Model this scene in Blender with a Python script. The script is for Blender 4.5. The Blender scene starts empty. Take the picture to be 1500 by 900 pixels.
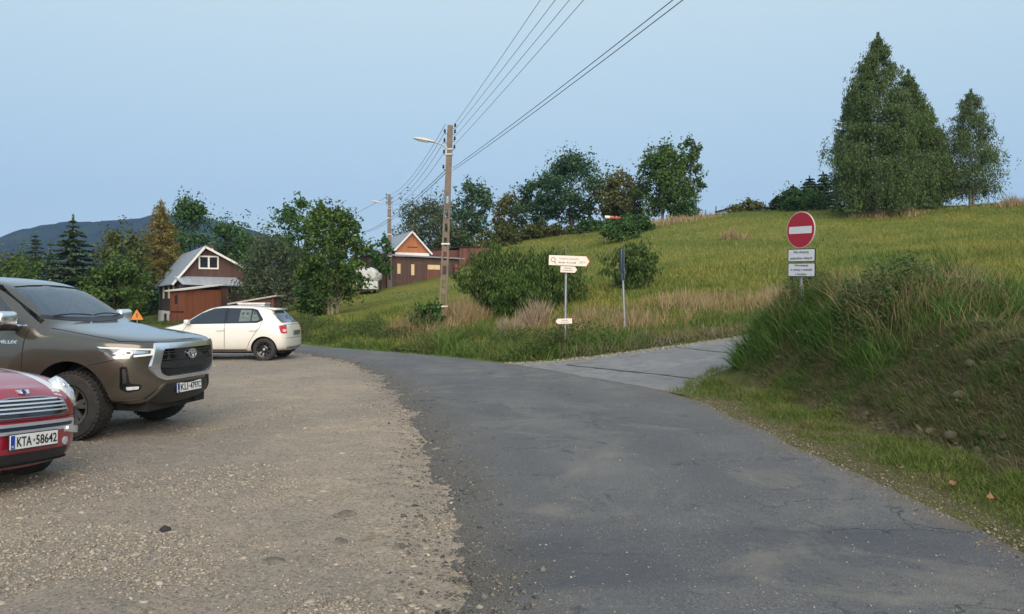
import bpy, bmesh, math, random
import numpy as np
from mathutils import Vector, Matrix
from mathutils.bvhtree import BVHTree

sc = bpy.context.scene
COL = sc.collection
R = math.radians
rng = np.random.default_rng(7)
random.seed(7)
F, CAM_H, VH = 1150.0, 1.6, 440.0      # focal length in photo pixels, eye height, horizon row


def P(u, v, Y):
    return Vector(((u - 750) / F * Y, Y, CAM_H - (v - VH) / F * Y))


# ------------------------------------------------------------------ noise
def _hash(ix, iy, seed):
    n = (ix.astype(np.int64) * 374761393 + iy.astype(np.int64) * 668265263 + seed * 974711) & 0x7fffffff
    n = ((n ^ (n >> 13)) * 1274126177) & 0x7fffffff
    return ((n ^ (n >> 16)) & 0xffff) / 65535.0


def vnoise(x, y, seed=0):
    x = np.asarray(x, float); y = np.asarray(y, float)
    ix = np.floor(x).astype(np.int64); iy = np.floor(y).astype(np.int64)
    fx = x - ix; fy = y - iy
    fx = fx * fx * (3 - 2 * fx); fy = fy * fy * (3 - 2 * fy)
    a = _hash(ix, iy, seed); b = _hash(ix + 1, iy, seed)
    c = _hash(ix, iy + 1, seed); d = _hash(ix + 1, iy + 1, seed)
    return (a + (b - a) * fx) * (1 - fy) + (c + (d - c) * fx) * fy


def fbm(x, y, oct=4, seed=0):
    s = 0; a = .5
    for k in range(oct):
        s = s + a * vnoise(np.asarray(x) * 2 ** k, np.asarray(y) * 2 ** k, seed + k * 17)
        a *= .5
    return s / (1 - .5 ** oct)


def sstep(t):
    t = np.clip(t, 0, 1)
    return t * t * (3 - 2 * t)


# ------------------------------------------------------------------ object helpers
def tag(o, label=None, cat=None, group=None, kind=None):
    if label: o['label'] = label
    if cat: o['category'] = cat
    if group: o['group'] = group
    if kind: o['kind'] = kind
    return o


def empty(name, loc=(0, 0, 0), rot=(0, 0, 0)):
    o = bpy.data.objects.new(name, None)
    COL.objects.link(o)
    o.location = loc; o.rotation_euler = rot
    o.empty_display_size = .2
    return o


def link(name, me, mat=None, parent=None):
    o = bpy.data.objects.new(name, me)
    COL.objects.link(o)
    if mat is not None:
        me.materials.append(mat)
    if parent is not None:
        o.parent = parent
    return o


def children(o):
    return [c for c in bpy.data.objects if c.parent == o]


def mesh_np(name, V, T):
    """mesh from numpy verts (n,3) and faces (m,k) all of the same size"""
    V = np.ascontiguousarray(V, np.float32); T = np.ascontiguousarray(T, np.int32)
    me = bpy.data.meshes.new(name)
    k = T.shape[1]
    me.vertices.add(len(V)); me.vertices.foreach_set('co', V.ravel())
    me.loops.add(T.size); me.loops.foreach_set('vertex_index', T.ravel())
    me.polygons.add(len(T))
    me.polygons.foreach_set('loop_start', np.arange(0, T.size, k, dtype=np.int32))
    me.update(calc_edges=True)
    return me


class MB:
    def __init__(s):
        s.v = []; s.f = []

    def add(s, vs, fs):
        b = len(s.v)
        s.v += [tuple(p) for p in vs]
        s.f += [tuple(i + b for i in f) for f in fs]

    def box(s, c, d, rot=None):
        x, y, z = d[0] / 2, d[1] / 2, d[2] / 2
        vs = [Vector(p) for p in ((-x, -y, -z), (x, -y, -z), (x, y, -z), (-x, y, -z), (-x, -y, z), (x, -y, z), (x, y, z), (-x, y, z))]
        if rot is not None: vs = [rot @ p for p in vs]
        s.add([p + Vector(c) for p in vs], [(0, 3, 2, 1), (4, 5, 6, 7), (0, 1, 5, 4), (1, 2, 6, 5), (2, 3, 7, 6), (3, 0, 4, 7)])
        return s

    def tube(s, pts, rad, n=8, cap=True):
        pts = [Vector(p) for p in pts]
        if not hasattr(rad, '__len__'): rad = [rad] * len(pts)
        ref = Vector((0.13, .29, .95)).normalized()
        rings = []
        for i, p in enumerate(pts):
            t = (pts[min(i + 1, len(pts) - 1)] - pts[max(i - 1, 0)]).normalized()
            r_ = ref if abs(t.dot(ref)) < .9 else Vector((1, .1, 0)).normalized()
            a = t.cross(r_).normalized(); b = t.cross(a)
            rings.append([p + (a * math.cos(2 * math.pi * k / n) + b * math.sin(2 * math.pi * k / n)) * rad[i] for k in range(n)])
        vs = [q for r_ in rings for q in r_]
        fs = []
        for i in range(len(pts) - 1):
            for k in range(n):
                fs.append((i * n + k, i * n + (k + 1) % n, (i + 1) * n + (k + 1) % n, (i + 1) * n + k))
        if cap:
            fs.append(tuple(range(n))[::-1]); fs.append(tuple(range((len(pts) - 1) * n, len(pts) * n)))
        s.add(vs, fs)
        return s

    def prism(s, poly, fn0, fn1):
        """poly: 2D points; fn0/fn1 map (a,b)->3D for the two ends"""
        n = len(poly)
        vs = [fn0(a, b) for a, b in poly] + [fn1(a, b) for a, b in poly]
        fs = [tuple(range(n))[::-1], tuple(range(n, 2 * n))]
        for i in range(n):
            j = (i + 1) % n
            fs.append((i, j, n + j, n + i))
        s.add(vs, fs)
        return s

    def lathe(s, prof, n=24, axis='y', c=(0, 0, 0)):
        """prof: list of (r, t) ; t along axis"""
        vs = []
        for r_, t in prof:
            for k in range(n):
                a = 2 * math.pi * k / n
                ca, sa = r_ * math.cos(a), r_ * math.sin(a)
                p = (ca, t, sa) if axis == 'y' else ((ca, sa, t) if axis == 'z' else (t, ca, sa))
                vs.append((p[0] + c[0], p[1] + c[1], p[2] + c[2]))
        fs = []
        for i in range(len(prof) - 1):
            for k in range(n):
                fs.append((i * n + k, i * n + (k + 1) % n, (i + 1) * n + (k + 1) % n, (i + 1) * n + k))
        s.add(vs, fs)
        return s

    def build(s, name, mat=None, parent=None, smooth=None, bevel=0, recalc=True, bseg=2):
        me = bpy.data.meshes.new(name)
        me.from_pydata(s.v, [], s.f)
        if recalc or bevel:
            bm = bmesh.new(); bm.from_mesh(me)
            bmesh.ops.recalc_face_normals(bm, faces=bm.faces)
            if bevel:
                es = [e for e in bm.edges if len(e.link_faces) == 2 and e.calc_face_angle(0) > .5]
                bmesh.ops.bevel(bm, geom=es, offset=bevel, segments=bseg, affect='EDGES', profile=.5, clamp_overlap=True)
            bm.to_mesh(me); bm.free()
        if smooth is not None:
            me.shade_smooth(); me.set_sharp_from_angle(angle=R(smooth))
        return link(name, me, mat, parent)


def to_mesh(o):
    """apply modifiers of o into its mesh"""
    dg = bpy.context.evaluated_depsgraph_get()
    dg.update()
    me = bpy.data.meshes.new_from_object(o.evaluated_get(dg))
    o.modifiers.clear()
    old = o.data
    me.name = old.name
    o.data = me
    return me


# ------------------------------------------------------------------ materials
def new_mat(name):
    m = bpy.data.materials.new(name); m.use_nodes = True
    nt = m.node_tree
    return m, nt, nt.nodes['Principled BSDF']


def nd(nt, t, **kw):
    n = nt.nodes.new(t)
    for k, v in kw.items(): setattr(n, k, v)
    return n


def col4(c): return (c[0], c[1], c[2], 1)


def ramp(nt, fac, stops):
    r_ = nd(nt, 'ShaderNodeValToRGB')
    el = r_.color_ramp.elements
    while len(el) < len(stops): el.new(.5)
    for e, (p, c) in zip(el, stops):
        e.position = p; e.color = col4(c) if hasattr(c, '__len__') else (c, c, c, 1)
    nt.links.new(fac, r_.inputs[0])
    return r_.outputs[0]


def noise(nt, scale, detail=4, rough=.6, vec=None, coord='Object', stretch=None, dist=0):
    n = nd(nt, 'ShaderNodeTexNoise')
    n.inputs['Scale'].default_value = scale; n.inputs['Detail'].default_value = detail
    n.inputs['Roughness'].default_value = rough; n.inputs['Distortion'].default_value = dist
    if vec is None:
        tc = nd(nt, 'ShaderNodeTexCoord'); vec = tc.outputs[coord]
    if stretch:
        mp = nd(nt, 'ShaderNodeMapping'); mp.inputs['Scale'].default_value = stretch
        nt.links.new(vec, mp.inputs[0]); vec = mp.outputs[0]
    nt.links.new(vec, n.inputs['Vector'])
    return n.outputs['Fac']


def mixc(nt, fac, a, b, mode='MIX'):
    m = nd(nt, 'ShaderNodeMix', data_type='RGBA', blend_type=mode)
    for inp, val in ((0, fac), (6, a), (7, b)):
        if isinstance(val, (int, float)): m.inputs[inp].default_value = val if inp == 0 else (val, val, val, 1)
        elif isinstance(val, (tuple, list)): m.inputs[inp].default_value = col4(val)
        else: nt.links.new(val, m.inputs[inp])
    return m.outputs[2]


def math_(nt, op, a, b=0.0):
    m = nd(nt, 'ShaderNodeMath', operation=op)
    for i, v in enumerate((a, b)):
        if isinstance(v, (int, float)): m.inputs[i].default_value = v
        else: nt.links.new(v, m.inputs[i])
    return m.outputs[0]


def bump(nt, h, strength=.3, dist=.02):
    b = nd(nt, 'ShaderNodeBump')
    b.inputs['Strength'].default_value = strength; b.inputs['Distance'].default_value = dist
    nt.links.new(h, b.inputs['Height'])
    return b.outputs[0]


def simple(name, c, rough=.6, metal=0, var=.15, scale=6, bmp=0, coat=0, spec=.5, stretch=None, bdist=.01):
    m, nt, b = new_mat(name)
    n = noise(nt, scale, 5, .6, stretch=stretch)
    lo = tuple(x * (1 - var) for x in c); hi = tuple(min(1, x * (1 + var)) for x in c)
    nt.links.new(ramp(nt, n, [(.3, lo), (.7, hi)]), b.inputs['Base Color'])
    b.inputs['Roughness'].default_value = rough; b.inputs['Metallic'].default_value = metal
    b.inputs['Coat Weight'].default_value = coat; b.inputs['Coat Roughness'].default_value = .05
    b.inputs['Specular IOR Level'].default_value = spec
    if bmp:
        nt.links.new(bump(nt, noise(nt, scale * 4, 6, .7, stretch=stretch), bmp, bdist), b.inputs['Normal'])
    return m


def foliage(name, cols, patch=None, pscale=.35, trans=.3, rough=.65, pth=(.42, .62)):
    """per-leaf random colour (random per island) and optional second palette in patches"""
    m, nt, b = new_mat(name)
    g = nd(nt, 'ShaderNodeNewGeometry')
    k = len(cols)
    c = ramp(nt, g.outputs['Random Per Island'], [(i / max(1, k - 1), cols[i]) for i in range(k)])
    if patch:
        c2 = ramp(nt, g.outputs['Random Per Island'], [(i / max(1, len(patch) - 1), patch[i]) for i in range(len(patch))])
        n = noise(nt, pscale, 4, .65)
        c = mixc(nt, ramp(nt, n, [(pth[0], 0), (pth[1], 1)]), c, c2)
    nt.links.new(c, b.inputs['Base Color'])
    b.inputs['Roughness'].default_value = rough
    b.inputs['Specular IOR Level'].default_value = .25
    if trans:
        t = nd(nt, 'ShaderNodeBsdfTranslucent'); nt.links.new(c, t.inputs[0])
        mx = nd(nt, 'ShaderNodeMixShader'); mx.inputs[0].default_value = trans
        nt.links.new(b.outputs[0], mx.inputs[1]); nt.links.new(t.outputs[0], mx.inputs[2])
        nt.links.new(mx.outputs[0], nt.nodes['Material Output'].inputs[0])
    return m


def planks(name, c, width=.16, axis='X', var=.3, rough=.8, gap=.35):
    """vertical boarding: thin dark gaps and per-board tone"""
    m, nt, b = new_mat(name)
    tc = nd(nt, 'ShaderNodeTexCoord'); sp = nd(nt, 'ShaderNodeSeparateXYZ')
    nt.links.new(tc.outputs['Object'], sp.inputs[0])
    s_ = sp.outputs[axis] if axis != 'S' else math_(nt, 'ADD', sp.outputs['X'], sp.outputs['Y'])
    q = math_(nt, 'DIVIDE', s_, width)
    fl = math_(nt, 'FLOOR', q); fr = math_(nt, 'FRACT', q)
    wn = nd(nt, 'ShaderNodeTexWhiteNoise', noise_dimensions='1D'); nt.links.new(fl, wn.inputs['W'])
    lo = tuple(x * (1 - var) for x in c); hi = tuple(x * (1 + var) for x in c)
    base = ramp(nt, wn.outputs['Value'], [(0, lo), (1, hi)])
    n = noise(nt, 2.2, 5, .7, stretch=(5, 5, .5))
    base = mixc(nt, ramp(nt, n, [(.35, 0), (.75, .55)]), base, tuple(min(1, x * 1.5 + .03) for x in c))
    edge = ramp(nt, fr, [(0, 1 - gap), (.06, 1), (.94, 1), (1, 1 - gap)])
    base = mixc(nt, 1.0, base, edge, 'MULTIPLY')
    nt.links.new(base, b.inputs['Base Color'])
    b.inputs['Roughness'].default_value = rough
    nt.links.new(bump(nt, edge, .6, .02), b.inputs['Normal'])
    return m


# ------------------------------------------------------------------ camera, sky, sun
cam = bpy.data.objects.new('camera', bpy.data.cameras.new('camera'))
COL.objects.link(cam); sc.camera = cam
cam.location = (0, 0, CAM_H); cam.rotation_euler = (R(90), 0, 0)
cam.data.sensor_width = 36; cam.data.lens = 36 * F / 1500
cam.data.shift_y = -10 / 1500
cam.data.clip_start = .05; cam.data.clip_end = 20000

SUN_EL, SUN_AZ = R(33), R(170)       # azimuth clockwise from +Y: behind the camera, to the right
EXPO = .6
w = bpy.data.worlds.new('World'); sc.world = w; w.use_nodes = True
nt = w.node_tree
sky = nd(nt, 'ShaderNodeTexSky', sky_type='NISHITA')
sky.sun_disc = False; sky.sun_elevation = SUN_EL; sky.sun_rotation = SUN_AZ
sky.altitude = 600; sky.air_density = 1.0; sky.dust_density = .6; sky.ozone_density = 2.0
# a thin even veil of high evening haze over the clear sky flattens its gradient
tc = nd(nt, 'ShaderNodeTexCoord'); spz = nd(nt, 'ShaderNodeSeparateXYZ'); nt.links.new(tc.outputs['Generated'], spz.inputs[0])
veil = ramp(nt, spz.outputs['Z'], [(0, (.42, .575, .71)), (.12, (.45, .61, .745)), (.27, (.56, .73, .825)), (.37, (.65, .80, .855)), (.66, (.58, .74, .88)), (1, (.52, .68, .86))])
vm = nd(nt, 'ShaderNodeVectorMath', operation='SCALE'); nt.links.new(veil, vm.inputs[0]); vm.inputs['Scale'].default_value = 1 / (.15 * 2 ** EXPO)
nt.links.new(mixc(nt, .9, sky.outputs[0], vm.outputs[0]), nt.nodes['Background'].inputs[0])
nt.nodes['Background'].inputs[1].default_value = .15
sd = bpy.data.lights.new('sun', 'SUN'); sd.energy = 2.9; sd.angle = R(65); sd.color = (1, .86, .70)
sun = bpy.data.objects.new('sun', sd); COL.objects.link(sun)
d_to = Vector((math.cos(SUN_EL) * math.sin(SUN_AZ), math.cos(SUN_EL) * math.cos(SUN_AZ), math.sin(SUN_EL)))
sun.rotation_euler = (-d_to).to_track_quat('-Z', 'Y').to_euler()
sc.view_settings.view_transform = 'Standard'; sc.view_settings.look = 'None'
sc.view_settings.gamma = 1; sc.view_settings.exposure = EXPO
sc.cycles.max_bounces = 6; sc.cycles.transparent_max_bounces = 12
sc.cycles.volume_bounces = 0
sc.cycles.use_denoising = True
# ------------------------------------------------------------------ plan of the place
R_EDGE = np.array([(3.35, -30), (3.3, -8), (3.25, 4), (3.2, 6), (3.12, 8), (3.04, 9.5), (2.97, 13.1), (1.5, 16.6), (-.17, 19.9), (-3.1, 23.6), (-6.2, 26.5),
                   (-7.8, 28.6), (-10.2, 32), (-13.5, 37), (-17, 43), (-22, 52), (-32, 64), (-60, 84), (-140, 120)], float)
L_EDGE = np.array([(.3, -30), (.2, -8), (-.2, 4), (-.52, 5.4), (-.75, 7.2), (-1.0, 9.2), (-1.6, 12), (-2.46, 15.3), (-3.3, 18.1), (-4.26, 20.6), (-6.3, 23.8),
                   (-8.6, 26.8), (-11.2, 30.4), (-14.6, 35.4), (-18.4, 42), (-24, 51.5), (-34, 62), (-61, 80.5), (-141, 116)], float)
SR_NEAR = np.array([(2.97, 13.1), (3.5, 14.7), (4.3, 16.0), (5.8, 16.9), (8, 17.6), (14, 20), (22, 24), (32, 30)], float)
SR_FAR = np.array([(-.17, 19.9), (.9, 19.75), (2.1, 20.0), (4.3, 20.7), (6.7, 21.5), (12, 23.6), (20, 27.8), (30, 34)], float)
SR_POLY = np.vstack([SR_NEAR, SR_FAR[::-1]])


def seg_dist(x, y, poly, closed=False):
    x = np.asarray(x, float); y = np.asarray(y, float)
    best = np.full(x.shape, 1e9)
    n = len(poly)
    for i in range(n if closed else n - 1):
        ax, ay = poly[i]; bx, by = poly[(i + 1) % n]
        dx, dy = bx - ax, by - ay
        t = np.clip(((x - ax) * dx + (y - ay) * dy) / (dx * dx + dy * dy), 0, 1)
        best = np.minimum(best, np.hypot(x - ax - t * dx, y - ay - t * dy))
    return best


def inside(x, y, poly):
    x = np.asarray(x, float); y = np.asarray(y, float)
    c = np.zeros(x.shape, bool)
    n = len(poly); j = n - 1
    for i in range(n):
        xi, yi = poly[i]; xj, yj = poly[j]
        if yi != yj:
            c ^= ((yi > y) != (yj > y)) & (x < (xj - xi) * (y - yi) / (yj - yi) + xi)
        j = i
    return c


RIGHT_POLY = np.vstack([R_EDGE, [(-140, 900), (900, 900), (900, -30)]])
LEFT_POLY = np.vstack([L_EDGE, [(-141, 900), (-900, 900), (-900, -30)]])
ROAD_POLY = np.vstack([R_EDGE, L_EDGE[::-1]])


def sd_right(x, y):      # > 0 beyond the right/far edge of the road
    d = seg_dist(x, y, R_EDGE)
    return np.where(inside(x, y, RIGHT_POLY), d, -d)


# hill: thin plate spline through points read off the photograph
_h = []
for u, v, Y in [(1000, 492, 23), (1000, 462, 26), (1000, 430, 31), (1000, 380, 43), (1000, 342, 59), (1000, 322, 74),
                (1100, 470, 25), (1100, 410, 34), (1100, 350, 52), (1085, 313, 78), (1280, 428, 27), (1280, 380, 38), (1280, 338, 54), (1280, 309, 68),
                (1400, 303, 68), (1500, 436, 14), (1500, 420, 20), (1500, 400, 28), (1500, 350, 42), (1500, 297, 66), (1700, 400, 25), (1700, 340, 40), (1700, 290, 60),
                (860, 505, 22.5), (860, 470, 27), (860, 430, 34), (860, 395, 45), (860, 362, 66), (850, 341, 86), (920, 335, 80),
                (760, 505, 25), (760, 470, 30), (750, 430, 42), (750, 395, 60), (750, 350, 88),
                (660, 500, 27.5), (650, 472, 32), (650, 440, 42), (640, 418, 58), (640, 402, 70), (650, 365, 95),
                (550, 498, 28.5), (550, 475, 35), (550, 445, 48), (560, 425, 60), (560, 408, 78), (480, 490, 31), (480, 462, 42), (480, 440, 58), (470, 425, 80),
                (420, 475, 44), (400, 448, 70)]:
    q = P(u, v, Y); _h.append((q.x, q.y, q.z))
_h += [(6.4, 0, .95), (6.4, 5, 1.05), (6.4, 10, 1.22), (6.2, 14, 1.55), (6.2, 12.5, 1.5), (10, 0, 1.5), (10, 8, 1.6), (16, 0, 2.5), (30, 0, 4.5), (60, 10, 8),
       (60, 100, 8), (20, 110, 8), (-20, 120, 6), (-40, 110, 2.5), (100, 60, 9), (0, 140, 6), (60, 150, 3), (-60, 130, 0), (-30, 75, .6), (-25, 70, .4), (-20, 60, .6)]
_h = np.array(_h)


def _tk(r2): return np.where(r2 > 1e-12, .5 * r2 * np.log(np.maximum(r2, 1e-12)), 0)


_n = len(_h)
_A = np.zeros((_n + 3, _n + 3))
_A[:_n, :_n] = _tk((_h[:, None, 0] - _h[None, :, 0]) ** 2 + (_h[:, None, 1] - _h[None, :, 1]) ** 2) + np.eye(_n) * 1.5
_A[:_n, _n] = 1; _A[:_n, _n + 1:] = _h[:, :2]; _A[_n:, :_n] = _A[:_n, _n:].T
_w = np.linalg.solve(_A, np.concatenate([_h[:, 2], [0, 0, 0]]))


def tps(x, y):
    x = np.asarray(x, float); y = np.asarray(y, float)
    sh = x.shape; x = x.ravel(); y = y.ravel()
    out = _w[_n] + _w[_n + 1] * x + _w[_n + 2] * y
    for i in range(_n):
        out = out + _w[i] * _tk((x - _h[i, 0]) ** 2 + (y - _h[i, 1]) ** 2)
    return out.reshape(sh)


def g0(x, y):            # valley floor: road and parking place
    return -.35 * sstep((np.asarray(y, float) - 26) / 35)


def zs(x, y):            # side road climbs to the right from its mouth
    t = np.maximum((np.asarray(x, float) - 2.97) * .908 + (np.asarray(y, float) - 13.1) * .419, 0)
    return .105 * t * t / (t + .8)


def height(x, y):
    x = np.asarray(x, float); y = np.asarray(y, float)
    far = np.hypot(x, y)
    hill = tps(np.clip(x, -60, 100), np.clip(y, -10, 150))
    hill = hill * (1 - sstep((far - 120) / 160)) - 6 * sstep((far - 150) / 200)
    d = sd_right(x, y)
    t = sstep((y - 15) / 3.0)
    wob = .35 * (vnoise(x * .9, y * .9, 3) - .5)
    prof_bank = sstep((d - 1.18 + wob) / 1.65)
    prof = prof_bank * (1 - t) + sstep(d / 2.6) * t
    hr = hill * prof + .045 * np.clip(d, 0, 1.5) * (1 - t)
    ds = np.where(inside(x, y, SR_POLY), 0, seg_dist(x, y, SR_POLY, True))
    wide = np.where(y < 17 + x * .3, 1.15, 2.2)
    ws = sstep(ds / wide)
    hr = zs(x, y) * (1 - ws) + hr * ws
    # roughness: clods on the bank, soft hummocks on the meadow
    rough_ = .30 * (fbm(x * 2.6, y * 2.6, 4, 5) - .5) * sstep((d - 1.05) / .5) * (1 - sstep((d - 4) / 3)) * (1 - t) * ws
    rough_ = rough_ + .22 * (fbm(x * .35, y * .35, 3, 9) - .5) * sstep(d / 4) * ws
    hr = hr + rough_
    left = g0(x, y) - 5 * sstep((far - 110) / 200) * (x < -20)
    # left of the road the ground rises a little again far back, under the trees
    return np.where(d > 0, hr, left)


def hz(x, y):
    return float(height(np.array([x]), np.array([y]))[0])


def axis_pts(segs):
    out = []
    for a, b, s in segs:
        out.append(np.arange(a, b, s))
    return np.concatenate(out + [[segs[-1][1]]])


# ------------------------------------------------------------------ ground sheet
gx = axis_pts([(-900, -160, 40), (-160, -60, 5), (-60, -20, 1.6), (-20, -8, .7), (-8, 2, .35), (2, 9, .14), (9, 16, .35), (16, 50, .9), (50, 120, 4), (120, 900, 45)])
gy = axis_pts([(-60, -8, 4), (-8, 3, .8), (3, 18, .14), (18, 30, .3), (30, 60, .8), (60, 100, 1.4), (100, 180, 5), (180, 900, 45)])
GX, GY = np.meshgrid(gx, gy)
GZ = height(GX, GY)
dR = sd_right(GX, GY)
lotroad = (dR < .05) & (GY < 60)
GZ = np.where(lotroad, GZ - .02 - .10 * sstep((-dR - .03) / .35), GZ)
GZ = np.where(inside(GX, GY, SR_POLY), GZ - .10 * sstep((seg_dist(GX, GY, SR_POLY, True) - .02) / .3), GZ)
nyy, nxx = GX.shape
idx = np.arange(nyy * nxx).reshape(nyy, nxx)
quads = np.stack([idx[:-1, :-1].ravel(), idx[:-1, 1:].ravel(), idx[1:, 1:].ravel(), idx[1:, :-1].ravel()], 1)
me = mesh_np('ground', np.stack([GX.ravel(), GY.ravel(), GZ.ravel()], 1), quads)
me.shade_smooth()
# masks: bare earth of the cut bank, straw-dry strips
bank_m = (sstep((dR - 1.12) / .25) * (1 - sstep((dR - 3.6) / .8)) * (1 - sstep((GY - 14.5) / 2))).ravel()
verge = (sstep(dR / .1) * (1 - sstep((dR - 1.15) / .25)) * (1 - sstep((GY - 15) / 1.5))).ravel()
bare = bank_m * (sstep((13.2 - GY) / 3.0)).ravel()
at = me.attributes.new('bank', 'FLOAT', 'POINT'); at.data.foreach_set('value', bank_m.astype(np.float32))
at = me.attributes.new('verge', 'FLOAT', 'POINT'); at.data.foreach_set('value', verge.astype(np.float32))
at = me.attributes.new('bare', 'FLOAT', 'POINT'); at.data.foreach_set('value', bare.astype(np.float32))

m, nt, b = new_mat('meadow_soil')
n1 = noise(nt, .12, 5, .6); n2 = noise(nt, 2.5, 6, .7); n3 = noise(nt, 14, 6, .75)
c = ramp(nt, n1, [(.35, (.10, .13, .022)), (.5, (.155, .165, .034)), (.66, (.21, .195, .05))])
c = mixc(nt, ramp(nt, n2, [(.4, 0), (.7, .6)]), c, (.06, .085, .02))
soil = ramp(nt, n3, [(.3, (.042, .036, .016)), (.55, (.096, .082, .040)), (.75, (.17, .145, .08))])
a1 = nd(nt, 'ShaderNodeAttribute', attribute_name='bank'); a2 = nd(nt, 'ShaderNodeAttribute', attribute_name='bare')
c = mixc(nt, math_(nt, 'MULTIPLY', a1.outputs['Fac'], .7), c, ramp(nt, n3, [(.3, (.035, .040, .016)), (.7, (.095, .085, .040))]))
c = mixc(nt, a2.outputs['Fac'], c, soil)
a3 = nd(nt, 'ShaderNodeAttribute', attribute_name='verge')
c = mixc(nt, math_(nt, 'MULTIPLY', a3.outputs['Fac'], .85), c, ramp(nt, n3, [(.3, (.055, .046, .026)), (.5, (.105, .090, .048)), (.7, (.19, .155, .10))]))
nt.links.new(c, b.inputs['Base Color']); b.inputs['Roughness'].default_value = .95
b.inputs['Specular IOR Level'].default_value = .1
nt.links.new(bump(nt, n3, .9, .05), b.inputs['Normal'])
tag(link('ground', me, m), kind='structure')


# ------------------------------------------------------------------ asphalt road
def resample(poly, n):
    d = np.concatenate([[0], np.cumsum(np.hypot(*np.diff(poly, axis=0).T))])
    t = np.linspace(0, d[-1], n)
    return np.stack([np.interp(t, d, poly[:, 0]), np.interp(t, d, poly[:, 1])], 1)


def smooth_line(poly, it=2):
    for _ in range(it):
        q = np.empty((2 * len(poly) - 2, 2))
        q[0::2] = poly[:-1] * .75 + poly[1:] * .25
        q[1::2] = poly[:-1] * .25 + poly[1:] * .75
        poly = np.vstack([poly[:1], q, poly[-1:]])
    return poly


def strip(name, A, B, n, k, zfun, mat, wobA=0, wobB=0, lip=.05, seed=1):
    """surface between two edge lines with crumbled edges"""
    ys = None
    A = resample(smooth_line(A), n); B = resample(smooth_line(B), n)
    V = []
    across = B - A
    wlen = np.hypot(across[:, 0], across[:, 1])[:, None]
    dirn = across / wlen
    s_ = np.arange(n)
    if wobA:
        A = A + dirn * (wobA * (fbm(A[:, 0] * 1.3 + 5, A[:, 1] * 1.3, 4, seed) - .5) + wobA * .45 * (fbm(A[:, 0] * 6, A[:, 1] * 6, 3, seed + 3) - .5))[:, None]
    if wobB:
        B = B + dirn * (wobB * (fbm(B[:, 0] * 1.3 + 5, B[:, 1] * 1.3, 4, seed + 8) - .5) + wobB * .4 * (fbm(B[:, 0] * 6, B[:, 1] * 6, 3, seed + 9) - .5))[:, None]
    rows = []
    t = np.linspace(0, 1, k)
    if k > 24: t = np.sort(np.concatenate([np.linspace(0, .22, 14), np.linspace(.27, 1, k - 14)]))
    for j in range(k):
        q = A + (B - A) * t[j]
        rows.append(np.stack([q[:, 0], q[:, 1], zfun(q[:, 0], q[:, 1])], 1))
    ra = rows[0].copy(); ra[:, 2] -= lip; ra[:, :2] -= dirn * .06
    rb = rows[-1].copy(); rb[:, 2] -= lip; rb[:, :2] += dirn * .06
    rows = [ra] + rows + [rb]
    V = np.concatenate(rows)
    K = len(rows)
    idx = np.arange(K * n).reshape(K, n)
    q = np.stack([idx[:-1, :-1].ravel(), idx[1:, :-1].ravel(), idx[1:, 1:].ravel(), idx[:-1, 1:].ravel()], 1)
    me = mesh_np(name, V, q)
    # normals up
    if me.polygons[len(me.polygons) // 2].normal.z < 0:
        me.flip_normals()
    me.shade_smooth()
    o = link(name, me, mat)
    et = np.concatenate([np.full(n, t[min(max(j - 1, 0), k - 1)]) for j in range(K)])
    a = me.attributes.new('across', 'FLOAT', 'POINT'); a.data.foreach_set('value', et.astype(np.float32))
    return tag(o, kind='structure')


def z_road(x, y):
    dl = seg_dist(x, y, L_EDGE)
    return g0(x, y) + .012 * (fbm(x * .6, y * .6, 3, 21) - .5) * 2 + .012 - .055 * (1 - sstep(dl / .55)) + .03 * (fbm(x * 5, y * 5, 4, 23) - .5) * (1 - sstep((dl - .2) / .6))


m, nt, b = new_mat('asphalt')
tc = nd(nt, 'ShaderNodeTexCoord')
big = noise(nt, .38, 5, .62); mid = noise(nt, 2.2, 5, .6); fine = noise(nt, 75, 3, .8); long_ = noise(nt, .8, 4, .6, stretch=(1.6, .22, 1))
c = ramp(nt, big, [(.30, (.084, .082, .081)), (.5, (.124, .121, .117)), (.66, (.168, .162, .152))])
c = mixc(nt, ramp(nt, long_, [(.38, 0), (.62, .5)]), c, (.085, .086, .089))
c = mixc(nt, ramp(nt, mid, [(.5, 0), (.75, .45)]), c, (.14, .133, .120))
# aggregate
vor = nd(nt, 'ShaderNodeTexVoronoi'); vor.inputs['Scale'].default_value = 95; nt.links.new(tc.outputs['Object'], vor.inputs['Vector'])
c = mixc(nt, ramp(nt, vor.outputs['Color'], [(.55, 0), (.9, .55)]), c, (.21, .21, .205))
c = mixc(nt, ramp(nt, fine, [(.36, .7), (.5, 0)]), c, (.028, .030, .034))
spk = nd(nt, 'ShaderNodeTexVoronoi'); spk.inputs['Scale'].default_value = 16; nt.links.new(tc.outputs['Object'], spk.inputs['Vector'])
spr = nd(nt, 'ShaderNodeSeparateColor'); nt.links.new(spk.outputs['Color'], spr.inputs[0])
pick = math_(nt, 'MULTIPLY', math_(nt, 'GREATER_THAN', spr.outputs[0], .86), math_(nt, 'LESS_THAN', spk.outputs['Distance'], .17))
c = mixc(nt, math_(nt, 'MULTIPLY', pick, .45), c, (.30, .29, .27))
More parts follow.
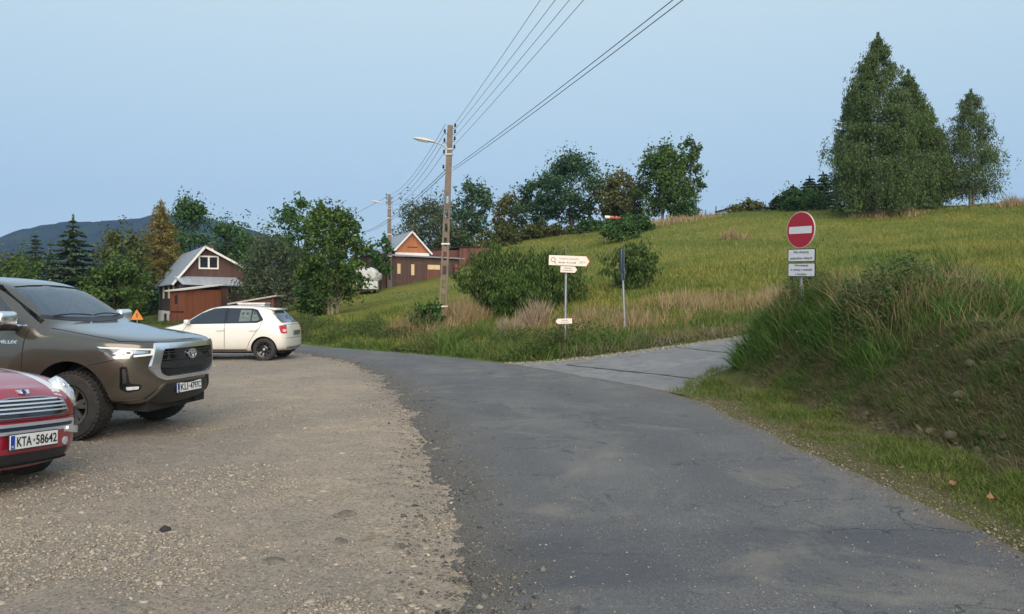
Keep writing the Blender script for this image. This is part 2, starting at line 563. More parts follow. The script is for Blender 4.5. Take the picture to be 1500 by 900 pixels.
# a darker, newer repair patch across the road and dark tar stains
sp = nd(nt, 'ShaderNodeSeparateXYZ'); nt.links.new(tc.outputs['Object'], sp.inputs[0])
wv = math_(nt, 'ADD', sp.outputs['Y'], math_(nt, 'MULTIPLY', mid, .35))
wv = math_(nt, 'ADD', wv, math_(nt, 'MULTIPLY', sp.outputs['X'], -.08))
patch = ramp(nt, math_(nt, 'DIVIDE', wv, 10), [(.44, 0), (.455, 1), (.535, 1), (.56, 0)])
patch = math_(nt, 'MULTIPLY', patch, ramp(nt, big, [(.40, .1), (.55, .75)]))
c = mixc(nt, patch, c, (.052, .058, .072))
# wheel tracks worn smoother and dust between them
ac0 = nd(nt, 'ShaderNodeAttribute', attribute_name='across')
tw = math_(nt, 'ADD', ac0.outputs['Fac'], math_(nt, 'MULTIPLY', math_(nt, 'SUBTRACT', big, .5), .12))
trk = ramp(nt, tw, [(.14, 0), (.24, 1), (.33, 0), (.50, .0), (.60, 1), (.70, 0)])
c = mixc(nt, math_(nt, 'MULTIPLY', trk, .35), c, (.082, .083, .086))
dst = noise(nt, .7, 6, .7, dist=1.5)
c = mixc(nt, ramp(nt, dst, [(.52, 0), (.68, .65)]), c, (.195, .178, .148))
c = mixc(nt, ramp(nt, noise(nt, 1.3, 6, .75, dist=2.5), [(.59, 0), (.65, .7)]), c, (.048, .050, .055))
# dusty / crumbled left edge
ac = nd(nt, 'ShaderNodeAttribute', attribute_name='across')
e1 = math_(nt, 'ADD', ac.outputs['Fac'], math_(nt, 'MULTIPLY', math_(nt, 'SUBTRACT', mid, .5), .25))
c = mixc(nt, ramp(nt, e1, [(.0, .95), (.06, .8), (.19, 0)]), c, mixc(nt, ramp(nt, fine, [(.4, 0), (.6, 1)]), (.048, .046, .043), (.15, .13, .10)))
c = mixc(nt, ramp(nt, e1, [(.94, 0), (1.0, .6)]), c, (.13, .105, .07))
# cracks
cv = nd(nt, 'ShaderNodeTexVoronoi', feature='DISTANCE_TO_EDGE'); cv.inputs['Scale'].default_value = .9
wrp = nd(nt, 'ShaderNodeVectorMath', operation='ADD'); nt.links.new(tc.outputs['Object'], wrp.inputs[0])
nc = nd(nt, 'ShaderNodeTexNoise'); nc.inputs['Scale'].default_value = 2.2; nc.inputs['Detail'].default_value = 5
nt.links.new(tc.outputs['Object'], nc.inputs['Vector']); nt.links.new(nc.outputs['Color'], wrp.inputs[1]); nt.links.new(wrp.outputs[0], cv.inputs['Vector'])
crk = math_(nt, 'MULTIPLY', ramp(nt, cv.outputs['Distance'], [(.006, 1), (.014, 0)]), ramp(nt, noise(nt, .55, 3, .5), [(.5, 0), (.6, .75)]))
c = mixc(nt, crk, c, (.024, .024, .025))
nt.links.new(c, b.inputs['Base Color'])
nt.links.new(ramp(nt, big, [(.3, .68), (.7, .85)]), b.inputs['Roughness'])
b.inputs['Specular IOR Level'].default_value = .35
hgt = mixc(nt, .5, vor.outputs['Distance'], fine)
nt.links.new(bump(nt, hgt, .55, .012), b.inputs['Normal'])
strip('road', L_EDGE, R_EDGE, 1500, 34, z_road, m, wobA=.30, wobB=.16, lip=.09, seed=4)

# ------------------------------------------------------------------ concrete side road
m, nt, b = new_mat('worn_concrete')
big = noise(nt, .5, 5, .65); mid = noise(nt, 3.5, 5, .65); fine = noise(nt, 60, 4, .8)
c = ramp(nt, big, [(.3, (.155, .155, .156)), (.55, (.21, .208, .203)), (.72, (.27, .262, .25))])
c = mixc(nt, ramp(nt, mid, [(.45, 0), (.72, .7)]), c, (.105, .103, .10))
c = mixc(nt, ramp(nt, fine, [(.35, .6), (.5, 0)]), c, (.11, .11, .11))
ac = nd(nt, 'ShaderNodeAttribute', attribute_name='across')
e1 = math_(nt, 'ADD', ac.outputs['Fac'], math_(nt, 'MULTIPLY', math_(nt, 'SUBTRACT', mid, .5), .3))
c = mixc(nt, ramp(nt, e1, [(.82, 0), (.95, .8)]), c, mixc(nt, ramp(nt, mid, [(.4, 0), (.6, 1)]), (.30, .28, .24), (.12, .105, .08)))
nt.links.new(c, b.inputs['Base Color']); b.inputs['Roughness'].default_value = .85
nt.links.new(bump(nt, fine, .5, .01), b.inputs['Normal'])


def z_side(x, y): return zs(x, y) + .008 + .010 * (fbm(x, y, 3, 33) - .5)


sr = strip('side_road', SR_NEAR, SR_FAR, 200, 24, z_side, m, wobA=.25, wobB=.5, lip=.14, seed=12)
# tar joints of the concrete slabs, laid a few mm proud
mj = simple('joint_tar', (.035, .034, .034), .8, var=.4, scale=9)
for (x0, y0), (x1, y1), wd in [((1.3, 18.75), (3.55, 15.0), .05), ((4.2, 20.5), (5.6, 17.0), .03)]:
    n = 60; t = np.linspace(0, 1, n)
    cx = x0 + (x1 - x0) * t + .10 * (fbm(t * 9, t * 0, 3, 3) - .5); cy = y0 + (y1 - y0) * t + .10 * (fbm(t * 9, t * 0 + 4, 3, 5) - .5)
    nx, ny = -(y1 - y0), (x1 - x0); l = math.hypot(nx, ny); nx /= l; ny /= l
    ww = wd * (.2 + 1.3 * fbm(t * 14, t * 0 + 9, 3, 8))
    V = np.concatenate([np.stack([cx + nx * ww * s, cy + ny * ww * s, z_side(cx + nx * ww * s, cy + ny * ww * s) + .005], 1) for s in (-1, 1)])
    i = np.arange(n - 1)
    me = mesh_np('joint', V, np.stack([i, i + 1, n + i + 1, n + i], 1))
    if me.polygons[0].normal.z < 0: me.flip_normals()
    link('joint', me, mj, sr)

# ------------------------------------------------------------------ gravel parking place
lx = axis_pts([(-60, -24, 3), (-24, -12, .5), (-12, -6, .12), (-6, 1.4, .04)])
ly = axis_pts([(-30, 1, 1.5), (1, 3, .2), (3, 13, .04), (13, 27, .16), (27, 31, .5)])
LX, LY = np.meshgrid(lx, ly)
# keep only left of (just under) the road edge
le = resample(smooth_line(L_EDGE), 900)
lim = np.interp(LY, le[:, 1], le[:, 0])
fade = sstep((lim + .06 - LX) / .4)
LZ = .004 + .03 * (fbm(LX * 1.7, LY * 1.7, 3, 45) - .5) + .035 * (fbm(LX * .7, LY * .7, 4, 41) - .45) + .030 * (fbm(LX * 4, LY * 4, 4, 43) - .5) + .026 * (fbm(LX * 13, LY * 13, 3, 47) - .5)
rut = np.exp(-((LX + 3.1 + .25 * (LY - 6)) / .35) ** 2) * .03
LZ = LZ - rut * (LY < 12)
LZ = LZ - .050 * (1 - fade)
keep = (LX < lim + .75)
for wx, wy in []: pass
nyy, nxx = LX.shape
idx = np.arange(nyy * nxx).reshape(nyy, nxx)
kq = keep[:-1, :-1] & keep[:-1, 1:] & keep[1:, 1:] & keep[1:, :-1]
quads = np.stack([idx[:-1, :-1][kq], idx[:-1, 1:][kq], idx[1:, 1:][kq], idx[1:, :-1][kq]], 1)
me = mesh_np('gravel_lot', np.stack([LX.ravel(), LY.ravel(), LZ.ravel()], 1), quads); me.shade_smooth()
m, nt, b = new_mat('trodden_gravel')
tc = nd(nt, 'ShaderNodeTexCoord')
big = noise(nt, .32, 5, .6); mid = noise(nt, 2.4, 6, .7); fine = noise(nt, 38, 5, .8)
c = ramp(nt, big, [(.30, (.42, .34, .245)), (.5, (.37, .305, .228)), (.68, (.30, .258, .21))])
c = mixc(nt, ramp(nt, mid, [(.4, 0), (.7, .65)]), c, (.25, .212, .168))
sandn = noise(nt, .22, 4, .55, dist=.8)
stony = ramp(nt, sandn, [(.44, 1), (.56, 0)])
c = mixc(nt, math_(nt, 'MULTIPLY', stony, .55), c, (.225, .198, .170))
c = mixc(nt, ramp(nt, noise(nt, .9, 6, .75, dist=2), [(.56, 0), (.68, .6)]), c, (.17, .143, .112))
c = mixc(nt, ramp(nt, noise(nt, 1.7, 6, .75, dist=1), [(.60, 0), (.72, .6)]), c, (.48, .405, .30))
v1 = nd(nt, 'ShaderNodeTexVoronoi'); v1.inputs['Scale'].default_value = 42; v1.inputs['Randomness'].default_value = 1
nt.links.new(tc.outputs['Object'], v1.inputs['Vector'])
sc1 = nd(nt, 'ShaderNodeSeparateColor'); nt.links.new(v1.outputs['Color'], sc1.inputs[0])
stone = ramp(nt, sc1.outputs[1], [(0, (.13, .115, .10)), (.5, (.27, .235, .19)), (1, (.42, .38, .32))])
smask = math_(nt, 'MULTIPLY', math_(nt, 'GREATER_THAN', sc1.outputs[0], .45), math_(nt, 'LESS_THAN', v1.outputs['Distance'], .42))
c = mixc(nt, math_(nt, 'MULTIPLY', smask, ramp(nt, mid, [(.35, .15), (.6, .8)])), c, stone)
c = mixc(nt, ramp(nt, fine, [(.36, .85), (.5, 0)]), c, (.085, .068, .050))
c = mixc(nt, ramp(nt, fine, [(.56, 0), (.75, .5)]), c, (.44, .375, .28))
nt.links.new(c, b.inputs['Base Color']); b.inputs['Roughness'].default_value = .92; b.inputs['Specular IOR Level'].default_value = .2
hh = mixc(nt, .5, fine, mixc(nt, smask, 0.0, math_(nt, 'SUBTRACT', .5, v1.outputs['Distance'])))
nt.links.new(bump(nt, hh, .9, .03), b.inputs['Normal'])
tag(link('gravel_lot', me, m), kind='structure')


le = resample(smooth_line(L_EDGE), 900)


def lot_z(x, y):
    x = np.asarray(x, float); y = np.asarray(y, float)
    return .004 + .03 * (fbm(x * 1.7, y * 1.7, 3, 45) - .5) + .035 * (fbm(x * .7, y * .7, 4, 41) - .45) + .030 * (fbm(x * 4, y * 4, 4, 43) - .5)


# loose stones: far too many to count
def stones(name, X, Y, Z, S, mat, seed=3, flat=.6):
    g = np.random.default_rng(seed)
    base = np.array([(1, 0, 0), (.31, .95, 0), (-.81, .59, 0), (-.81, -.59, 0), (.31, -.95, 0), (.5, .36, .8), (-.19, .59, .8), (-.62, 0, .75), (-.19, -.59, .85), (.5, -.36, .8), (0, 0, -.5), (0, 0, .98)])
    tri = [(0, 1, 5), (1, 6, 5), (1, 2, 6), (2, 7, 6), (2, 3, 7), (3, 8, 7), (3, 4, 8), (4, 9, 8), (4, 0, 9), (0, 5, 9), (5, 6, 11), (6, 7, 11), (7, 8, 11), (8, 9, 11), (9, 5, 11),
           (1, 0, 10), (2, 1, 10), (3, 2, 10), (4, 3, 10), (0, 4, 10)]
    n = len(X)
    a = g.uniform(0, 6.28, n)
    V = base[None] * (1 + g.uniform(-.28, .28, (n, 12, 1)))
    V = V * np.stack([g.uniform(.7, 1.4, n), g.uniform(.6, 1, n), g.uniform(.35, .75, n) * flat / .6], 1)[:, None]
    ca, sa = np.cos(a)[:, None], np.sin(a)[:, None]
    V = np.stack([V[..., 0] * ca - V[..., 1] * sa, V[..., 0] * sa + V[..., 1] * ca, V[..., 2]], -1) * S[:, None, None]
    V = V + np.stack([X, Y, Z], 1)[:, None]
    T = (np.array(tri)[None] + (np.arange(n) * 12)[:, None, None]).reshape(-1, 3)
    me = mesh_np(name, V.reshape(-1, 3), T)
    return link(name, me, mat)


ms = foliage('loose_stone', [(.16, .138, .113), (.30, .25, .19), (.38, .325, .255), (.23, .193, .148), (.44, .385, .31)], trans=0, rough=.9)


def chips(name, X, Y, Z, S, mat, seed):
    """small angular stones, eight faces each"""
    g = np.random.default_rng(seed); n = len(X)
    base = np.array([(1, 0, 0), (0, 1, 0), (-1, 0, 0), (0, -1, 0), (0, 0, .8), (0, 0, -.6)], float)
    tri = np.array([(0, 1, 4), (1, 2, 4), (2, 3, 4), (3, 0, 4), (1, 0, 5), (2, 1, 5), (3, 2, 5), (0, 3, 5)])
    V = base[None] * g.uniform(.55, 1.35, (n, 6, 1)) + g.normal(0, .22, (n, 6, 3)); V[..., 2] *= .7
    a = g.uniform(0, 6.28, n); ca, sa = np.cos(a)[:, None], np.sin(a)[:, None]
    V = np.stack([V[..., 0] * ca - V[..., 1] * sa, V[..., 0] * sa + V[..., 1] * ca, V[..., 2]], -1) * S[:, None, None] + np.stack([X, Y, Z], 1)[:, None]
    return link(name, mesh_np(name, V.reshape(-1, 3), (tri[None] + (np.arange(n) * 6)[:, None, None]).reshape(-1, 3)), mat)


def lot_full(x, y):
    z = lot_z(x, y) + .026 * (fbm(np.asarray(x) * 13, np.asarray(y) * 13, 3, 47) - .5)
    l_ = np.interp(y, le[:, 1], le[:, 0])
    return z - .050 * (1 - sstep((l_ + .06 - x) / .4)) - np.exp(-((x + 3.1 + .25 * (y - 6)) / .35) ** 2) * .03 * (y < 12)


n = 120000
yy = (3.2 ** -.6 + rng.random(n) * (24 ** -.6 - 3.2 ** -.6)) ** (1 / -.6)
span = np.minimum(.70 * yy + .8, 13)
xx = np.interp(yy, le[:, 1], le[:, 0]) + .15 - rng.random(n) ** 1.25 * span
clus = fbm(xx * .8, yy * .8, 4, 61); sand = fbm(xx * .35 + 4, yy * .35, 3, 63)
kp = rng.random(n) < np.clip(sstep((clus - .34) / .26) * (.05 + 1.1 * sstep((.53 - sand) / .13)), .03, 1)
xx, yy = xx[kp], yy[kp]
S = np.clip(.0028 + .0034 * rng.exponential(1, len(xx)) * (.5 + 1.3 * sstep((clus[kp] - .4) / .25)), .0025, .022) * np.clip(.75 + yy * .035, .8, 1.4)
tag(chips('gravel_stones', xx, yy, lot_full(xx, yy), S, ms, 3), 'fine angular beige and grey gravel strewn over the parking place', 'gravel', kind='stuff')
n = 1500
yy = 3.2 + 15 * rng.random(n) ** 1.8; xx = np.interp(yy, le[:, 1], le[:, 0]) - .1 - rng.random(n) ** 1.3 * (.6 * yy)
S = np.clip(.010 + .009 * rng.exponential(1, n), .008, .055)
tag(stones('gravel_stones', xx, yy, lot_full(xx, yy) - S * .25, S, ms, flat=.45), 'larger flat stones half sunk in the gravel', 'gravel', kind='stuff')
# crumbs of broken asphalt and gravel along the ragged road edge
n = 36000
i = (rng.random(n) ** 1.5 * 700).astype(int); i = np.clip(np.searchsorted(le[:, 1], 3.3) + i, 0, 899)
xx = le[i, 0] + rng.normal(.05, .24, n); yy = le[i, 1] + rng.normal(0, .05, n)
k = (yy > 3) & (yy < 26); xx, yy = xx[k], yy[k]
S = np.clip(.004 + .005 * rng.exponential(1, len(xx)), .003, .03)
zz = np.maximum(lot_full(xx, yy), z_road(xx, yy) - .09 * (xx < np.interp(yy, le[:, 1], le[:, 0]) - .12))
tag(chips('asphalt_crumbs', xx, yy, zz, S, foliage('asphalt_crumb', [(.05, .05, .05), (.10, .098, .095), (.20, .175, .14), (.07, .068, .065), (.30, .26, .21)], trans=0, rough=.9), 5), 'crumbs of broken asphalt and grit along the ragged road edge', 'grit', kind='stuff')
n = 3600
yy = (3.4 ** -.8 + rng.random(n) * (22 ** -.8 - 3.4 ** -.8)) ** (1 / -.8)
l_ = np.interp(yy, le[:, 1], le[:, 0]); xx = l_ + .2 + rng.random(n) ** 1.6 * 3.4
k = xx < np.interp(yy, R_EDGE[:10, 1], R_EDGE[:10, 0]); xx, yy = xx[k], yy[k]
S = np.clip(.0025 + .002 * rng.exponential(1, len(xx)), .002, .012)
tag(chips('road_grit', xx, yy, z_road(xx, yy) + .001, S, ms, 6), 'fine pale grit scattered on the asphalt', 'grit', kind='stuff')
# ------------------------------------------------------------------ car building kit
def paint(name, c, metal=.0, rough=.35, coat=1.0, dirt=(.16, .13, .09), dirtz=.45, dirtamt=.5, flake=0):
    m, nt, b = new_mat(name)
    tc = nd(nt, 'ShaderNodeTexCoord'); sp = nd(nt, 'ShaderNodeSeparateXYZ'); nt.links.new(tc.outputs['Object'], sp.inputs[0])
    n = noise(nt, 5, 6, .7)
    base = c
    # road dust thrown up on the lower body
    z = math_(nt, 'ADD', sp.outputs['Z'], math_(nt, 'MULTIPLY', math_(nt, 'SUBTRACT', n, .5), .35))
    f = ramp(nt, z, [(dirtz * .45, dirtamt), (dirtz * 1.5, .03)])
    nt.links.new(mixc(nt, f, base, dirt), b.inputs['Base Color'])
    b.inputs['Metallic'].default_value = metal
    nt.links.new(ramp(nt, f, [(.06, rough), (.6, .8)]), b.inputs['Roughness'])
    b.inputs['Coat Weight'].default_value = coat; b.inputs['Coat Roughness'].default_value = .04
    return m


M_chrome = simple('chrome', (.86, .87, .89), .2, .92, var=.04)
M_satin = simple('satin_metal', (.45, .46, .48), .3, 1.0, var=.08)
M_black = simple('black_plastic', (.018, .018, .019), .45, var=.2)
M_gloss = simple('gloss_black', (.008, .008, .009), .12, var=.1, coat=.6)
M_under = simple('underbody_black', (.012, .011, .010), .9, var=.3)
M_rubber = simple('tyre_rubber', (.030, .028, .026), .85, var=.4, scale=14, bmp=.4)
M_seam = simple('panel_gap', (.004, .004, .004), .9)
M_white = simple('white_enamel', (.75, .75, .73), .4, var=.06)
M_letter = simple('black_lettering', (.012, .012, .014), .5)
M_blue = simple('plate_blue', (.01, .05, .32), .4)
M_cloth = simple('seat_cloth', (.10, .10, .105), .85, var=.3)
M_lcloth = simple('pale_seat_trim', (.30, .30, .29), .8, var=.2)
M_lens_red = simple('red_lamp_lens', (.35, .008, .010), .12, coat=1)
M_lens_w = simple('clear_lamp_lens', (.62, .64, .66), .1, coat=1, var=.2, scale=30)
M_refl = simple('lamp_reflector', (.82, .84, .86), .1, 1.0)


def glass_mat(name, tint=(.75, .82, .84), refl=1.55, trans=.75, body=(.02, .025, .03)):
    m, nt, b = new_mat(name)
    nt.nodes.remove(b)
    fr = nd(nt, 'ShaderNodeFresnel'); fr.inputs['IOR'].default_value = refl
    gl = nd(nt, 'ShaderNodeBsdfGlossy'); gl.inputs['Roughness'].default_value = .015; gl.inputs['Color'].default_value = (.95, .97, 1, 1)
    tr = nd(nt, 'ShaderNodeBsdfTransparent'); tr.inputs['Color'].default_value = col4(tint)
    df = nd(nt, 'ShaderNodeBsdfDiffuse'); df.inputs['Color'].default_value = col4(body)
    m1 = nd(nt, 'ShaderNodeMixShader'); m1.inputs[0].default_value = trans
    nt.links.new(df.outputs[0], m1.inputs[1]); nt.links.new(tr.outputs[0], m1.inputs[2])
    mx = nd(nt, 'ShaderNodeMixShader')
    nt.links.new(fr.outputs[0], mx.inputs[0]); nt.links.new(m1.outputs[0], mx.inputs[1]); nt.links.new(gl.outputs[0], mx.inputs[2])
    nt.links.new(mx.outputs[0], nt.nodes['Material Output'].inputs[0])
    return m


M_glass = glass_mat('car_glass', refl=2.0)
M_wglass = glass_mat('windscreen_glass', refl=2.0, trans=.7, body=(.07, .11, .15))
M_head = glass_mat('headlamp_glass', tint=(.93, .95, .97), refl=1.5, trans=.93, body=(.3, .3, .3))


def loft_body(stations, sub=2):
    """stations: list of half sections, each a list of (x, y, z) from bottom centre to top centre (y=0 at both ends)"""
    K = len(stations[0]); vs = []; fs = []
    for s in stations:
        half = [Vector(p) for p in s]
        vs += half + [Vector((p.x, -p.y, p.z)) for p in half[-2:0:-1]]
    L = 2 * K - 2
    for i in range(len(stations) - 1):
        for k in range(L):
            fs.append((i * L + k, i * L + (k + 1) % L, (i + 1) * L + (k + 1) % L, (i + 1) * L + k))
    n = len(stations)
    for base, rev in ((0, True), ((n - 1) * L, False)):
        for k in range(K - 1):       # cap: strips between right and left half
            a, b_ = base + k, base + k + 1
            c, d = base + (L - k) % L, base + (L - k - 1) % L
            q = [a, b_, d, c]
            q2 = []
            for x in q:
                if x not in q2: q2.append(x)
            if len(q2) >= 3: fs.append(tuple(q2[::-1] if rev else q2))
    me = bpy.data.meshes.new('body'); me.from_pydata([tuple(v) for v in vs], [], fs)
    bm = bmesh.new(); bm.from_mesh(me); bmesh.ops.recalc_face_normals(bm, faces=bm.faces); bm.to_mesh(me); bm.free()
    o = bpy.data.objects.new('body', me); COL.objects.link(o)
    md = o.modifiers.new('s', 'SUBSURF'); md.levels = sub; md.render_levels = sub
    to_mesh(o)
    return o


def bvh_of(o):
    me = o.data
    return BVHTree.FromPolygons([v.co.copy() for v in me.vertices], [tuple(p.vertices) for p in me.polygons])


FR = {'front': (lambda a, b: Vector((6, a, b)), Vector((-1, 0, 0))),
      'rear': (lambda a, b: Vector((-6, a, b)), Vector((1, 0, 0))),
      'right': (lambda a, b: Vector((a, -6, b)), Vector((0, 1, 0))),
      'left': (lambda a, b: Vector((a, 6, b)), Vector((0, -1, 0))),
      'top': (lambda a, b: Vector((a, b, 6)), Vector((0, 0, -1)))}


def skew_frame(ang, side):
    """looking at the front corner from an angle: a runs across the view, b is height; side=+1 left, -1 right"""
    d = Vector((-math.cos(ang), -side * math.sin(ang), 0))
    e = Vector((-math.sin(ang) * side, math.cos(ang), 0))
    return (lambda a, b: -d * 8 + e * a + Vector((0, 0, b)), d)


def rounded(poly, r_, n=4):
    out = []
    N = len(poly)
    for i in range(N):
        p0, p1, p2 = Vector(poly[i - 1]), Vector(poly[i]), Vector(poly[(i + 1) % N])
        rr = r_[i] if hasattr(r_, '__len__') else r_
        a = (p0 - p1); b = (p2 - p1)
        t = min(rr, a.length * .48, b.length * .48)
        A = p1 + a.normalized() * t; B = p1 + b.normalized() * t
        for k in range(n + 1):
            s = k / n
            q = A * (1 - s) ** 2 + p1 * 2 * s * (1 - s) + B * s * s
            out.append((q.x, q.y))
    return out


def panel(name, bvh, polys, frame, mat, parent, off=.004, thick=.012, cell=.05, smooth=35, flat=None):
    """2D outline(s) projected on the body along the frame direction, given a thickness"""
    fn, d = FR[frame] if isinstance(frame, str) else frame
    if not isinstance(polys[0][0], (tuple, list, Vector)): polys = [polys]
    bm = bmesh.new()
    for poly in polys:
        bm.faces.new([bm.verts.new((p[0], p[1], 0)) for p in poly])
    bmesh.ops.remove_doubles(bm, verts=bm.verts, dist=1e-5)
    xs = [v.co.x for v in bm.verts]; ys = [v.co.y for v in bm.verts]
    for ax, lo, hi in ((0, min(xs), max(xs)), (1, min(ys), max(ys))):
        k = lo + cell
        while k < hi - 1e-4:
            co = [0, 0, 0]; no = [0, 0, 0]; co[ax] = k; no[ax] = 1
            bmesh.ops.bisect_plane(bm, geom=list(bm.verts) + list(bm.edges) + list(bm.faces), plane_co=co, plane_no=no, dist=1e-6)
            k += cell
    for v in bm.verts:
        o = fn(v.co.x, v.co.y)
        if flat is not None:
            v.co = o + d * (flat - o.dot(d)) if False else o + d * flat
            v.normal = -d
            v.co = v.co
            continue
        loc, nor, i_, dist = bvh.ray_cast(o, d)
        if loc is None:
            loc, nor, i_, dist = bvh.find_nearest(o + d * 5)
        if nor.dot(d) > 0: nor = -nor
        v.co = loc + nor * off
    bm.normal_update()
    for f in bm.faces:
        if f.normal.dot(d) > 0: f.normal_flip()
    top = list(bm.faces)
    bound = [e for e in bm.edges if len(e.link_faces) == 1]
    if thick:
        vmap = {}
        for e in bound:
            for v in e.verts:
                if v not in vmap:
                    vmap[v] = bm.verts.new(v.co + d * thick)
        for e in bound:
            a, b_ = e.verts
            try: bm.faces.new((a, b_, vmap[b_], vmap[a]))
            except ValueError: pass
    bmesh.ops.recalc_face_normals(bm, faces=bm.faces)
    s = sum(f.normal.dot(d) * f.calc_area() for f in top)
    if s > 0: bmesh.ops.reverse_faces(bm, faces=bm.faces)
    me = bpy.data.meshes.new(name); bm.to_mesh(me); bm.free()
    if smooth: me.shade_smooth(); me.set_sharp_from_angle(angle=R(smooth))
    return link(name, me, mat, parent)


def ring_polys(outer, inner):
    n = len(outer)
    return [[outer[i], outer[(i + 1) % n], inner[(i + 1) % n], inner[i]] for i in range(n)]


def line_polys(pts, w):
    out = []
    for i in range(len(pts) - 1):
        a, b = Vector(pts[i]), Vector(pts[i + 1])
        t = (b - a).normalized(); n = Vector((-t.y, t.x)) * w / 2; e = t * w * .4
        out.append([tuple(a - n - e), tuple(b - n + e), tuple(b + n + e), tuple(a + n - e)])
    return out


def seam(bvh, pts, frame, parent, w=.007, mat=None, off=.0012, name='panel_seam'):
    return panel(name, bvh, line_polys(pts, w), frame, mat or M_seam, parent, off=off, thick=0, cell=.05)


def ell(cx, cy, a, b, n=28, rot=0):
    c, s = math.cos(rot), math.sin(rot)
    return [(cx + a * math.cos(t) * c - b * math.sin(t) * s, cy + a * math.cos(t) * s + b * math.sin(t) * c) for t in [2 * math.pi * k / n for k in range(n)]]


def boolean(o, cutters):
    for c in cutters:
        md = o.modifiers.new('b', 'BOOLEAN'); md.operation = 'DIFFERENCE'; md.object = c; md.solver = 'EXACT'
        md.material_mode = 'TRANSFER'
    to_mesh(o)
    for c in cutters:
        me = c.data; bpy.data.objects.remove(c); bpy.data.meshes.remove(me)
    o.data.shade_smooth(); o.data.set_sharp_from_angle(angle=R(32))


_font = None


def text_mesh(name, s, w, h, mat, parent, M, depth=.002, bold=0):
    """lettering fitted in a w x h box, centred on the XY plane of M"""
    cu = bpy.data.curves.new(name, 'FONT'); cu.body = s; cu.align_x = 'CENTER'; cu.align_y = 'CENTER'
    cu.extrude = depth; cu.resolution_u = 3; cu.offset = bold
    o = bpy.data.objects.new(name, cu); COL.objects.link(o)
    dg = bpy.context.evaluated_depsgraph_get(); dg.update()
    me = bpy.data.meshes.new_from_object(o.evaluated_get(dg))
    bpy.data.objects.remove(o); bpy.data.curves.remove(cu)
    me.name = name; me.materials.clear()
    co = np.empty(len(me.vertices) * 3, np.float32); me.vertices.foreach_get('co', co); co = co.reshape(-1, 3)
    lo, hi = co.min(0), co.max(0)
    sx = w / max(1e-6, hi[0] - lo[0]); sy = h / max(1e-6, hi[1] - lo[1])
    co[:, 0] = (co[:, 0] - (lo[0] + hi[0]) / 2) * sx; co[:, 1] = (co[:, 1] - (lo[1] + hi[1]) / 2) * sy
    me.vertices.foreach_set('co', co.ravel()); me.transform(M); me.update()
    return link(name, me, mat, parent)


def plane_matrix(c, nrm, up=(0, 0, 1)):
    """XY plane centred at c facing nrm, Y as close to up as possible"""
    z = Vector(nrm).normalized(); x = Vector(up).cross(z).normalized(); y = z.cross(x)
    return Matrix(((x.x, y.x, z.x, c[0]), (x.y, y.y, z.y, c[1]), (x.z, y.z, z.z, c[2]), (0, 0, 0, 1)))


def tbox(name, M, c, d, mat, parent, bevel=0):
    mb = MB(); mb.box(c, d)
    o = mb.build(name, mat, parent, bevel=bevel)
    o.data.transform(M)
    return o


def plate(parent, c, nrm, text, up=(0, 0, 1), w=.52, h=.114):
    M = plane_matrix(c, nrm, up)
    p = tbox('number_plate', M, (0, 0, 0), (w, h, .008), M_white, parent, bevel=.002)
    tbox('plate_holder', M, (0, 0, -.006), (w + .016, h + .016, .008), M_black, p)
    tbox('country_band', M, (-w / 2 + .024, 0, .005), (.042, h - .008, .003), M_blue, p)
    text_mesh('lettering', 'PL', .022, .018, M_white, p, M @ Matrix.Translation((-w / 2 + .024, -h * .3, .0075)), .0008)
    a, b_ = text.split(' ')
    text_mesh('lettering', a, .155, h * .68, M_letter, p, M @ Matrix.Translation((-w / 2 + .145, 0, .0055)), .001, .012)
    text_mesh('lettering', b_, .235, h * .68, M_letter, p, M @ Matrix.Translation((w / 2 - .132, 0, .0055)), .001, .012)
    tbox('sticker', M, (-.012, 0, .0055), (.016, .022, .002), M_satin, p)
    return p


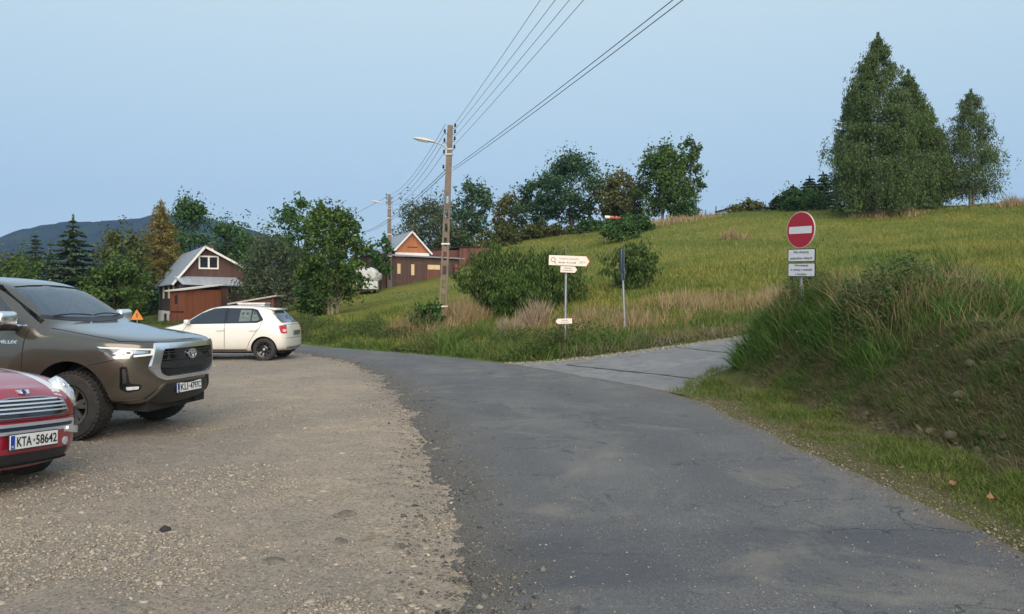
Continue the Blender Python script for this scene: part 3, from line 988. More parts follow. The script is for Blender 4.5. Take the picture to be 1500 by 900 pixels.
def wheel(name, parent, c, side, rad, width, rim_r, style, rimmat, tread=False):
    """side=+1: outer face at +y"""
    wroot = MB()
    w2 = width / 2; s = side
    prof = [(rim_r * .97, -w2 * .8), (rim_r + .02, -w2), (rad - .035, -w2), (rad - .006, -w2 * .80), (rad, -w2 * .4), (rad, w2 * .4), (rad - .006, w2 * .80), (rad - .035, w2), (rim_r + .02, w2), (rim_r * .97, w2 * .85)]
    wroot.lathe(prof, 64)
    if tread:
        for k in range(44):
            a = 2 * math.pi * k / 44
            for j, (yy, da) in enumerate(((-.78, 0), (-.3, .5), (.3, 0), (.78, .5))):
                aa = a + da * 2 * math.pi / 44
                rt = Matrix.Rotation(-aa, 3, 'Y') @ Matrix.Rotation(.35 if j % 2 else -.35, 3, 'X')
                rr = rad + .002 if abs(yy) < .5 else rad - .008
                wroot.box((rr * math.cos(aa), yy * w2, rr * math.sin(aa)), (.016, width * .20, rad * .085), rt)
    ty = wroot.build('tyre', M_rubber, None, smooth=30)
    wh = empty(name, c); wh.parent = parent; ty.parent = wh
    rm = MB()
    yo = s * w2
    rm.lathe([(rim_r * .98, -s * w2 * .8), (rim_r * .90, -s * w2 * .5), (rim_r * .88, s * w2 * .55), (rim_r * .94, yo * .9), (rim_r * 1.0, yo * .93)], 48)
    ri = rm.build('rim', rimmat, wh, smooth=35)
    disc = MB(); disc.lathe([(.001, s * w2 * .15), (rim_r * .9, s * w2 * .15)], 32); disc.build('brake_disc', M_under, wh, smooth=30)
    sp = MB()
    def bar(a, r0, r1, w0, w1, y0, y1, t=.022):
        ca, sa = math.cos(a), math.sin(a)
        P_ = lambda r_, o_, y: (r_ * ca - o_ * sa, y, r_ * sa + o_ * ca)
        vs = [P_(r0, -w0, y0), P_(r0, w0, y0), P_(r1, w1, y1), P_(r1, -w1, y1)]
        vs2 = [(p[0], p[1] - s * t, p[2]) for p in vs]
        sp.add(vs + vs2, [(0, 1, 2, 3), (7, 6, 5, 4), (0, 4, 5, 1), (1, 5, 6, 2), (2, 6, 7, 3), (3, 7, 4, 0)])
    if style == 'six':
        for k in range(6):
            a = 2 * math.pi * k / 6 + .2
            bar(a - .17, rim_r * .2, rim_r * .92, .028, .022, yo * .62, yo * .88)
            bar(a + .17, rim_r * .2, rim_r * .92, .028, .022, yo * .62, yo * .88)
        sp.lathe([(rim_r * .95, yo * .9), (rim_r * .86, yo * .82), (rim_r * .84, yo * .6)], 48)
    elif style == 'steel':
        sp.lathe([(.001, yo * .70), (rim_r * .30, yo * .72), (rim_r * .42, yo * .50), (rim_r * .5, yo * .46)], 40)
        for k in range(9):
            a = 2 * math.pi * k / 9
            bar(a, rim_r * .46, rim_r * .84, .022, .026, yo * .48, yo * .72, .02)
        sp.lathe([(rim_r * .80, yo * .62), (rim_r * .86, yo * .80), (rim_r * .97, yo * .9)], 40)
    else:
        for k in range(5):
            a = 2 * math.pi * k / 5
            bar(a, rim_r * .18, rim_r * .93, .04, .05, yo * .6, yo * .85)
    sp.build('spokes', rimmat, wh, smooth=35)
    hb = MB(); hb.lathe([(.001, yo * .86), (rim_r * .16, yo * .84), (rim_r * .19, yo * .70), (rim_r * .22, yo * .5)], 24)
    hb.build('hub_cap', M_satin if style != 'steel' else M_chrome, wh, smooth=35)
    return wh


def seat(parent, x, y, z, mat, w=.50, h=.62):
    mb = MB(); mb.box((x, y, z), (.50, w, .16)); mb.box((x - .27, y, z + h / 2), (.14, w * .92, h), Matrix.Rotation(-.22, 3, 'Y'))
    mb.box((x - .39, y, z + h + .13), (.10, w * .5, .17), Matrix.Rotation(-.2, 3, 'Y'))
    return mb.build('seat', mat, parent, bevel=.05, smooth=50)


def steering_wheel(parent, c, tilt):
    mb = MB()
    pts = []
    mt = Matrix.Rotation(tilt, 3, 'Y')
    n = 28
    ring = [Vector(c) + mt @ Vector((0, .185 * math.cos(2 * math.pi * k / n), .185 * math.sin(2 * math.pi * k / n))) for k in range(n + 1)]
    mb.tube(ring, .016, 8, cap=False)
    for a in (0, math.pi, -math.pi / 2):
        mb.tube([Vector(c), Vector(c) + mt @ Vector((0, .18 * math.cos(a), .18 * math.sin(a)))], .02, 6)
    return mb.build('steering_wheel', M_lcloth, parent, smooth=50)


def arch_cutters(axles, rad, y0, y1, mat=M_under):
    out = []
    for ax, az in axles:
        for s in (-1, 1):
            mb = MB(); mb.lathe([(.001, s * y0), (rad, s * y0), (rad, s * y1), (.001, s * y1)], 48, c=(ax, 0, az))
            c = mb.build('cut', mat); 
            bm = bmesh.new(); bm.from_mesh(c.data); bmesh.ops.remove_doubles(bm, verts=bm.verts, dist=.003); bmesh.ops.recalc_face_normals(bm, faces=bm.faces); bm.to_mesh(c.data); bm.free()
            out.append(c)
    return out


def prism_cut(poly, fn0, fn1, mat):
    return MB().prism(poly, fn0, fn1).build('cut', mat)
M_trimgrey = simple('cabin_trim', (.30, .31, .32), .8, var=.15)
M_alloy = simple('dusty_alloy', (.19, .18, .165), .42, .85, var=.3, scale=9)
def half(x, zb, wb, wl, zl, wm, zm, ws, zh, w5, z5, w6, z6, w7, z7, z9, dx=None, k=0):
    pts = [(0, zb), (wb, zb), (wl, zl), (wm, zm), (ws, zh), (w5, z5), (w6, z6), (w7, z7), (w7 * .5, z7 * .25 + z9 * .75), (0, z9)]
    return [(x + (dx[i] * k if dx else 0), p[0], p[1]) for i, p in enumerate(pts)]


def nose(x, w, zb, zl, zm, zh, z5, z6, z7, z9, dx, k=1, t5=.95, t6=.78, t7=.5):
    return half(x, zb, w * .85, w * .97, zl, w, zm, w * .985, zh, w * t5, z5, w * t6, z6, w * t7, z7, z9, dx, k)


# ================================================================== grey pickup truck
def make_pickup():
    root = empty('pickup_truck')
    gx_ = lambda x: float(np.interp(x, [-.3, .15, .4, .58, .8, 1.02, 1.12, 1.38, 1.72], [-.3, .28, .56, .80, 1.06, 1.30, 1.38, 1.55, 1.72])) if -.3 < x < 1.72 else x
    MP = paint('bronze_grey_paint', (.105, .094, .074), metal=.6, rough=.2, dirt=(.15, .12, .085), dirtz=.55, dirtamt=.35)
    dx = [-.20, -.17, -.04, 0, -.005, -.015, -.04, -.04, -.035, -.035]
    S = [
        nose(2.665, .24, .36, .44, .72, 1.045, 1.115, 1.135, 1.145, 1.15, dx),
        nose(2.64, .46, .36, .44, .72, 1.045, 1.115, 1.14, 1.15, 1.155, dx),
        nose(2.57, .66, .37, .45, .72, 1.045, 1.12, 1.15, 1.165, 1.17, dx),
        nose(2.44, .80, .38, .46, .74, 1.05, 1.13, 1.165, 1.18, 1.19, dx, .7),
        nose(2.26, .885, .40, .48, .76, 1.06, 1.145, 1.185, 1.20, 1.205, dx, .3),
        half(2.05, .42, .80, .91, .50, .925, .78, .90, 1.08, .875, 1.165, .74, 1.21, .46, 1.225, 1.23),
        half(1.72, .42, .80, .92, .52, .945, .82, .905, 1.11, .88, 1.20, .75, 1.245, .46, 1.26, 1.265),
        half(1.38, .42, .80, .91, .50, .935, .82, .905, 1.12, .88, 1.22, .76, 1.28, .46, 1.30, 1.305),
        half(1.12, .42, .80, .90, .48, .925, .82, .905, 1.10, .865, 1.22, .76, 1.29, .48, 1.325, 1.335),
        half(1.02, .42, .80, .90, .48, .925, .82, .905, 1.11, .86, 1.235, .76, 1.345, .50, 1.385, 1.395),
        half(.80, .42, .80, .895, .47, .92, .82, .905, 1.12, .85, 1.245, .725, 1.50, .58, 1.545, 1.56),
        half(.58, .42, .80, .895, .47, .92, .82, .905, 1.13, .845, 1.25, .69, 1.64, .56, 1.695, 1.71),
        half(.40, .42, .80, .895, .47, .92, .82, .905, 1.13, .845, 1.25, .665, 1.73, .55, 1.79, 1.81),
        half(.15, .42, .80, .895, .47, .92, .82, .905, 1.13, .845, 1.25, .655, 1.755, .55, 1.83, 1.85),
        half(-.3, .42, .80, .895, .47, .92, .82, .905, 1.14, .845, 1.26, .65, 1.76, .55, 1.845, 1.87),
        half(-.8, .42, .80, .895, .47, .92, .82, .905, 1.15, .845, 1.27, .655, 1.74, .55, 1.82, 1.845),
        half(-1.0, .42, .80, .895, .47, .92, .82, .905, 1.15, .845, 1.27, .68, 1.68, .57, 1.75, 1.77),
        half(-1.07, .42, .80, .895, .47, .92, .82, .905, 1.15, .85, 1.24, .74, 1.36, .6, 1.38, 1.38),
        half(-1.12, .42, .80, .895, .47, .92, .82, .905, 1.14, .87, 1.19, .78, 1.20, .5, 1.20, 1.20),
        half(-1.5, .46, .80, .91, .52, .94, .84, .905, 1.14, .87, 1.19, .78, 1.20, .5, 1.20, 1.20),
        half(-2.1, .46, .80, .90, .52, .925, .84, .905, 1.14, .87, 1.19, .78, 1.20, .5, 1.20, 1.20),
        half(-2.55, .48, .80, .89, .54, .915, .84, .90, 1.13, .86, 1.18, .78, 1.19, .5, 1.19, 1.19),
        half(-2.64, .52, .76, .84, .58, .87, .84, .86, 1.10, .82, 1.15, .74, 1.16, .5, 1.16, 1.16),
    ]
    S = [[(gx_(p[0]), p[1], p[2]) for p in st] for st in S]
    body = loft_body(S)
    body.data.materials.append(MP)
    bvh = bvh_of(body)
    side_win = [[(.80, 1.30), (-.17, 1.285), (-.17, 1.715), (.23, 1.715), (.46, 1.615)], [(-.27, 1.285), (-.93, 1.30), (-.86, 1.70), (-.27, 1.715)]]
    ws = [(-.685, 1.412), (-.4, 1.382), (0, 1.372), (.4, 1.382), (.685, 1.412), (.595, 1.70), (.54, 1.745), (.3, 1.765), (0, 1.775), (-.3, 1.765), (-.54, 1.745), (-.595, 1.70)]
    side_win = [[(gx_(a), b) for a, b in p] for p in side_win]
    wins = []
    for poly in side_win:
        pr = rounded(poly, .05)
        for s, fr in ((-1, 'right'), (1, 'left')):
            wins.append((pr, fr))
    # measure panels before cutting
    M_ = M_seam
    for (pr, fr) in wins:
        panel('side_window', bvh, pr, fr, M_glass, root, off=-.012, thick=.004, cell=.12)
        o_ = rounded([(Vector(p) * 1.0) for p in pr], 0, 1) if False else None
    panel('windscreen', bvh, rounded(ws, .03, 2), 'front', M_wglass, root, off=-.006, thick=.004, cell=.08)
    # black cowl strip under the screen
    panel('cowl', bvh, [(-.74, 1.372), (-.4, 1.338), (0, 1.325), (.4, 1.338), (.74, 1.372), (.70, 1.414), (.4, 1.386), (0, 1.376), (-.4, 1.386), (-.70, 1.414)], 'front', M_black, root, off=.003, thick=.01, cell=.06)
    mb = MB()
    for y0, y1 in ((-.62, -.02), (.02, .55)):
        pts = []
        for t in np.linspace(0, 1, 8):
            y = y0 + (y1 - y0) * t
            l, n, i_, d_ = bvh.ray_cast(Vector((6, y, 1.385 + .02 * math.sin(t * 3.1))), Vector((-1, 0, 0)))
            pts.append(l + n * .02)
        mb.tube(pts, .009, 6)
    mb.build('wiper', M_black, root)
    # lamps, grille, bumper
    for sd in (-1, 1):
        fr = skew_frame(R(45), sd); f = lambda pts: [(p[0] * -sd, p[1]) for p in pts][:: 1 if sd < 0 else -1]
        hl = panel('headlight', bvh, rounded(f([(.79, 1.085), (1.395, 1.055), (1.385, .975), (1.20, .945), (.985, .935), (.875, 1.0)]), .015, 3), fr, simple('lamp_housing', (.10, .105, .11), .12, .6, var=.4, scale=25, coat=1), root, off=.006, thick=.03, cell=.03)
        panel('running_light', bvh, f([(.83, 1.077), (1.385, 1.052), (1.385, 1.034), (.85, 1.060)]), fr, M_white, hl, off=.013, thick=.012, cell=.03)
        panel('running_light', bvh, f([(1.385, 1.04), (1.375, .98), (1.17, .962), (1.17, .985), (1.345, .998), (1.355, 1.04)]), fr, M_white, hl, off=.013, thick=.012, cell=.03)
        panel('turn_signal', bvh, f([(.965, .966), (1.02, .992), (1.14, .985), (1.13, .95), (.99, .942)]), fr, M_white, hl, off=.012, thick=.012, cell=.03)
        panel('projector', bvh, ring_polys(f(ell(1.12, 1.012, .040, .030)), f(ell(1.12, 1.012, .026, .019))), fr, M_chrome, hl, off=.014, thick=.01, cell=.03)
        panel('projector', bvh, f(ell(1.12, 1.012, .026, .019)), fr, M_gloss, hl, off=.012, thick=.01, cell=.03)
        panel('reflector', bvh, f([(.97, 1.0), (1.05, 1.045), (1.085, 1.04), (1.06, .99)]), fr, M_refl, hl, off=.011, thick=.01, cell=.03)
        panel('reflector', bvh, f([(1.17, 1.035), (1.33, 1.027), (1.32, 1.003), (1.17, 1.0)]), fr, M_refl, hl, off=.011, thick=.01, cell=.03)
        fg = panel('fog_light_recess', bvh, rounded(f([(1.035, .855), (1.105, .86), (1.135, .67), (1.265, .645), (1.25, .585), (1.12, .56), (1.04, .60)]), .02, 3), fr, M_gloss, root, off=.004, thick=.03, cell=.03)
        panel('fog_lamp', bvh, rounded(f([(1.10, .625), (1.235, .630), (1.23, .598), (1.11, .588)]), .012, 3), fr, M_lens_w, fg, off=.010, thick=.02, cell=.03)
        panel('vent_blade', bvh, f([(1.06, .83), (1.09, .83), (1.11, .68), (1.07, .66)]), fr, M_black, fg, off=.012, thick=.02, cell=.03)
    gin = [(-.50, 1.045), (-.555, .84), (-.53, .765), (-.45, .725), (.45, .725), (.53, .765), (.555, .84), (.50, 1.045)]
    gout = [(-.585, 1.105), (-.655, .83), (-.575, .725), (-.47, .682), (.47, .682), (.575, .725), (.655, .83), (.585, 1.105)]
    gr = panel('grille', bvh, gin, 'front', M_gloss, root, off=.004, thick=.02, cell=.05)
    panel('grille_surround', bvh, ring_polys(rounded(gout, .03, 3), rounded(gin, .03, 3)), 'front', M_chrome, root, off=.028, thick=.05, cell=.05)
    M_slat = simple('grille_slat', (.035, .036, .038), .3, .3, var=.1)
    for z in (1.015, .985, .925): panel('slat', bvh, [(-.50 + .0 * z, z), (-.505, z - .012), (.505, z - .012), (.50, z)], 'front', M_slat, gr, off=.018, thick=.02, cell=.06)
    for z in (.80, .778, .756): panel('slat', bvh, [(-.46, z), (-.46, z - .009), (.46, z - .009), (.46, z)], 'front', M_slat, gr, off=.016, thick=.02, cell=.06)
    panel('slat', bvh, rounded([(-.54, .90), (-.545, .835), (-.35, .815), (.35, .815), (.545, .835), (.54, .90)], .02, 3), 'front', simple('grille_bar', (.022, .023, .025), .35), gr, off=.026, thick=.03, cell=.06)
    for y in (-.42, .42): panel('slat', bvh, [(y - .01, 1.02), (y - .014, .915), (y + .014, .915), (y + .01, 1.02)], 'front', M_slat, gr, off=.017, thick=.02, cell=.06)
    em = panel('emblem', bvh, ring_polys(ell(0, .965, .086, .060), ell(0, .965, .072, .047)), 'front', M_chrome, root, off=.034, thick=.02, cell=.06)
    panel('emblem_ring', bvh, ring_polys(ell(0, .963, .026, .046), ell(0, .963, .017, .037)), 'front', M_chrome, em, off=.036, thick=.02, cell=.06)
    panel('emblem_ring', bvh, ring_polys(ell(0, .988, .052, .021), ell(0, .988, .042, .012)), 'front', M_chrome, em, off=.037, thick=.02, cell=.06)
    panel('emblem_back', bvh, ell(0, .965, .074, .049), 'front', simple('emblem_blue', (.03, .05, .07), .2, coat=1), em, off=.029, thick=.02, cell=.06)
    panel('bumper_insert', bvh, rounded([(-.66, .50), (-.47, .635), (.47, .635), (.66, .50), (.60, .40), (-.60, .40)], .03, 3), 'front', M_black, root, off=.012, thick=.03, cell=.05)
    panel('skid_trim', bvh, line_polys([(-.80, .435), (-.62, .47), (-.46, .645)], .028), 'front', MP, root, off=.022, thick=.03, cell=.05)
    panel('skid_trim', bvh, line_polys([(.80, .435), (.62, .47), (.46, .645)], .028), 'front', MP, root, off=.022, thick=.03, cell=.05)
    plate(root, (2.655, 0, .565), (1, 0, .06), 'KLI 4797C')
    # seams
    for sd, fr in ((-1, 'right'), (1, 'left')):
        seam(bvh, [(1.15, 1.24), (1.13, 1.10), (1.12, .8), (1.10, .49)], fr, root, .010)
        seam(bvh, [(-.22, 1.73), (-.22, 1.24), (-.20, .8), (-.22, .49)], fr, root, .010)
        seam(bvh, [(-.97, 1.70), (-1.0, 1.24), (-.90, .85), (-.90, .49)], fr, root, .010)
        seam(bvh, [(-1.15, 1.2), (-1.15, .48)], fr, root, .02)
        panel('sill', bvh, [(1.10, .50), (-.9, .50), (-.9, .435), (1.10, .435)], fr, M_black, root, off=.012, thick=.03, cell=.2)
        panel('door_handle', bvh, rounded([(-.02, 1.125), (-.17, 1.125), (-.17, 1.085), (-.02, 1.085)], .015, 3), fr, M_chrome, root, off=.04, thick=.05, cell=.05)
        panel('door_handle', bvh, rounded([(-.72, 1.135), (-.87, 1.135), (-.87, 1.095), (-.72, 1.095)], .015, 3), fr, M_chrome, root, off=.04, thick=.05, cell=.05)
        panel('window_trim', bvh, line_polys([(1.10, 1.29), (-.17, 1.268), (-.95, 1.283)], .02), fr, M_chrome, root, off=.006, thick=.006, cell=.1)
        fsk = skew_frame(R(45), sd)
        seam(bvh, [(-sd * a, z) for a, z in ((.60, .79), (.74, .865), (.985, .935))], fsk, root, .007)
    seam(bvh, [(1.40, -.79), (1.5, -.80), (2.0, -.815), (2.28, -.80), (2.46, -.68), (2.55, -.56)], 'top', root, .012)
    seam(bvh, [(1.40, .79), (1.5, .80), (2.0, .815), (2.28, .80), (2.46, .68), (2.55, .56)], 'top', root, .012)
    text = text_mesh('badge', 'HILUX', .24, .040, M_chrome, root, plane_matrix((.93, -.918, 1.10), (0, -1, .12)), .004, .03)
    l_, n_, i_, d_ = bvh.ray_cast(Vector((.93, -6, 1.10)), Vector((0, 1, 0)))
    text.data.transform(Matrix.Translation((0, l_.y - .004 + .918, 0)))
    # wheels and arches, cabin hollow
    cut = arch_cutters([(1.72, .43), (-1.365, .43)], .475, .50, 1.2)
    ywin = lambda y0, y1: (lambda a, b: (a, y0, b), lambda a, b: (a, y1, b))
    for poly in side_win:
        cen = sum((Vector(p) for p in poly), Vector((0, 0))) / len(poly)
        pr = rounded([tuple(cen + (Vector(p) - cen) * .985) for p in poly], .045)
        for s in (-1, 1):
            f0, f1 = ywin(s * .50, s * 1.2); cut.append(prism_cut(pr, f0, f1, M_trimgrey))
    cen = Vector((0, 1.56)); pr = [tuple(cen + (Vector(p) - cen) * .975) for p in ws]
    cut.append(prism_cut(pr, lambda a, b: (.2, a, b), lambda a, b: (1.9, a, b), M_trimgrey))
    prof = [(.985, 1.0), (.985, 1.352), (.405, 1.752), (.2, 1.80), (-.8, 1.78), (-.96, 1.66), (-1.0, 1.0)]
    yy = lambda z: .812 - (z - 1.25) * .375
    prof = [(gx_(a), b) for a, b in prof]
    cut.append(prism_cut(prof, lambda a, b: (a, -yy(b), b), lambda a, b: (a, yy(b), b), M_trimgrey))
    boolean(body, cut)
    body.parent = root
    for ax in (1.72, -1.365):
        for s in (-1, 1):
            wheel('wheel', root, (ax, s * .775, .388), s, .388, .265, .235, 'six', M_alloy, tread=True)
    ub = MB(); ub.box((.2, 0, .40), (4.6, 1.2, .16)); ub.box((2.3, 0, .37), (.35, 1.1, .06)); ub.build('chassis', M_under, root)
    for x_ in (1.72, -1.365):
        ax = MB(); ax.tube([(x_, -.7, .38), (x_, .7, .38)], .06); ax.build('axle', M_under, root)
    for y in (-.38, .38): seat(root, .15, y, 1.02, M_lcloth)
    dash = MB(); dash.box((1.05, 0, 1.12), (.28, 1.36, .34)); dash.build('dashboard', M_under, root, bevel=.06, smooth=40)
    steering_wheel(root, (.78, .38, 1.36), R(-25))
    mir = MB(); mir.box((.80, 0, 1.70), (.02, .22, .06)); mm = mir.build('rear_view_mirror', M_black, root, bevel=.01)
    mm.data.transform(Matrix.Translation((-.02, 0, -.05)))
    for s in (-1, 1):
        m1 = MB(); m1.box((.98, s * 1.035, 1.345), (.15, .25, .22)); wm = m1.build('wing_mirror', M_black, root, bevel=.045, bseg=4, smooth=60)
        m2 = MB(); m2.box((1.015, s * 1.035, 1.375), (.13, .258, .165)); m2.build('mirror_cap', M_chrome, wm, bevel=.05, bseg=4, smooth=60)
        m3 = MB(); m3.tube([(1.0, s * .86, 1.26), (.99, s * .97, 1.27)], .035); m3.build('mirror_arm', M_black, wm)
    # tow eye
    te = MB(); te.box((2.50, .35, .36), (.10, .06, .05)); te.build('tow_eye', M_under, root)
    return tag(root, 'dusty bronze-grey double-cab pickup truck with chrome-framed grille and chunky tyres', 'pickup truck', 'vehicles parked on the gravel')


pk = make_pickup()
_a = R(9)
pk.rotation_euler = (0, R(1.2), -_a)
_ax = Vector((-4.90, 9.80, 0))
pk.location = _ax - Vector((math.cos(_a), -math.sin(_a), 0)) * 1.72 + Vector((0, 0, .04))
# ================================================================== white hatchback
def make_white():
    root = empty('hatchback_car')
    MP = paint('white_paint', (.72, .69, .63), rough=.3, dirt=(.42, .37, .29), dirtz=.4, dirtamt=.4)
    dx = [-.16, -.14, -.05, 0, -.01, -.05, -.10, -.10, -.08, -.08]
    dr = [.10, .08, .02, 0, .03, .07, .08, .08, .08, .08]
    rear = lambda x, w, k=1: half(x, .26, w * .85, w * .97, .33, w, .58, w * .97, .84, w * .93, .955, w * .84, 1.0, w * .55, 1.005, 1.01, dr, k)
    S = [
        nose(2.06, .18, .22, .28, .48, .62, .68, .715, .73, .735, dx),
        nose(2.03, .42, .22, .28, .48, .62, .68, .72, .74, .745, dx),
        nose(1.94, .62, .22, .28, .49, .63, .70, .74, .76, .765, dx),
        nose(1.78, .77, .22, .28, .50, .67, .74, .785, .80, .81, dx, .5),
        half(1.55, .22, .70, .825, .28, .85, .52, .83, .74, .78, .82, .64, .855, .42, .87, .875),
        half(1.235, .22, .70, .835, .28, .868, .54, .835, .81, .785, .88, .66, .92, .44, .935, .94),
        half(1.02, .22, .70, .835, .27, .866, .54, .835, .85, .785, .93, .69, .965, .46, .98, .985),
        half(.90, .22, .70, .835, .27, .866, .54, .835, .86, .785, .945, .70, 1.02, .48, 1.045, 1.05),
        half(.65, .22, .70, .835, .27, .862, .54, .835, .87, .785, .955, .665, 1.18, .52, 1.215, 1.22),
        half(.42, .22, .70, .835, .27, .862, .54, .835, .875, .785, .965, .63, 1.30, .50, 1.345, 1.355),
        half(.22, .22, .70, .835, .27, .862, .54, .835, .88, .785, .965, .605, 1.36, .48, 1.415, 1.43),
        half(-.15, .22, .70, .835, .27, .862, .54, .835, .89, .785, .975, .595, 1.385, .48, 1.45, 1.47),
        half(-.6, .22, .70, .835, .27, .862, .54, .835, .90, .785, .985, .595, 1.38, .48, 1.445, 1.465),
        half(-1.0, .22, .70, .835, .28, .866, .55, .84, .91, .785, 1.0, .60, 1.35, .48, 1.415, 1.435),
        half(-1.2, .23, .70, .835, .30, .868, .56, .84, .92, .785, 1.01, .61, 1.31, .48, 1.385, 1.405),
        half(-1.34, .24, .70, .835, .30, .865, .57, .84, .92, .785, 1.01, .625, 1.27, .50, 1.35, 1.37),
        half(-1.41, .24, .70, .83, .30, .86, .57, .83, .92, .78, 1.01, .64, 1.23, .52, 1.28, 1.29),
        half(-1.60, .25, .70, .82, .31, .85, .57, .82, .91, .77, 1.0, .68, 1.05, .55, 1.075, 1.08),
        rear(-1.74, .79), rear(-1.81, .68), rear(-1.85, .46), rear(-1.865, .2),
    ]
    body = loft_body(S); body.data.materials.append(MP); bvh = bvh_of(body)
    wA = [(.83, .985), (-.155, 1.0), (-.155, 1.375), (.16, 1.36), (.45, 1.235)]
    wB = [(-.235, 1.0), (-1.03, 1.03), (-1.15, 1.08), (-.97, 1.315), (-.84, 1.35), (-.235, 1.37)]
    ws = [(-.63, 1.065), (0, 1.03), (.63, 1.065), (.55, 1.33), (.3, 1.385), (0, 1.395), (-.3, 1.385), (-.55, 1.33)]
    wr = [(-.62, 1.03), (.62, 1.03), (.57, 1.22), (.50, 1.285), (-.50, 1.285), (-.57, 1.22)]
    for fr in ('right', 'left'):
        panel('window_trim', bvh, rounded([(.92, .962), (-1.05, 1.0), (-1.205, 1.075), (-1.0, 1.34), (-.86, 1.378), (-.10, 1.392), (.17, 1.378), (.50, 1.245)], .04), fr, M_gloss, root, off=.004, thick=.0, cell=.03)
        for w_ in (wA, wB): panel('side_window', bvh, rounded(w_, .035), fr, M_glass, root, off=.009, thick=.003, cell=.03)
        panel('window_divider', bvh, line_polys([(-.86, 1.02), (-.885, 1.345)], .03), fr, M_black, root, off=.012, thick=.004, cell=.08)
        seam(bvh, [(.80, .96), (.90, .80), (.93, .55), (.86, .28)], fr, root, .011)
        seam(bvh, [(-.19, .98), (-.20, .6), (-.19, .28)], fr, root, .013)
        seam(bvh, [(-1.17, 1.05), (-1.12, .87), (-1.0, .72), (-.86, .50), (-.78, .28)], fr, root, .011)
        seam(bvh, [(.86, .28), (-.78, .28)], fr, root, .009)
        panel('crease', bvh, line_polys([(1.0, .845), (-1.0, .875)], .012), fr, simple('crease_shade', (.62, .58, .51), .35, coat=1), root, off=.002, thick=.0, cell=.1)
        for hx in (.02, -.86): panel('door_handle', bvh, rounded([(hx, .835), (hx - .20, .84), (hx - .20, .80), (hx, .795)], .015, 3), fr, MP, root, off=.03, thick=.04, cell=.05)
        panel('sill', bvh, [(.78, .262), (-.78, .262), (-.78, .215), (.78, .215)], fr, M_black, root, off=.004, thick=.02, cell=.2)
    # cardboard sunshade with round drawings behind the rear side glass
    shade = panel('sunshade', bvh, [(-.55, 1.03), (-.845, 1.045), (-.845, 1.33), (-.55, 1.34)], 'left', simple('pale_card', (.50, .53, .42), .8), root, off=.0055, thick=.0, cell=.03)
    panel('sunshade', bvh, [(-.89, 1.05), (-1.03, 1.055), (-1.09, 1.09), (-.96, 1.28), (-.89, 1.31)], 'left', shade.data.materials[0], root, off=.0055, thick=.0, cell=.03)
    for cx in (-.63, -.75, -.94): panel('drawing', bvh, ell(cx, 1.245, .036, .036, 14), 'left', simple('grey_print', (.13, .14, .12), .8), shade, off=.0068, thick=.0, cell=.1)
    for cx, cz in ((-.65, 1.14), (-.76, 1.11), (-.97, 1.13)): panel('drawing', bvh, rounded([(cx + .05, cz + .012), (cx - .05, cz + .012), (cx - .05, cz - .012), (cx + .05, cz - .012)], .01, 2), 'left', simple('faint_print', (.30, .32, .25), .8), shade, off=.0068, thick=.0, cell=.1)
    panel('windscreen', bvh, rounded(ws, .04, 3), 'front', M_wglass, root, off=.0045, thick=.0, cell=.08)
    panel('rear_window', bvh, rounded(wr, .04, 3), 'rear', M_wglass, root, off=.0045, thick=.0, cell=.08)
    panel('screen_backing', bvh, rounded([(-.65, 1.01), (.65, 1.0), (.60, 1.23), (.52, 1.31), (-.52, 1.31), (-.60, 1.23)], .04, 3), 'rear', M_gloss, root, off=.0015, thick=.0, cell=.08)
    panel('screen_backing', bvh, [(p[0] * 1.03, (p[1] - 1.2) * 1.05 + 1.2) for p in ws], 'front', M_gloss, root, off=.0015, thick=.0, cell=.08)
    # roof spoiler
    sp = MB(); sp.prism([(-1.24, 1.405), (-1.22, 1.37), (-1.42, 1.335), (-1.475, 1.352), (-1.43, 1.378)], lambda a, b: (a, -.50, b - .005), lambda a, b: (a, .50, b - .005))
    sp.build('roof_spoiler', MP, root, bevel=.012, smooth=50)
    # lamps
    for sd in (-1, 1):
        d = Vector((math.cos(R(45)), -sd * math.sin(R(45)), 0)); e = Vector((math.sin(R(45)) * sd, math.cos(R(45)), 0))
        fr = ((lambda a, b, d=d, e=e: -d * 8 + e * a + Vector((0, 0, b))), d)
        f = lambda pts: [(p[0] * sd, p[1]) for p in pts]
        # a runs from the flank (x=-1.62) round to the tailgate
        tl = panel('tail_lamp', bvh, rounded(f([(-.575, .925), (-.625, .745), (-.68, .722), (-.815, .73), (-.83, .945)]), .012, 3), fr, M_lens_red, root, off=.008, thick=.02, cell=.04)
        panel('reversing_lamp', bvh, rounded(f([(-.68, .83), (-.68, .765), (-.79, .765), (-.80, .835)]), .01, 3), fr, simple('pink_lens', (.75, .40, .38), .15, coat=1), tl, off=.012, thick=.02, cell=.04)
        fh = skew_frame(R(40), sd); g = lambda pts: [(p[0] * -sd, p[1]) for p in pts]
        panel('headlight', bvh, rounded(g([(.35, .73), (.80, .70), (.82, .60), (.55, .59), (.42, .65)]), .03, 3), fh, M_lens_w, root, off=.006, thick=.02, cell=.04)
    gr = panel('grille', bvh, rounded([(-.42, .66), (.42, .66), (.36, .56), (-.36, .56)], .03, 3), 'front', M_gloss, root, off=.006, thick=.02, cell=.05)
    panel('bumper_intake', bvh, rounded([(-.55, .40), (.55, .40), (.50, .30), (-.50, .30)], .03, 3), 'front', M_black, root, off=.006, thick=.02, cell=.05)
    panel('bumper_insert', bvh, rounded([(-.62, .37), (.62, .37), (.58, .27), (-.58, .27)], .02, 3), 'rear', simple('grey_bumper', (.22, .20, .17), .7), root, off=.006, thick=.02, cell=.05)
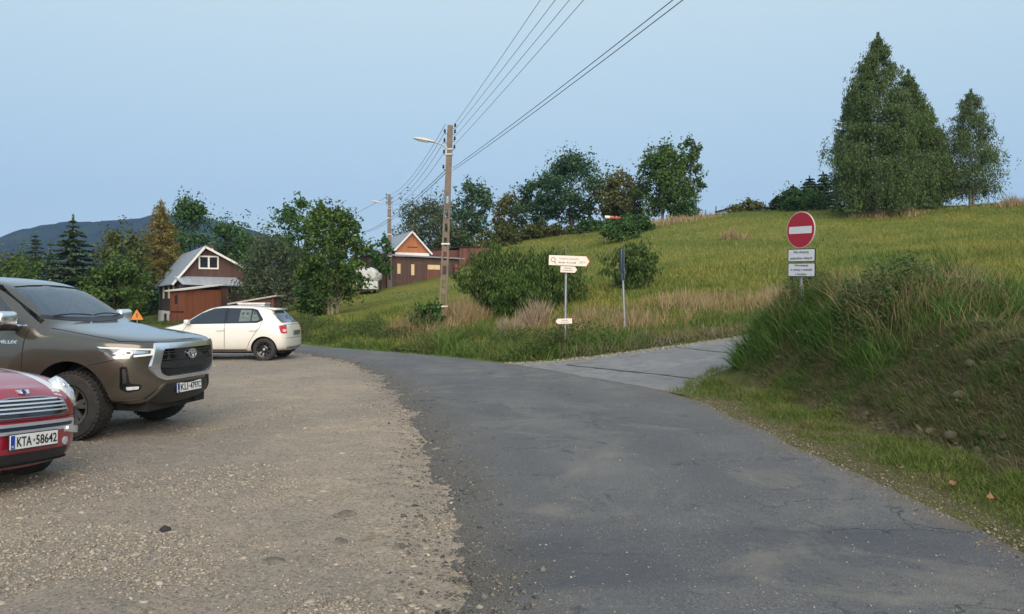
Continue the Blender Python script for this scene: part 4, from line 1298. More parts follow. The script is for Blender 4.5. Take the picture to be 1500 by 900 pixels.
    pr = panel('plate_recess', bvh, rounded([(-.30, .80), (.30, .80), (.28, .66), (-.28, .66)], .02, 3), 'rear', simple('recess_shade', (.40, .40, .37), .5), root, off=.004, thick=.01, cell=.05)
    pl = MB(); pl.box((-1.872, 0, .73), (.012, .52, .114)); pl.build('number_plate', simple('dark_plate', (.10, .13, .10), .5), root, bevel=.003)
    seam(bvh, [(-.68, .60), (.68, .60)], 'rear', root, .010)
    seam(bvh, [(-.66, .955), (.66, .955)], 'rear', root, .008)
    rp = MB(); rp.tube([(-.55, -.47, 1.46), (-.55, .47, 1.46)], .018); 
    ant = MB(); ant.tube([(-1.15, 0, 1.40), (-1.35, 0, 1.53)], .006, 6); ant.build('aerial', M_black, root)
    boolean(body, arch_cutters([(1.235, .305), (-1.235, .305)], .345, .48, 1.2))
    body.parent = root
    for ax in (1.235, -1.235):
        for s in (-1, 1): wheel('wheel', root, (ax, s * .735, .303), s, .303, .19, .20, 'steel', M_gloss)
    ub = MB(); ub.box((0, 0, .24), (3.3, 1.1, .10)); ub.build('chassis', M_under, root)
    for s in (-1, 1):
        m1 = MB(); m1.box((.76, s * .93, 1.03), (.12, .17, .12)); mm = m1.build('wing_mirror', MP, root, bevel=.035, bseg=4, smooth=60)
        m2 = MB(); m2.tube([(.78, s * .78, .985), (.77, s * .88, .99)], .025); m2.build('mirror_arm', M_black, mm)
    return tag(root, 'cream-white five-door hatchback on black steel wheels seen from its rear quarter', 'car', 'vehicles parked on the gravel')


wc = make_white()
wc.rotation_euler = (0, 0, R(180 - 1.5))
wc.location = (-6.50 - 1.235, 20.75 + .73, .0)
# long pale roof box lid lying on the low shed behind is a thing of its own: see buildings


# ================================================================== red small car
def make_red():
    root = empty('small_car')
    MP = paint('red_paint', (.30, .010, .030), rough=.3, dirt=(.16, .10, .08), dirtz=.25, dirtamt=.35)
    dx = [-.10, -.08, -.02, 0, -.015, -.05, -.10, -.14, -.14, -.14]
    dr = [.08, .06, .02, 0, .03, .07, .08, .08, .08, .08]
    rear = lambda x, w, k=1: half(x, .24, w * .85, w * .97, .30, w, .55, w * .97, .80, w * .93, .90, w * .84, .95, w * .55, .955, .96, dr, k)
    S = [
        nose(1.925, .22, .20, .27, .46, .62, .74, .80, .845, .85, dx),
        nose(1.90, .44, .20, .27, .46, .62, .75, .815, .855, .86, dx),
        nose(1.84, .62, .20, .27, .46, .64, .79, .85, .87, .875, dx),
        nose(1.73, .75, .20, .27, .47, .67, .84, .89, .905, .905, dx, .7),
        nose(1.52, .82, .19, .26, .50, .72, .90, .94, .955, .955, dx, .2),
        half(1.22, .19, .70, .80, .26, .845, .50, .82, .78, .76, .935, .61, .985, .40, 1.005, 1.01),
        half(.95, .19, .70, .80, .25, .835, .50, .81, .81, .745, .945, .62, 1.0, .42, 1.025, 1.03),
        half(.80, .19, .70, .80, .25, .83, .50, .81, .82, .745, .95, .66, 1.02, .45, 1.045, 1.05),
        half(.55, .19, .70, .80, .25, .83, .50, .81, .83, .745, .93, .62, 1.15, .48, 1.19, 1.2),
        half(.30, .19, .70, .80, .25, .83, .50, .81, .84, .745, .935, .59, 1.29, .47, 1.34, 1.355),
        half(.10, .19, .70, .80, .25, .83, .50, .81, .84, .745, .94, .57, 1.33, .46, 1.39, 1.405),
        half(-.5, .19, .70, .80, .25, .83, .50, .81, .85, .745, .945, .57, 1.335, .46, 1.40, 1.42),
        half(-1.1, .19, .70, .80, .26, .84, .52, .81, .85, .745, .95, .575, 1.315, .46, 1.375, 1.395),
        half(-1.38, .20, .70, .80, .28, .835, .52, .81, .85, .745, .95, .59, 1.28, .47, 1.335, 1.35),
        half(-1.46, .21, .70, .80, .28, .83, .53, .80, .85, .74, .94, .62, 1.20, .50, 1.22, 1.23),
        rear(-1.60, .78), rear(-1.68, .64), rear(-1.71, .42), rear(-1.72, .2),
    ]
    body = loft_body(S); body.data.materials.append(MP); bvh = bvh_of(body)
    wA = [(.72, .975), (-.22, .985), (-.22, 1.32), (.10, 1.315), (.38, 1.20)]
    wB = [(-.28, .985), (-1.18, 1.0), (-1.14, 1.30), (-.28, 1.325)]
    ws = [(-.60, 1.07), (0, 1.05), (.60, 1.07), (.53, 1.27), (.3, 1.325), (0, 1.335), (-.3, 1.325), (-.53, 1.27)]
    for fr in ('right', 'left'):
        for w_ in (wA, wB): panel('side_window', bvh, rounded(w_, .03), fr, M_gloss, root, off=.003, thick=.002, cell=.08)
        seam(bvh, [(.72, .96), (.78, .75), (.78, .3)], fr, root, .009)
        seam(bvh, [(-.40, .97), (-.42, .6), (-.40, .3)], fr, root, .009)
        panel('door_handle', bvh, rounded([(-.20, .86), (-.36, .86), (-.36, .82), (-.20, .82)], .015, 3), fr, M_chrome, root, off=.03, thick=.04, cell=.05)
    panel('windscreen', bvh, rounded(ws, .03, 3), 'front', M_gloss, root, off=.003, thick=.002, cell=.08)
    panel('rear_window', bvh, rounded([(-.55, 1.0), (.55, 1.0), (.48, 1.28), (-.48, 1.28)], .04, 3), 'rear', M_gloss, root, off=.003, thick=.002, cell=.08)
    M_trim = simple('bright_trim', (.80, .82, .85), .3, .75, var=.04)
    M_str = simple('white_stripe', (.70, .68, .66), .3, coat=1, var=.04)
    for s in (-1, 1):
        st = [[(x0, s * (y0 - .05)), (x0, s * (y0 + .05)), (x1, s * (y1 + .05)), (x1, s * (y1 - .05))] for (x0, y0), (x1, y1) in (((.86, .42), (1.3, .42)), ((1.3, .42), (1.82, .40)))]
        panel('bonnet_stripe', bvh, st, 'top', M_str, root, off=.0015, thick=.0, cell=.04)
        nl = Vector((.80, s * .30, .52)).normalized()
        loc, _n, _i, _d = bvh.ray_cast(Vector((1.70, s * .585, .80)) + nl * 1.0, -nl)
        tl = Vector((0, 0, 1)); ex = tl.cross(nl).normalized(); ey = nl.cross(ex)
        MT = Matrix.Rotation(s * .42, 3, nl)
        ex, ey = MT @ ex, MT @ ey

        def dome(name, A, B, D, lift, mat, par):
            mb = MB(); rings = []
            for t in np.linspace(0, 1, 8):
                r_ = math.cos(t * math.pi / 2); h_ = math.sin(t * math.pi / 2) * D
                rings.append([loc + nl * (lift + h_) + ex * (A * r_ * math.cos(k * math.pi / 16)) + ey * (B * r_ * math.sin(k * math.pi / 16)) for k in range(32)])
            vs = [p for r_ in rings for p in r_]
            base_ = [p - nl * .06 for p in rings[0]]
            mb.add(base_ + vs, [(i * 32 + k, i * 32 + (k + 1) % 32, (i + 1) * 32 + (k + 1) % 32, (i + 1) * 32 + k) for i in range(8) for k in range(32)])
            return mb.build(name, mat, par, smooth=50)
        hl = dome('headlight', .112, .150, .010, -.008, M_trim, root)
        dome('lens', .098, .135, .028, .0, M_lens_w, hl)
        for (ax_, ay_, r_) in ((-.02, .045, .036), (.015, -.04, .032)):
            mb = MB(); c_ = loc + nl * .030 + ex * ax_ + ey * ay_
            mb.tube([c_ - nl * .02, c_ - nl * .002], [r_, r_], 20); mb.build('bulb_reflector', M_refl, hl, smooth=40)
        panel('overrider', bvh, [(p[0] * -s, p[1]) for p in rounded([(.62, .485), (.90, .515), (.90, .46), (.62, .425)], .028, 4)], skew_frame(R(40), s), M_trim, root, off=.03, thick=.04, cell=.03)
        panel('fog_lamp', bvh, ell(s * .42, .385, .035, .035, 16), 'front', M_lens_w, root, off=.012, thick=.02, cell=.03)
    gout = rounded([(-.47, .635), (-.41, .745), (-.2, .775), (.2, .775), (.41, .745), (.47, .635), (.36, .615), (-.36, .615)], .03, 3)
    cg = Vector((0, .692)); gin = [tuple(cg + (Vector(p) - cg) * .93) for p in gout]
    g = panel('grille', bvh, gin, 'front', M_gloss, root, off=.004, thick=.02, cell=.05)
    panel('grille_surround', bvh, ring_polys(gout, gin), 'front', M_satin, root, off=.016, thick=.03, cell=.05)
    for z, y_ in ((.752, .33), (.722, .40), (.692, .42), (.660, .435)): panel('slat', bvh, [(-y_, z + .006), (-y_, z - .006), (y_, z - .006), (y_, z + .006)], 'front', M_trim, g, off=.018, thick=.02, cell=.05)
    bo = rounded([(-.56, .575), (.56, .575), (.54, .492), (-.54, .492)], .035, 4); cb = Vector((0, .534)); bi = [(p[0] * .955, cb.y + (p[1] - cb.y) * .38) for p in bo]
    panel('bumper_trim', bvh, ring_polys(bo, bi), 'front', M_trim, root, off=.014, thick=.03, cell=.05)
    panel('bumper_slot', bvh, bi, 'front', simple('dark_slot', (.02, .03, .06), .3), root, off=.006, thick=.01, cell=.05)
    panel('lower_intake', bvh, rounded([(-.50, .335), (.50, .335), (.46, .235), (-.46, .235)], .02, 3), 'front', M_black, root, off=.006, thick=.02, cell=.05)
    seam(bvh, [(-.78, .605), (-.4, .595), (0, .592), (.4, .595), (.78, .605)], 'front', root, .008)
    panel('lip', bvh, [(-.80, .245), (-.80, .20), (.80, .20), (.80, .245)], 'front', M_black, root, off=.02, thick=.05, cell=.05)
    em = panel('emblem', bvh, ell(0, .815, .024, .020, 16), 'front', M_chrome, root, off=.012, thick=.02, cell=.05)
    panel('emblem_centre', bvh, ell(0, .815, .020, .017, 16), 'front', simple('emblem_dark', (.01, .015, .05), .2), em, off=.016, thick=.01, cell=.05)
    for s in (-1, 1): panel('emblem_wing', bvh, [(s * .022, .832), (s * .070, .836), (s * .062, .820), (s * .055, .806), (s * .022, .800)][::s], 'front', M_chrome, em, off=.011, thick=.02, cell=.05)
    plate(root, (1.945, 0, .435), (1, 0, .05), 'KTA 58642')
    boolean(body, arch_cutters([(1.233, .30), (-1.233, .30)], .335, .46, 1.2))
    body.parent = root
    for ax in (1.233, -1.233):
        for s in (-1, 1): wheel('wheel', root, (ax, s * .725, .298), s, .298, .18, .20, 'five', M_satin)
    ub = MB(); ub.box((0, 0, .22), (3.0, 1.0, .10)); ub.build('chassis', M_under, root)
    for s in (-1, 1):
        m1 = MB(); m1.box((.66, s * .90, 1.0), (.11, .16, .12)); mm = m1.build('wing_mirror', MP, root, bevel=.035, bseg=4, smooth=60)
        m2 = MB(); m2.tube([(.68, s * .74, .955), (.67, s * .85, .97)], .022); m2.build('mirror_arm', M_black, mm)
    return tag(root, 'small cherry-red car with two white bonnet stripes and chrome slatted grille', 'car', 'vehicles parked on the gravel')


rc = make_red()
_a = R(9)
rc.rotation_euler = (R(-4.0), R(.5), -_a)
rc.location = Vector((-3.95, 6.46, .03)) - Vector((math.cos(_a), -math.sin(_a), 0)) * 1.95
# ================================================================== buildings
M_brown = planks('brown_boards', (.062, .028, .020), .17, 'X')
M_brownY = planks('brown_boards_shaded', (.034, .018, .014), .17, 'Y')  # same boards, darker: the side wall's shade is put into the colour
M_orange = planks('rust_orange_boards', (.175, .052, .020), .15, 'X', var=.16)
M_orangeY = planks('rust_orange_boards_shaded', (.15, .045, .018), .15, 'Y', var=.16)  # slightly darker copy for the annex's left face, its shade painted in
M_shed = planks('dark_brown_boards', (.070, .036, .028), .16, 'X', var=.25)
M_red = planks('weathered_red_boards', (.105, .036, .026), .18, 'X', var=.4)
M_redY = planks('weathered_red_boards_shaded', (.075, .024, .018), .18, 'Y', var=.4)  # dimmer copy of the red boards, left face's shade painted in
M_gable = planks('fresh_orange_boards', (.32, .115, .045), .14, 'X', var=.14)
M_fascia = simple('white_fascia', (.66, .64, .60), .6, var=.08)
M_plaster = simple('white_plaster', (.66, .64, .60), .85, var=.12, scale=2, bmp=.2)
M_pane = simple('window_pane', (.02, .024, .028), .08, var=.3, coat=.6)
M_palew = simple('pale_boarding', (.62, .47, .28), .75, var=.12)
M_door = planks('door_boards', (.115, .050, .030), .18, 'X', var=.2)
M_dark = simple('dark_timber_and_shade', (.022, .014, .011), .85, var=.3)


def tin(name, c, axis='Y', pitch=.5):
    m, nt, b = new_mat(name)
    tc = nd(nt, 'ShaderNodeTexCoord'); sp = nd(nt, 'ShaderNodeSeparateXYZ'); nt.links.new(tc.outputs['Object'], sp.inputs[0])
    fr = math_(nt, 'FRACT', math_(nt, 'DIVIDE', sp.outputs[axis], pitch))
    rib = ramp(nt, fr, [(0, 1), (.05, .0), (.95, 0), (1, 1)])
    n = noise(nt, 1.2, 5, .65)
    base = ramp(nt, n, [(.3, tuple(x * .82 for x in c)), (.7, tuple(x * 1.1 for x in c))])
    nt.links.new(base, b.inputs['Base Color'])
    b.inputs['Metallic'].default_value = .35; b.inputs['Roughness'].default_value = .5
    nt.links.new(bump(nt, rib, .8, .03), b.inputs['Normal'])
    return m


M_tin = tin('pale_tin_roof', (.31, .34, .38))
M_tinX = tin('pale_tin_pent', (.42, .46, .51), 'X')


def place(o, x, y, z, ax):
    """put an Empty at x, y, z with its local X along the plan direction ax"""
    o.location = (x, y, z); o.rotation_euler = (0, 0, math.atan2(ax[1], ax[0]))
    return o


def bx(name, lo, hi, mat, parent, bevel=0):
    mb = MB(); mb.box([(a + b) / 2 for a, b in zip(lo, hi)], [b - a for a, b in zip(lo, hi)])
    return mb.build(name, mat, parent, bevel=bevel)


def slab(name, pts, th, mat, parent):
    """plane polygon (3D points) given a thickness along its normal"""
    p = [Vector(q) for q in pts]; n = (p[1] - p[0]).cross(p[2] - p[0]).normalized()
    if n.z < 0: n = -n
    mb = MB(); k = len(p)
    mb.add([q for q in p] + [q - n * th for q in p], [tuple(range(k)), tuple(range(k, 2 * k))[::-1]] + [(i, (i + 1) % k, k + (i + 1) % k, k + i) for i in range(k)])
    return mb.build(name, mat, parent)


# ---- brown wooden house, local X along its gable, +Y away along the ridge, origin under the ridge
q = P(299, 361, 60)
h = place(empty('wooden_house'), q.x, q.y, 0, (.866, .5))
zr = q.z; gz = -.45; LEN = 12.5
gab = [(-1.9, gz), (3.2, gz), (3.2, 3.86), (.02, zr - .14), (-1.9, 3.14)]
mb = MB(); mb.prism(gab, lambda a, b: (a, 0, b), lambda a, b: (a, LEN - .6, b)); body = mb.build('wall', M_brown, h)
bx('side_boarding', (-1.93, .05, .75), (-1.895, LEN - .6, 3.12), M_brownY, h)
slab('roof', [(0, -.45, zr), (0, LEN, zr), (-2.35, LEN, 2.78), (-2.35, -.45, 2.78)], .09, M_tin, h)
slab('roof', [(.01, -.45, zr), (.01, LEN, zr), (3.75, LEN, 3.72), (3.75, -.45, 3.72)], .09, M_tin, h)
for a, b_ in (((0, zr), (-2.35, 2.78)), ((0, zr), (3.75, 3.72))):
    d = Vector((b_[0] - a[0], 0, b_[1] - a[1])); n = Vector((-d.z, 0, d.x)).normalized()
    if n.z < 0: n = -n
    A = Vector((a[0], -.46, a[1])) + n * .03; B = Vector((b_[0], -.46, b_[1])) + n * .03
    mb = MB(); mb.add([A, B, B - n * .16, A - n * .16, A + Vector((0, .05, 0)), B + Vector((0, .05, 0)), B - n * .16 + Vector((0, .05, 0)), A - n * .16 + Vector((0, .05, 0))],
                      [(0, 1, 2, 3), (7, 6, 5, 4), (0, 4, 5, 1), (1, 5, 6, 2), (2, 6, 7, 3), (3, 7, 4, 0)])
    mb.build('barge_board', M_fascia, h)
wf = MB(); W0, W1, Z0, Z1 = -.40, 1.05, 3.98, 5.0
for lo, hi in (((W0, -.06, Z0), (W1, -.005, Z0 + .11)), ((W0, -.06, Z1 - .11), (W1, -.005, Z1)), ((W0, -.06, Z0 + .11), (W0 + .11, -.005, Z1 - .11)), ((W1 - .11, -.06, Z0 + .11), (W1, -.005, Z1 - .11)), ((.26, -.06, Z0 + .11), (.39, -.005, Z1 - .11))):
    wf.box([(a + b) / 2 for a, b in zip(lo, hi)], [b - a for a, b in zip(lo, hi)])
wo = wf.build('window', M_fascia, h)
for a, b_ in ((W0 + .11, .26), (.39, W1 - .11)): bx('pane', (a, -.025, Z0 + .11), (b_, -.006, Z1 - .11), M_pane, wo)
for yy_ in (1.2, 4.3, 8.0):
    w_ = bx('window', (-1.99, yy_, 1.75), (-1.935, yy_ + .8, 2.85), M_fascia, h)
    bx('pane', (-2.0, yy_ + .14, 1.87), (-1.991, yy_ + .66, 2.73), M_palew, w_)
bx('plinth', (-2.02, -.02, gz), (-1.90, LEN - .6, .72), M_plaster, h)
for y0, y1 in ((1.5, 3.6), (5.6, 7.2)): bx('cellar_door', (-2.05, y0, gz), (-2.022, y1, .5), M_dark, h)
chim = bx('chimney', (.75, 3.2, 4.6), (1.2, 3.7, zr + .05), M_plaster, h)
bx('chimney_cap', (.72, 3.17, zr + .05), (1.23, 3.73, zr + .32), M_shed, chim)
# pent roof with porch wall under it
slab('pent_roof', [(-2.15, -.02, 3.42), (2.35, -.02, 3.36), (2.75, -1.7, 2.72), (-1.75, -1.7, 2.80)], .07, M_tinX, h)
bx('porch_wall', (-1.85, -1.35, gz), (1.55, -.03, 2.72), M_brown, h)
bx('porch_opening_shade', (1.57, -1.0, gz), (3.0, -.03, 2.66), M_dark, h)  # solid dark block: the opening's shade is painted, nothing is hollow
tag(h, 'dark brown boarded house with pale tin roof and white gable window', 'house', 'timber buildings in the background')

# ---- rust-orange annex in front of the house
C0 = P(271, 440, 55)
an = place(empty('wooden_annex'), C0.x, C0.y, 0, (.43, .90))
bx('wall', (0, 0, -.45), (3.3, 1.45, 2.34), M_orange, an)
bx('side_boarding', (-.03, .01, -.45), (-.002, 1.44, 2.3), M_orangeY, an)
slab('roof', [(-.25, -.25, 2.40), (3.55, -.25, 2.82), (3.55, 1.7, 2.72), (-.25, 1.7, 2.30)], .10, M_fascia, an)
bx('rail', (-.06, .05, .75), (-.031, 1.40, .83), M_dark, an)
bx('hatch', (-.06, .70, 1.35), (-.031, .95, 1.95), M_dark, an)
bx('corner_board', (3.302, -.02, -.45), (3.36, 1.45, 2.55), M_shed, an)
tag(an, 'rust-orange boarded annex with a slanting roof in front of the brown house', 'shed', 'timber buildings in the background')

# ---- low lean-to right of the house
C1 = P(338, 440, 46)
lt = place(empty('lean_to_shed'), C1.x, C1.y, 0, (1, .12))
mb = MB(); mb.prism([(0, -.6), (2.45, -.6), (2.45, 1.80), (0, 1.36)], lambda a, b: (a, 0, b), lambda a, b: (a, 2.2, b)); mb.build('wall', M_red, lt)
slab('roof', [(-.15, -.2, 1.42), (2.62, -.2, 1.91), (2.62, 2.4, 1.91), (-.15, 2.4, 1.42)], .09, simple('lean_to_roof_edge', (.40, .36, .32), .7, var=.2), lt)
tag(lt, 'low dark red lean-to shed with slanting roof behind the white hatchback', 'shed', 'timber buildings in the background')

# ---- pale box behind the roof of the white car
C2 = P(349, 440, 31)
bt = place(empty('box_trailer'), C2.x, C2.y, g0(0, 31), (1, 0.05))
bx('box', (0, 0, .45), (1.02, .8, 1.46), simple('cream_box', (.62, .58, .52), .6), bt)
bx('lid', (-.03, -.03, 1.461), (1.05, .83, 1.52), simple('cream_lid', (.70, .66, .60), .6), bt)
for s in (.06, .74):
    mb = MB(); mb.lathe([(.001, s - .07), (.24, s - .07), (.27, s - .05), (.27, s + .05), (.24, s + .07), (.001, s + .07)], 20, c=(.5, 0, .26)); mb.build('wheel', M_rubber, bt)
tag(bt, 'pale boxy trailer showing only its lid above the roof of the white car', 'trailer')

# ---- brown shed on the slope
A_, B_ = P(546, 440, 61.5), P(673, 440, 66)
dx_ = Vector((B_.x - A_.x, B_.y - A_.y)); Ls = dx_.length
sh = place(empty('brown_shed'), A_.x, A_.y, 0, dx_)
bx('wall', (0, 0, 2.0), (Ls, 3.6, 5.12), M_shed, sh)
slab('roof', [(-.3, -.28, 5.27), (Ls + .35, -.28, 5.14), (Ls + .35, 3.9, 5.44), (-.3, 3.9, 5.57)], .11, simple('shed_roof_sheet', (.28, .29, .33), .55, .2, var=.15), sh)
sx = lambda u: Ls * (u - 546) / 127
for u0, u1, z0, z1 in ((580, 584.5, 3.72, 4.52), (600, 604.5, 3.62, 4.50)):
    bx('boarded_window', (sx(u0), -.03, z0), (sx(u1), -.003, z1), M_palew, sh)
dr_ = bx('door', (sx(624), -.04, 2.6), (sx(642.5), -.003, 4.12), M_door, sh)
bx('lintel_board', (sx(624), -.05, 4.125), (sx(642.5), -.003, 4.50), M_palew, sh)
for u0 in (622.5, 643): bx('door_post', (sx(u0), -.06, 2.6), (sx(u0) + .09, -.003, 4.5), M_door, sh)
for z0, u0, u1 in ((3.1, 576, 586), (3.05, 602, 614), (4.6, 604, 616)): bx('hinge_strap', (sx(u0), -.022, z0), (sx(u1), -.003, z0 + .04), simple('rusty_strap', (.16, .12, .10), .7), sh)
tag(sh, 'long dark brown shed with two boarded slit windows and a pale lintel', 'shed', 'timber buildings in the background')

# ---- small orange gable house behind the brown shed
q = P(602.5, 339, 68)
gh = place(empty('gable_cottage'), q.x, q.y, 0, (.916, .40))
zr = q.z; ze = 1.6 + 74 / 1150 * 68
mb = MB(); mb.prism([(-1.35, 2.6), (1.55, 2.6), (1.55, ze + .05), (0, zr - .12), (-1.35, ze + .05)], lambda a, b: (a, 0, b), lambda a, b: (a, 6.0, b)); mb.build('wall', M_gable, gh)
for s, e in ((-1, 1.62), (1, 1.85)):
    ez = zr - (zr - ze) * e / 1.5
    slab('roof', [(0, -.3, zr), (0, 6.3, zr), (s * e, 6.3, ez), (s * e, -.3, ez)], .10, M_tin, gh)
    n = Vector(((zr - ez), 0, e)).normalized(); n.x *= s
    A = Vector((0, -.33, zr + .04)); B = Vector((s * e, -.33, ez + .04)); o3 = Vector((0, .06, 0))
    mb = MB(); mb.add([A, B, B - n * .13, A - n * .13, A + o3, B + o3, B - n * .13 + o3, A - n * .13 + o3], [(0, 1, 2, 3), (7, 6, 5, 4), (0, 4, 5, 1), (1, 5, 6, 2), (2, 6, 7, 3), (3, 7, 4, 0)])
    mb.build('barge_board', M_fascia, gh)
bx('ledge', (-1.45, -.10, 5.35), (1.60, -.003, 5.70), M_fascia, gh)
bx('vent_slot', (-.35, -.02, ze + .18), (.55, -.003, ze + .25), M_dark, gh)
tag(gh, 'small cottage with fresh orange boarded gable and white-edged roof above the shed', 'cottage', 'timber buildings in the background')

# ---- weathered red shed at the right
q = P(673, 440, 71)
rs = place(empty('red_shed'), q.x, q.y, 0, (1, .06))
bx('wall', (0, 0, 3.0), (2.95, 3.2, 6.40), M_red, rs)
slab('roof', [(-.1, -.15, 6.47), (3.05, -.15, 6.52), (3.05, 3.3, 6.7), (-.1, 3.3, 6.65)], .08, M_dark, rs)
wl = bx('wing', (-3.2, .5, 3.0), (-.003, 3.2, 6.15), M_redY, rs)
slab('wing_roof', [(-3.3, .4, 6.15), (-.12, .4, 6.45), (-.12, 3.3, 6.45), (-3.3, 3.3, 6.15)], .08, M_dark, wl)
tag(rs, 'weathered red plank shed half hidden behind the roadside willow bush', 'shed', 'timber buildings in the background')
# ---- red drum by the shed
q = P(668, 400, 64); mb = MB(); zb = hz(q.x, q.y)
mb.lathe([(.001, 0), (.27, 0), (.29, .02), (.29, .30), (.305, .32), (.29, .34), (.29, .62), (.305, .64), (.29, .66), (.29, .92), (.27, .94), (.001, .94)], 24, 'z', c=(q.x, q.y, zb))
tag(mb.build('oil_drum', simple('drum_red', (.09, .016, .013), .5, var=.3), None, smooth=40), 'red oil drum standing at the end of the brown shed', 'drum')

# ---- trailer wrapped in white sheeting
q = P(537, 430, 57.5); zb = hz(q.x, q.y)
tr = place(empty('covered_trailer'), q.x, q.y, zb, (1, .15))
M_tarp = simple('white_tarpaulin', (.50, .51, .50), .55, var=.22, scale=2.5, bmp=.8, bdist=.06)
bm = bmesh.new(); bmesh.ops.create_icosphere(bm, subdivisions=5, radius=1)
for v in bm.verts:
    c = v.co.copy()
    sx_ = .88 * (1 + .10 * math.sin(3 * c.z + 1)); sz_ = .58
    k = 1 + .30 * (float(fbm(np.array([c.x * 2 + c.y * 1.3]), np.array([c.z * 2 + c.y]), 4, 3)[0]) - .5) * 2
    p = Vector((math.copysign(abs(c.x) ** .4, c.x) * sx_ * k, math.copysign(abs(c.y) ** .7, c.y) * 1.6, math.copysign(abs(c.z) ** .5, c.z) * sz_ * k - .42 * max(0, c.x) * max(0, c.z)))
    p.x += .12 * (1 - p.z) * .4
    v.co = p + Vector((0, 1.5, 1.50 - .12 * p.x))
me = bpy.data.meshes.new('tarpaulin'); bm.to_mesh(me); bm.free(); me.shade_smooth(); link('tarpaulin', me, M_tarp, tr)
bx('tailboard', (-.75, -.12, .40), (.80, .06, 1.0), M_tarp, tr, bevel=.04)
bx('trailer_bed', (-.78, .07, .36), (.82, 3.0, .95), M_tarp, tr, bevel=.03)
for s in (-.72, .76):
    mb = MB(); mb.lathe([(.001, s - .08), (.26, s - .08), (.29, s - .05), (.29, s + .05), (.26, s + .08), (.001, s + .08)], 20, 'x', c=(0, 1.5, .29)); mb.build('wheel', M_rubber, tr)
tag(tr, 'trailer wrapped in crumpled white sheeting between the green tree and the shed', 'trailer')
q = P(511, 434, 56.5); zb = hz(q.x, q.y)
bn = place(empty('wooden_trestle'), q.x, q.y, zb - .05, (1, .1))
M_wood = simple('raw_timber', (.23, .115, .060), .8, var=.25)
bx('top_board', (-.15, -.1, .46), (.75, .35, .52), M_wood, bn)
for x in (-.1, .62): bx('leg', (x, 0, 0), (x + .08, .08, .455), M_wood, bn)
tag(bn, 'low raw timber trestle left of the white covered trailer', 'trestle')

# ---- small white flat-roofed building on the skyline
q = P(1068, 312, 112); zb = q.z - 1.5
fb = place(empty('flat_roof_building'), q.x, q.y, zb, (1, .2))
bx('wall', (0, 0, -6), (2.9, 4, 2.0), M_plaster, fb); bx('roof', (-.2, -.3, 2.003), (3.2, 4.2, 2.16), M_dark, fb)
tag(fb, 'tiny white flat-roofed building peeping over the hill crest', 'building')

# ---- board fence between the trees far left of the pole
q = P(447, 440, 62)
fe = place(empty('board_fence'), q.x - 2.6, q.y, hz(q.x, q.y), (1, .1))
M_fb = simple('grey_fence_board', (.17, .15, .125), .85, var=.3)
for i in range(22):
    mb = MB(); mb.box((i * .2, 0, .75), (.15, .03, 1.5 + .08 * random.random())); mb.build('board', M_fb, fe)
for z in (.4, 1.2): bx('rail', (-.1, .02, z), (4.5, .07, z + .08), M_fb, fe)
tag(fe, 'grey upright board fence glimpsed between the grey willow and the green tree', 'fence')

# ================================================================== poles, lamps, wires
M_conc = simple('weathered_pole_concrete', (.175, .138, .108), .9, var=.25, scale=3, bmp=.3)
M_conc2 = simple('grey_pole_concrete', (.17, .15, .135), .9, var=.25, scale=3, bmp=.3)
M_insul = simple('insulator_brown', (.035, .022, .018), .25, var=.2, coat=.5)
M_galv = simple('galvanised_steel', (.34, .36, .38), .45, .6, var=.15)
M_lampgrey = simple('lamp_housing_grey', (.50, .50, .46), .5, var=.1)


def zn_pole(base, top, wb, wt, mat, solid=.33, rung=.62):
    """two-legged concrete ladder pole, solid towards the top; returns its Empty and a function along it"""
    root = empty('street_lamp', base)
    b = Vector((0, 0, 0)); t = top - base; L = t.length; ax = t.normalized()
    xx_ = Vector((1, 0, 0)); xx_ = (xx_ - ax * xx_.dot(ax)).normalized(); yy_ = ax.cross(xx_)
    at = lambda s: ax * (L * s)
    wd = lambda s: wb + (wt - wb) * s
    mb = MB()

    def seg(s0, s1, c0, c1, w0, w1, d):
        vs = []
        for s_, c_, w_ in ((s0, c0, w0), (s1, c1, w1)):
            for i, j in ((-1, -1), (1, -1), (1, 1), (-1, 1)):
                vs.append(at(s_) + xx_ * (c_ + i * w_ / 2) + yy_ * (j * d / 2))
        mb.add(vs, [(3, 2, 1, 0), (4, 5, 6, 7), (0, 1, 5, 4), (1, 2, 6, 5), (2, 3, 7, 6), (3, 0, 4, 7)])
    s_t = 1 - solid; leg = .075
    for s in (-1, 1):
        seg(-.04, s_t, s * (wd(-.04) - leg) / 2, s * (wd(s_t) - leg) / 2, leg, leg, .16)
    seg(s_t - .001, 1, 0, 0, wd(s_t), wt, .165)
    seg(-.04, .10, 0, 0, wd(0) + .02, wd(.1) + .02, .15)
    n = int(L * s_t / rung)
    for k in range(1, n + 1):
        s_ = .12 + (s_t - .12) * k / n
        seg(s_ - .055 / L * 2, s_ + .055 / L * 2, 0, 0, wd(s_) - .1, wd(s_) - .1, .13)
    mb.build('pole', mat, root)
    return root, at, xx_, yy_, wd


wire_from = {}


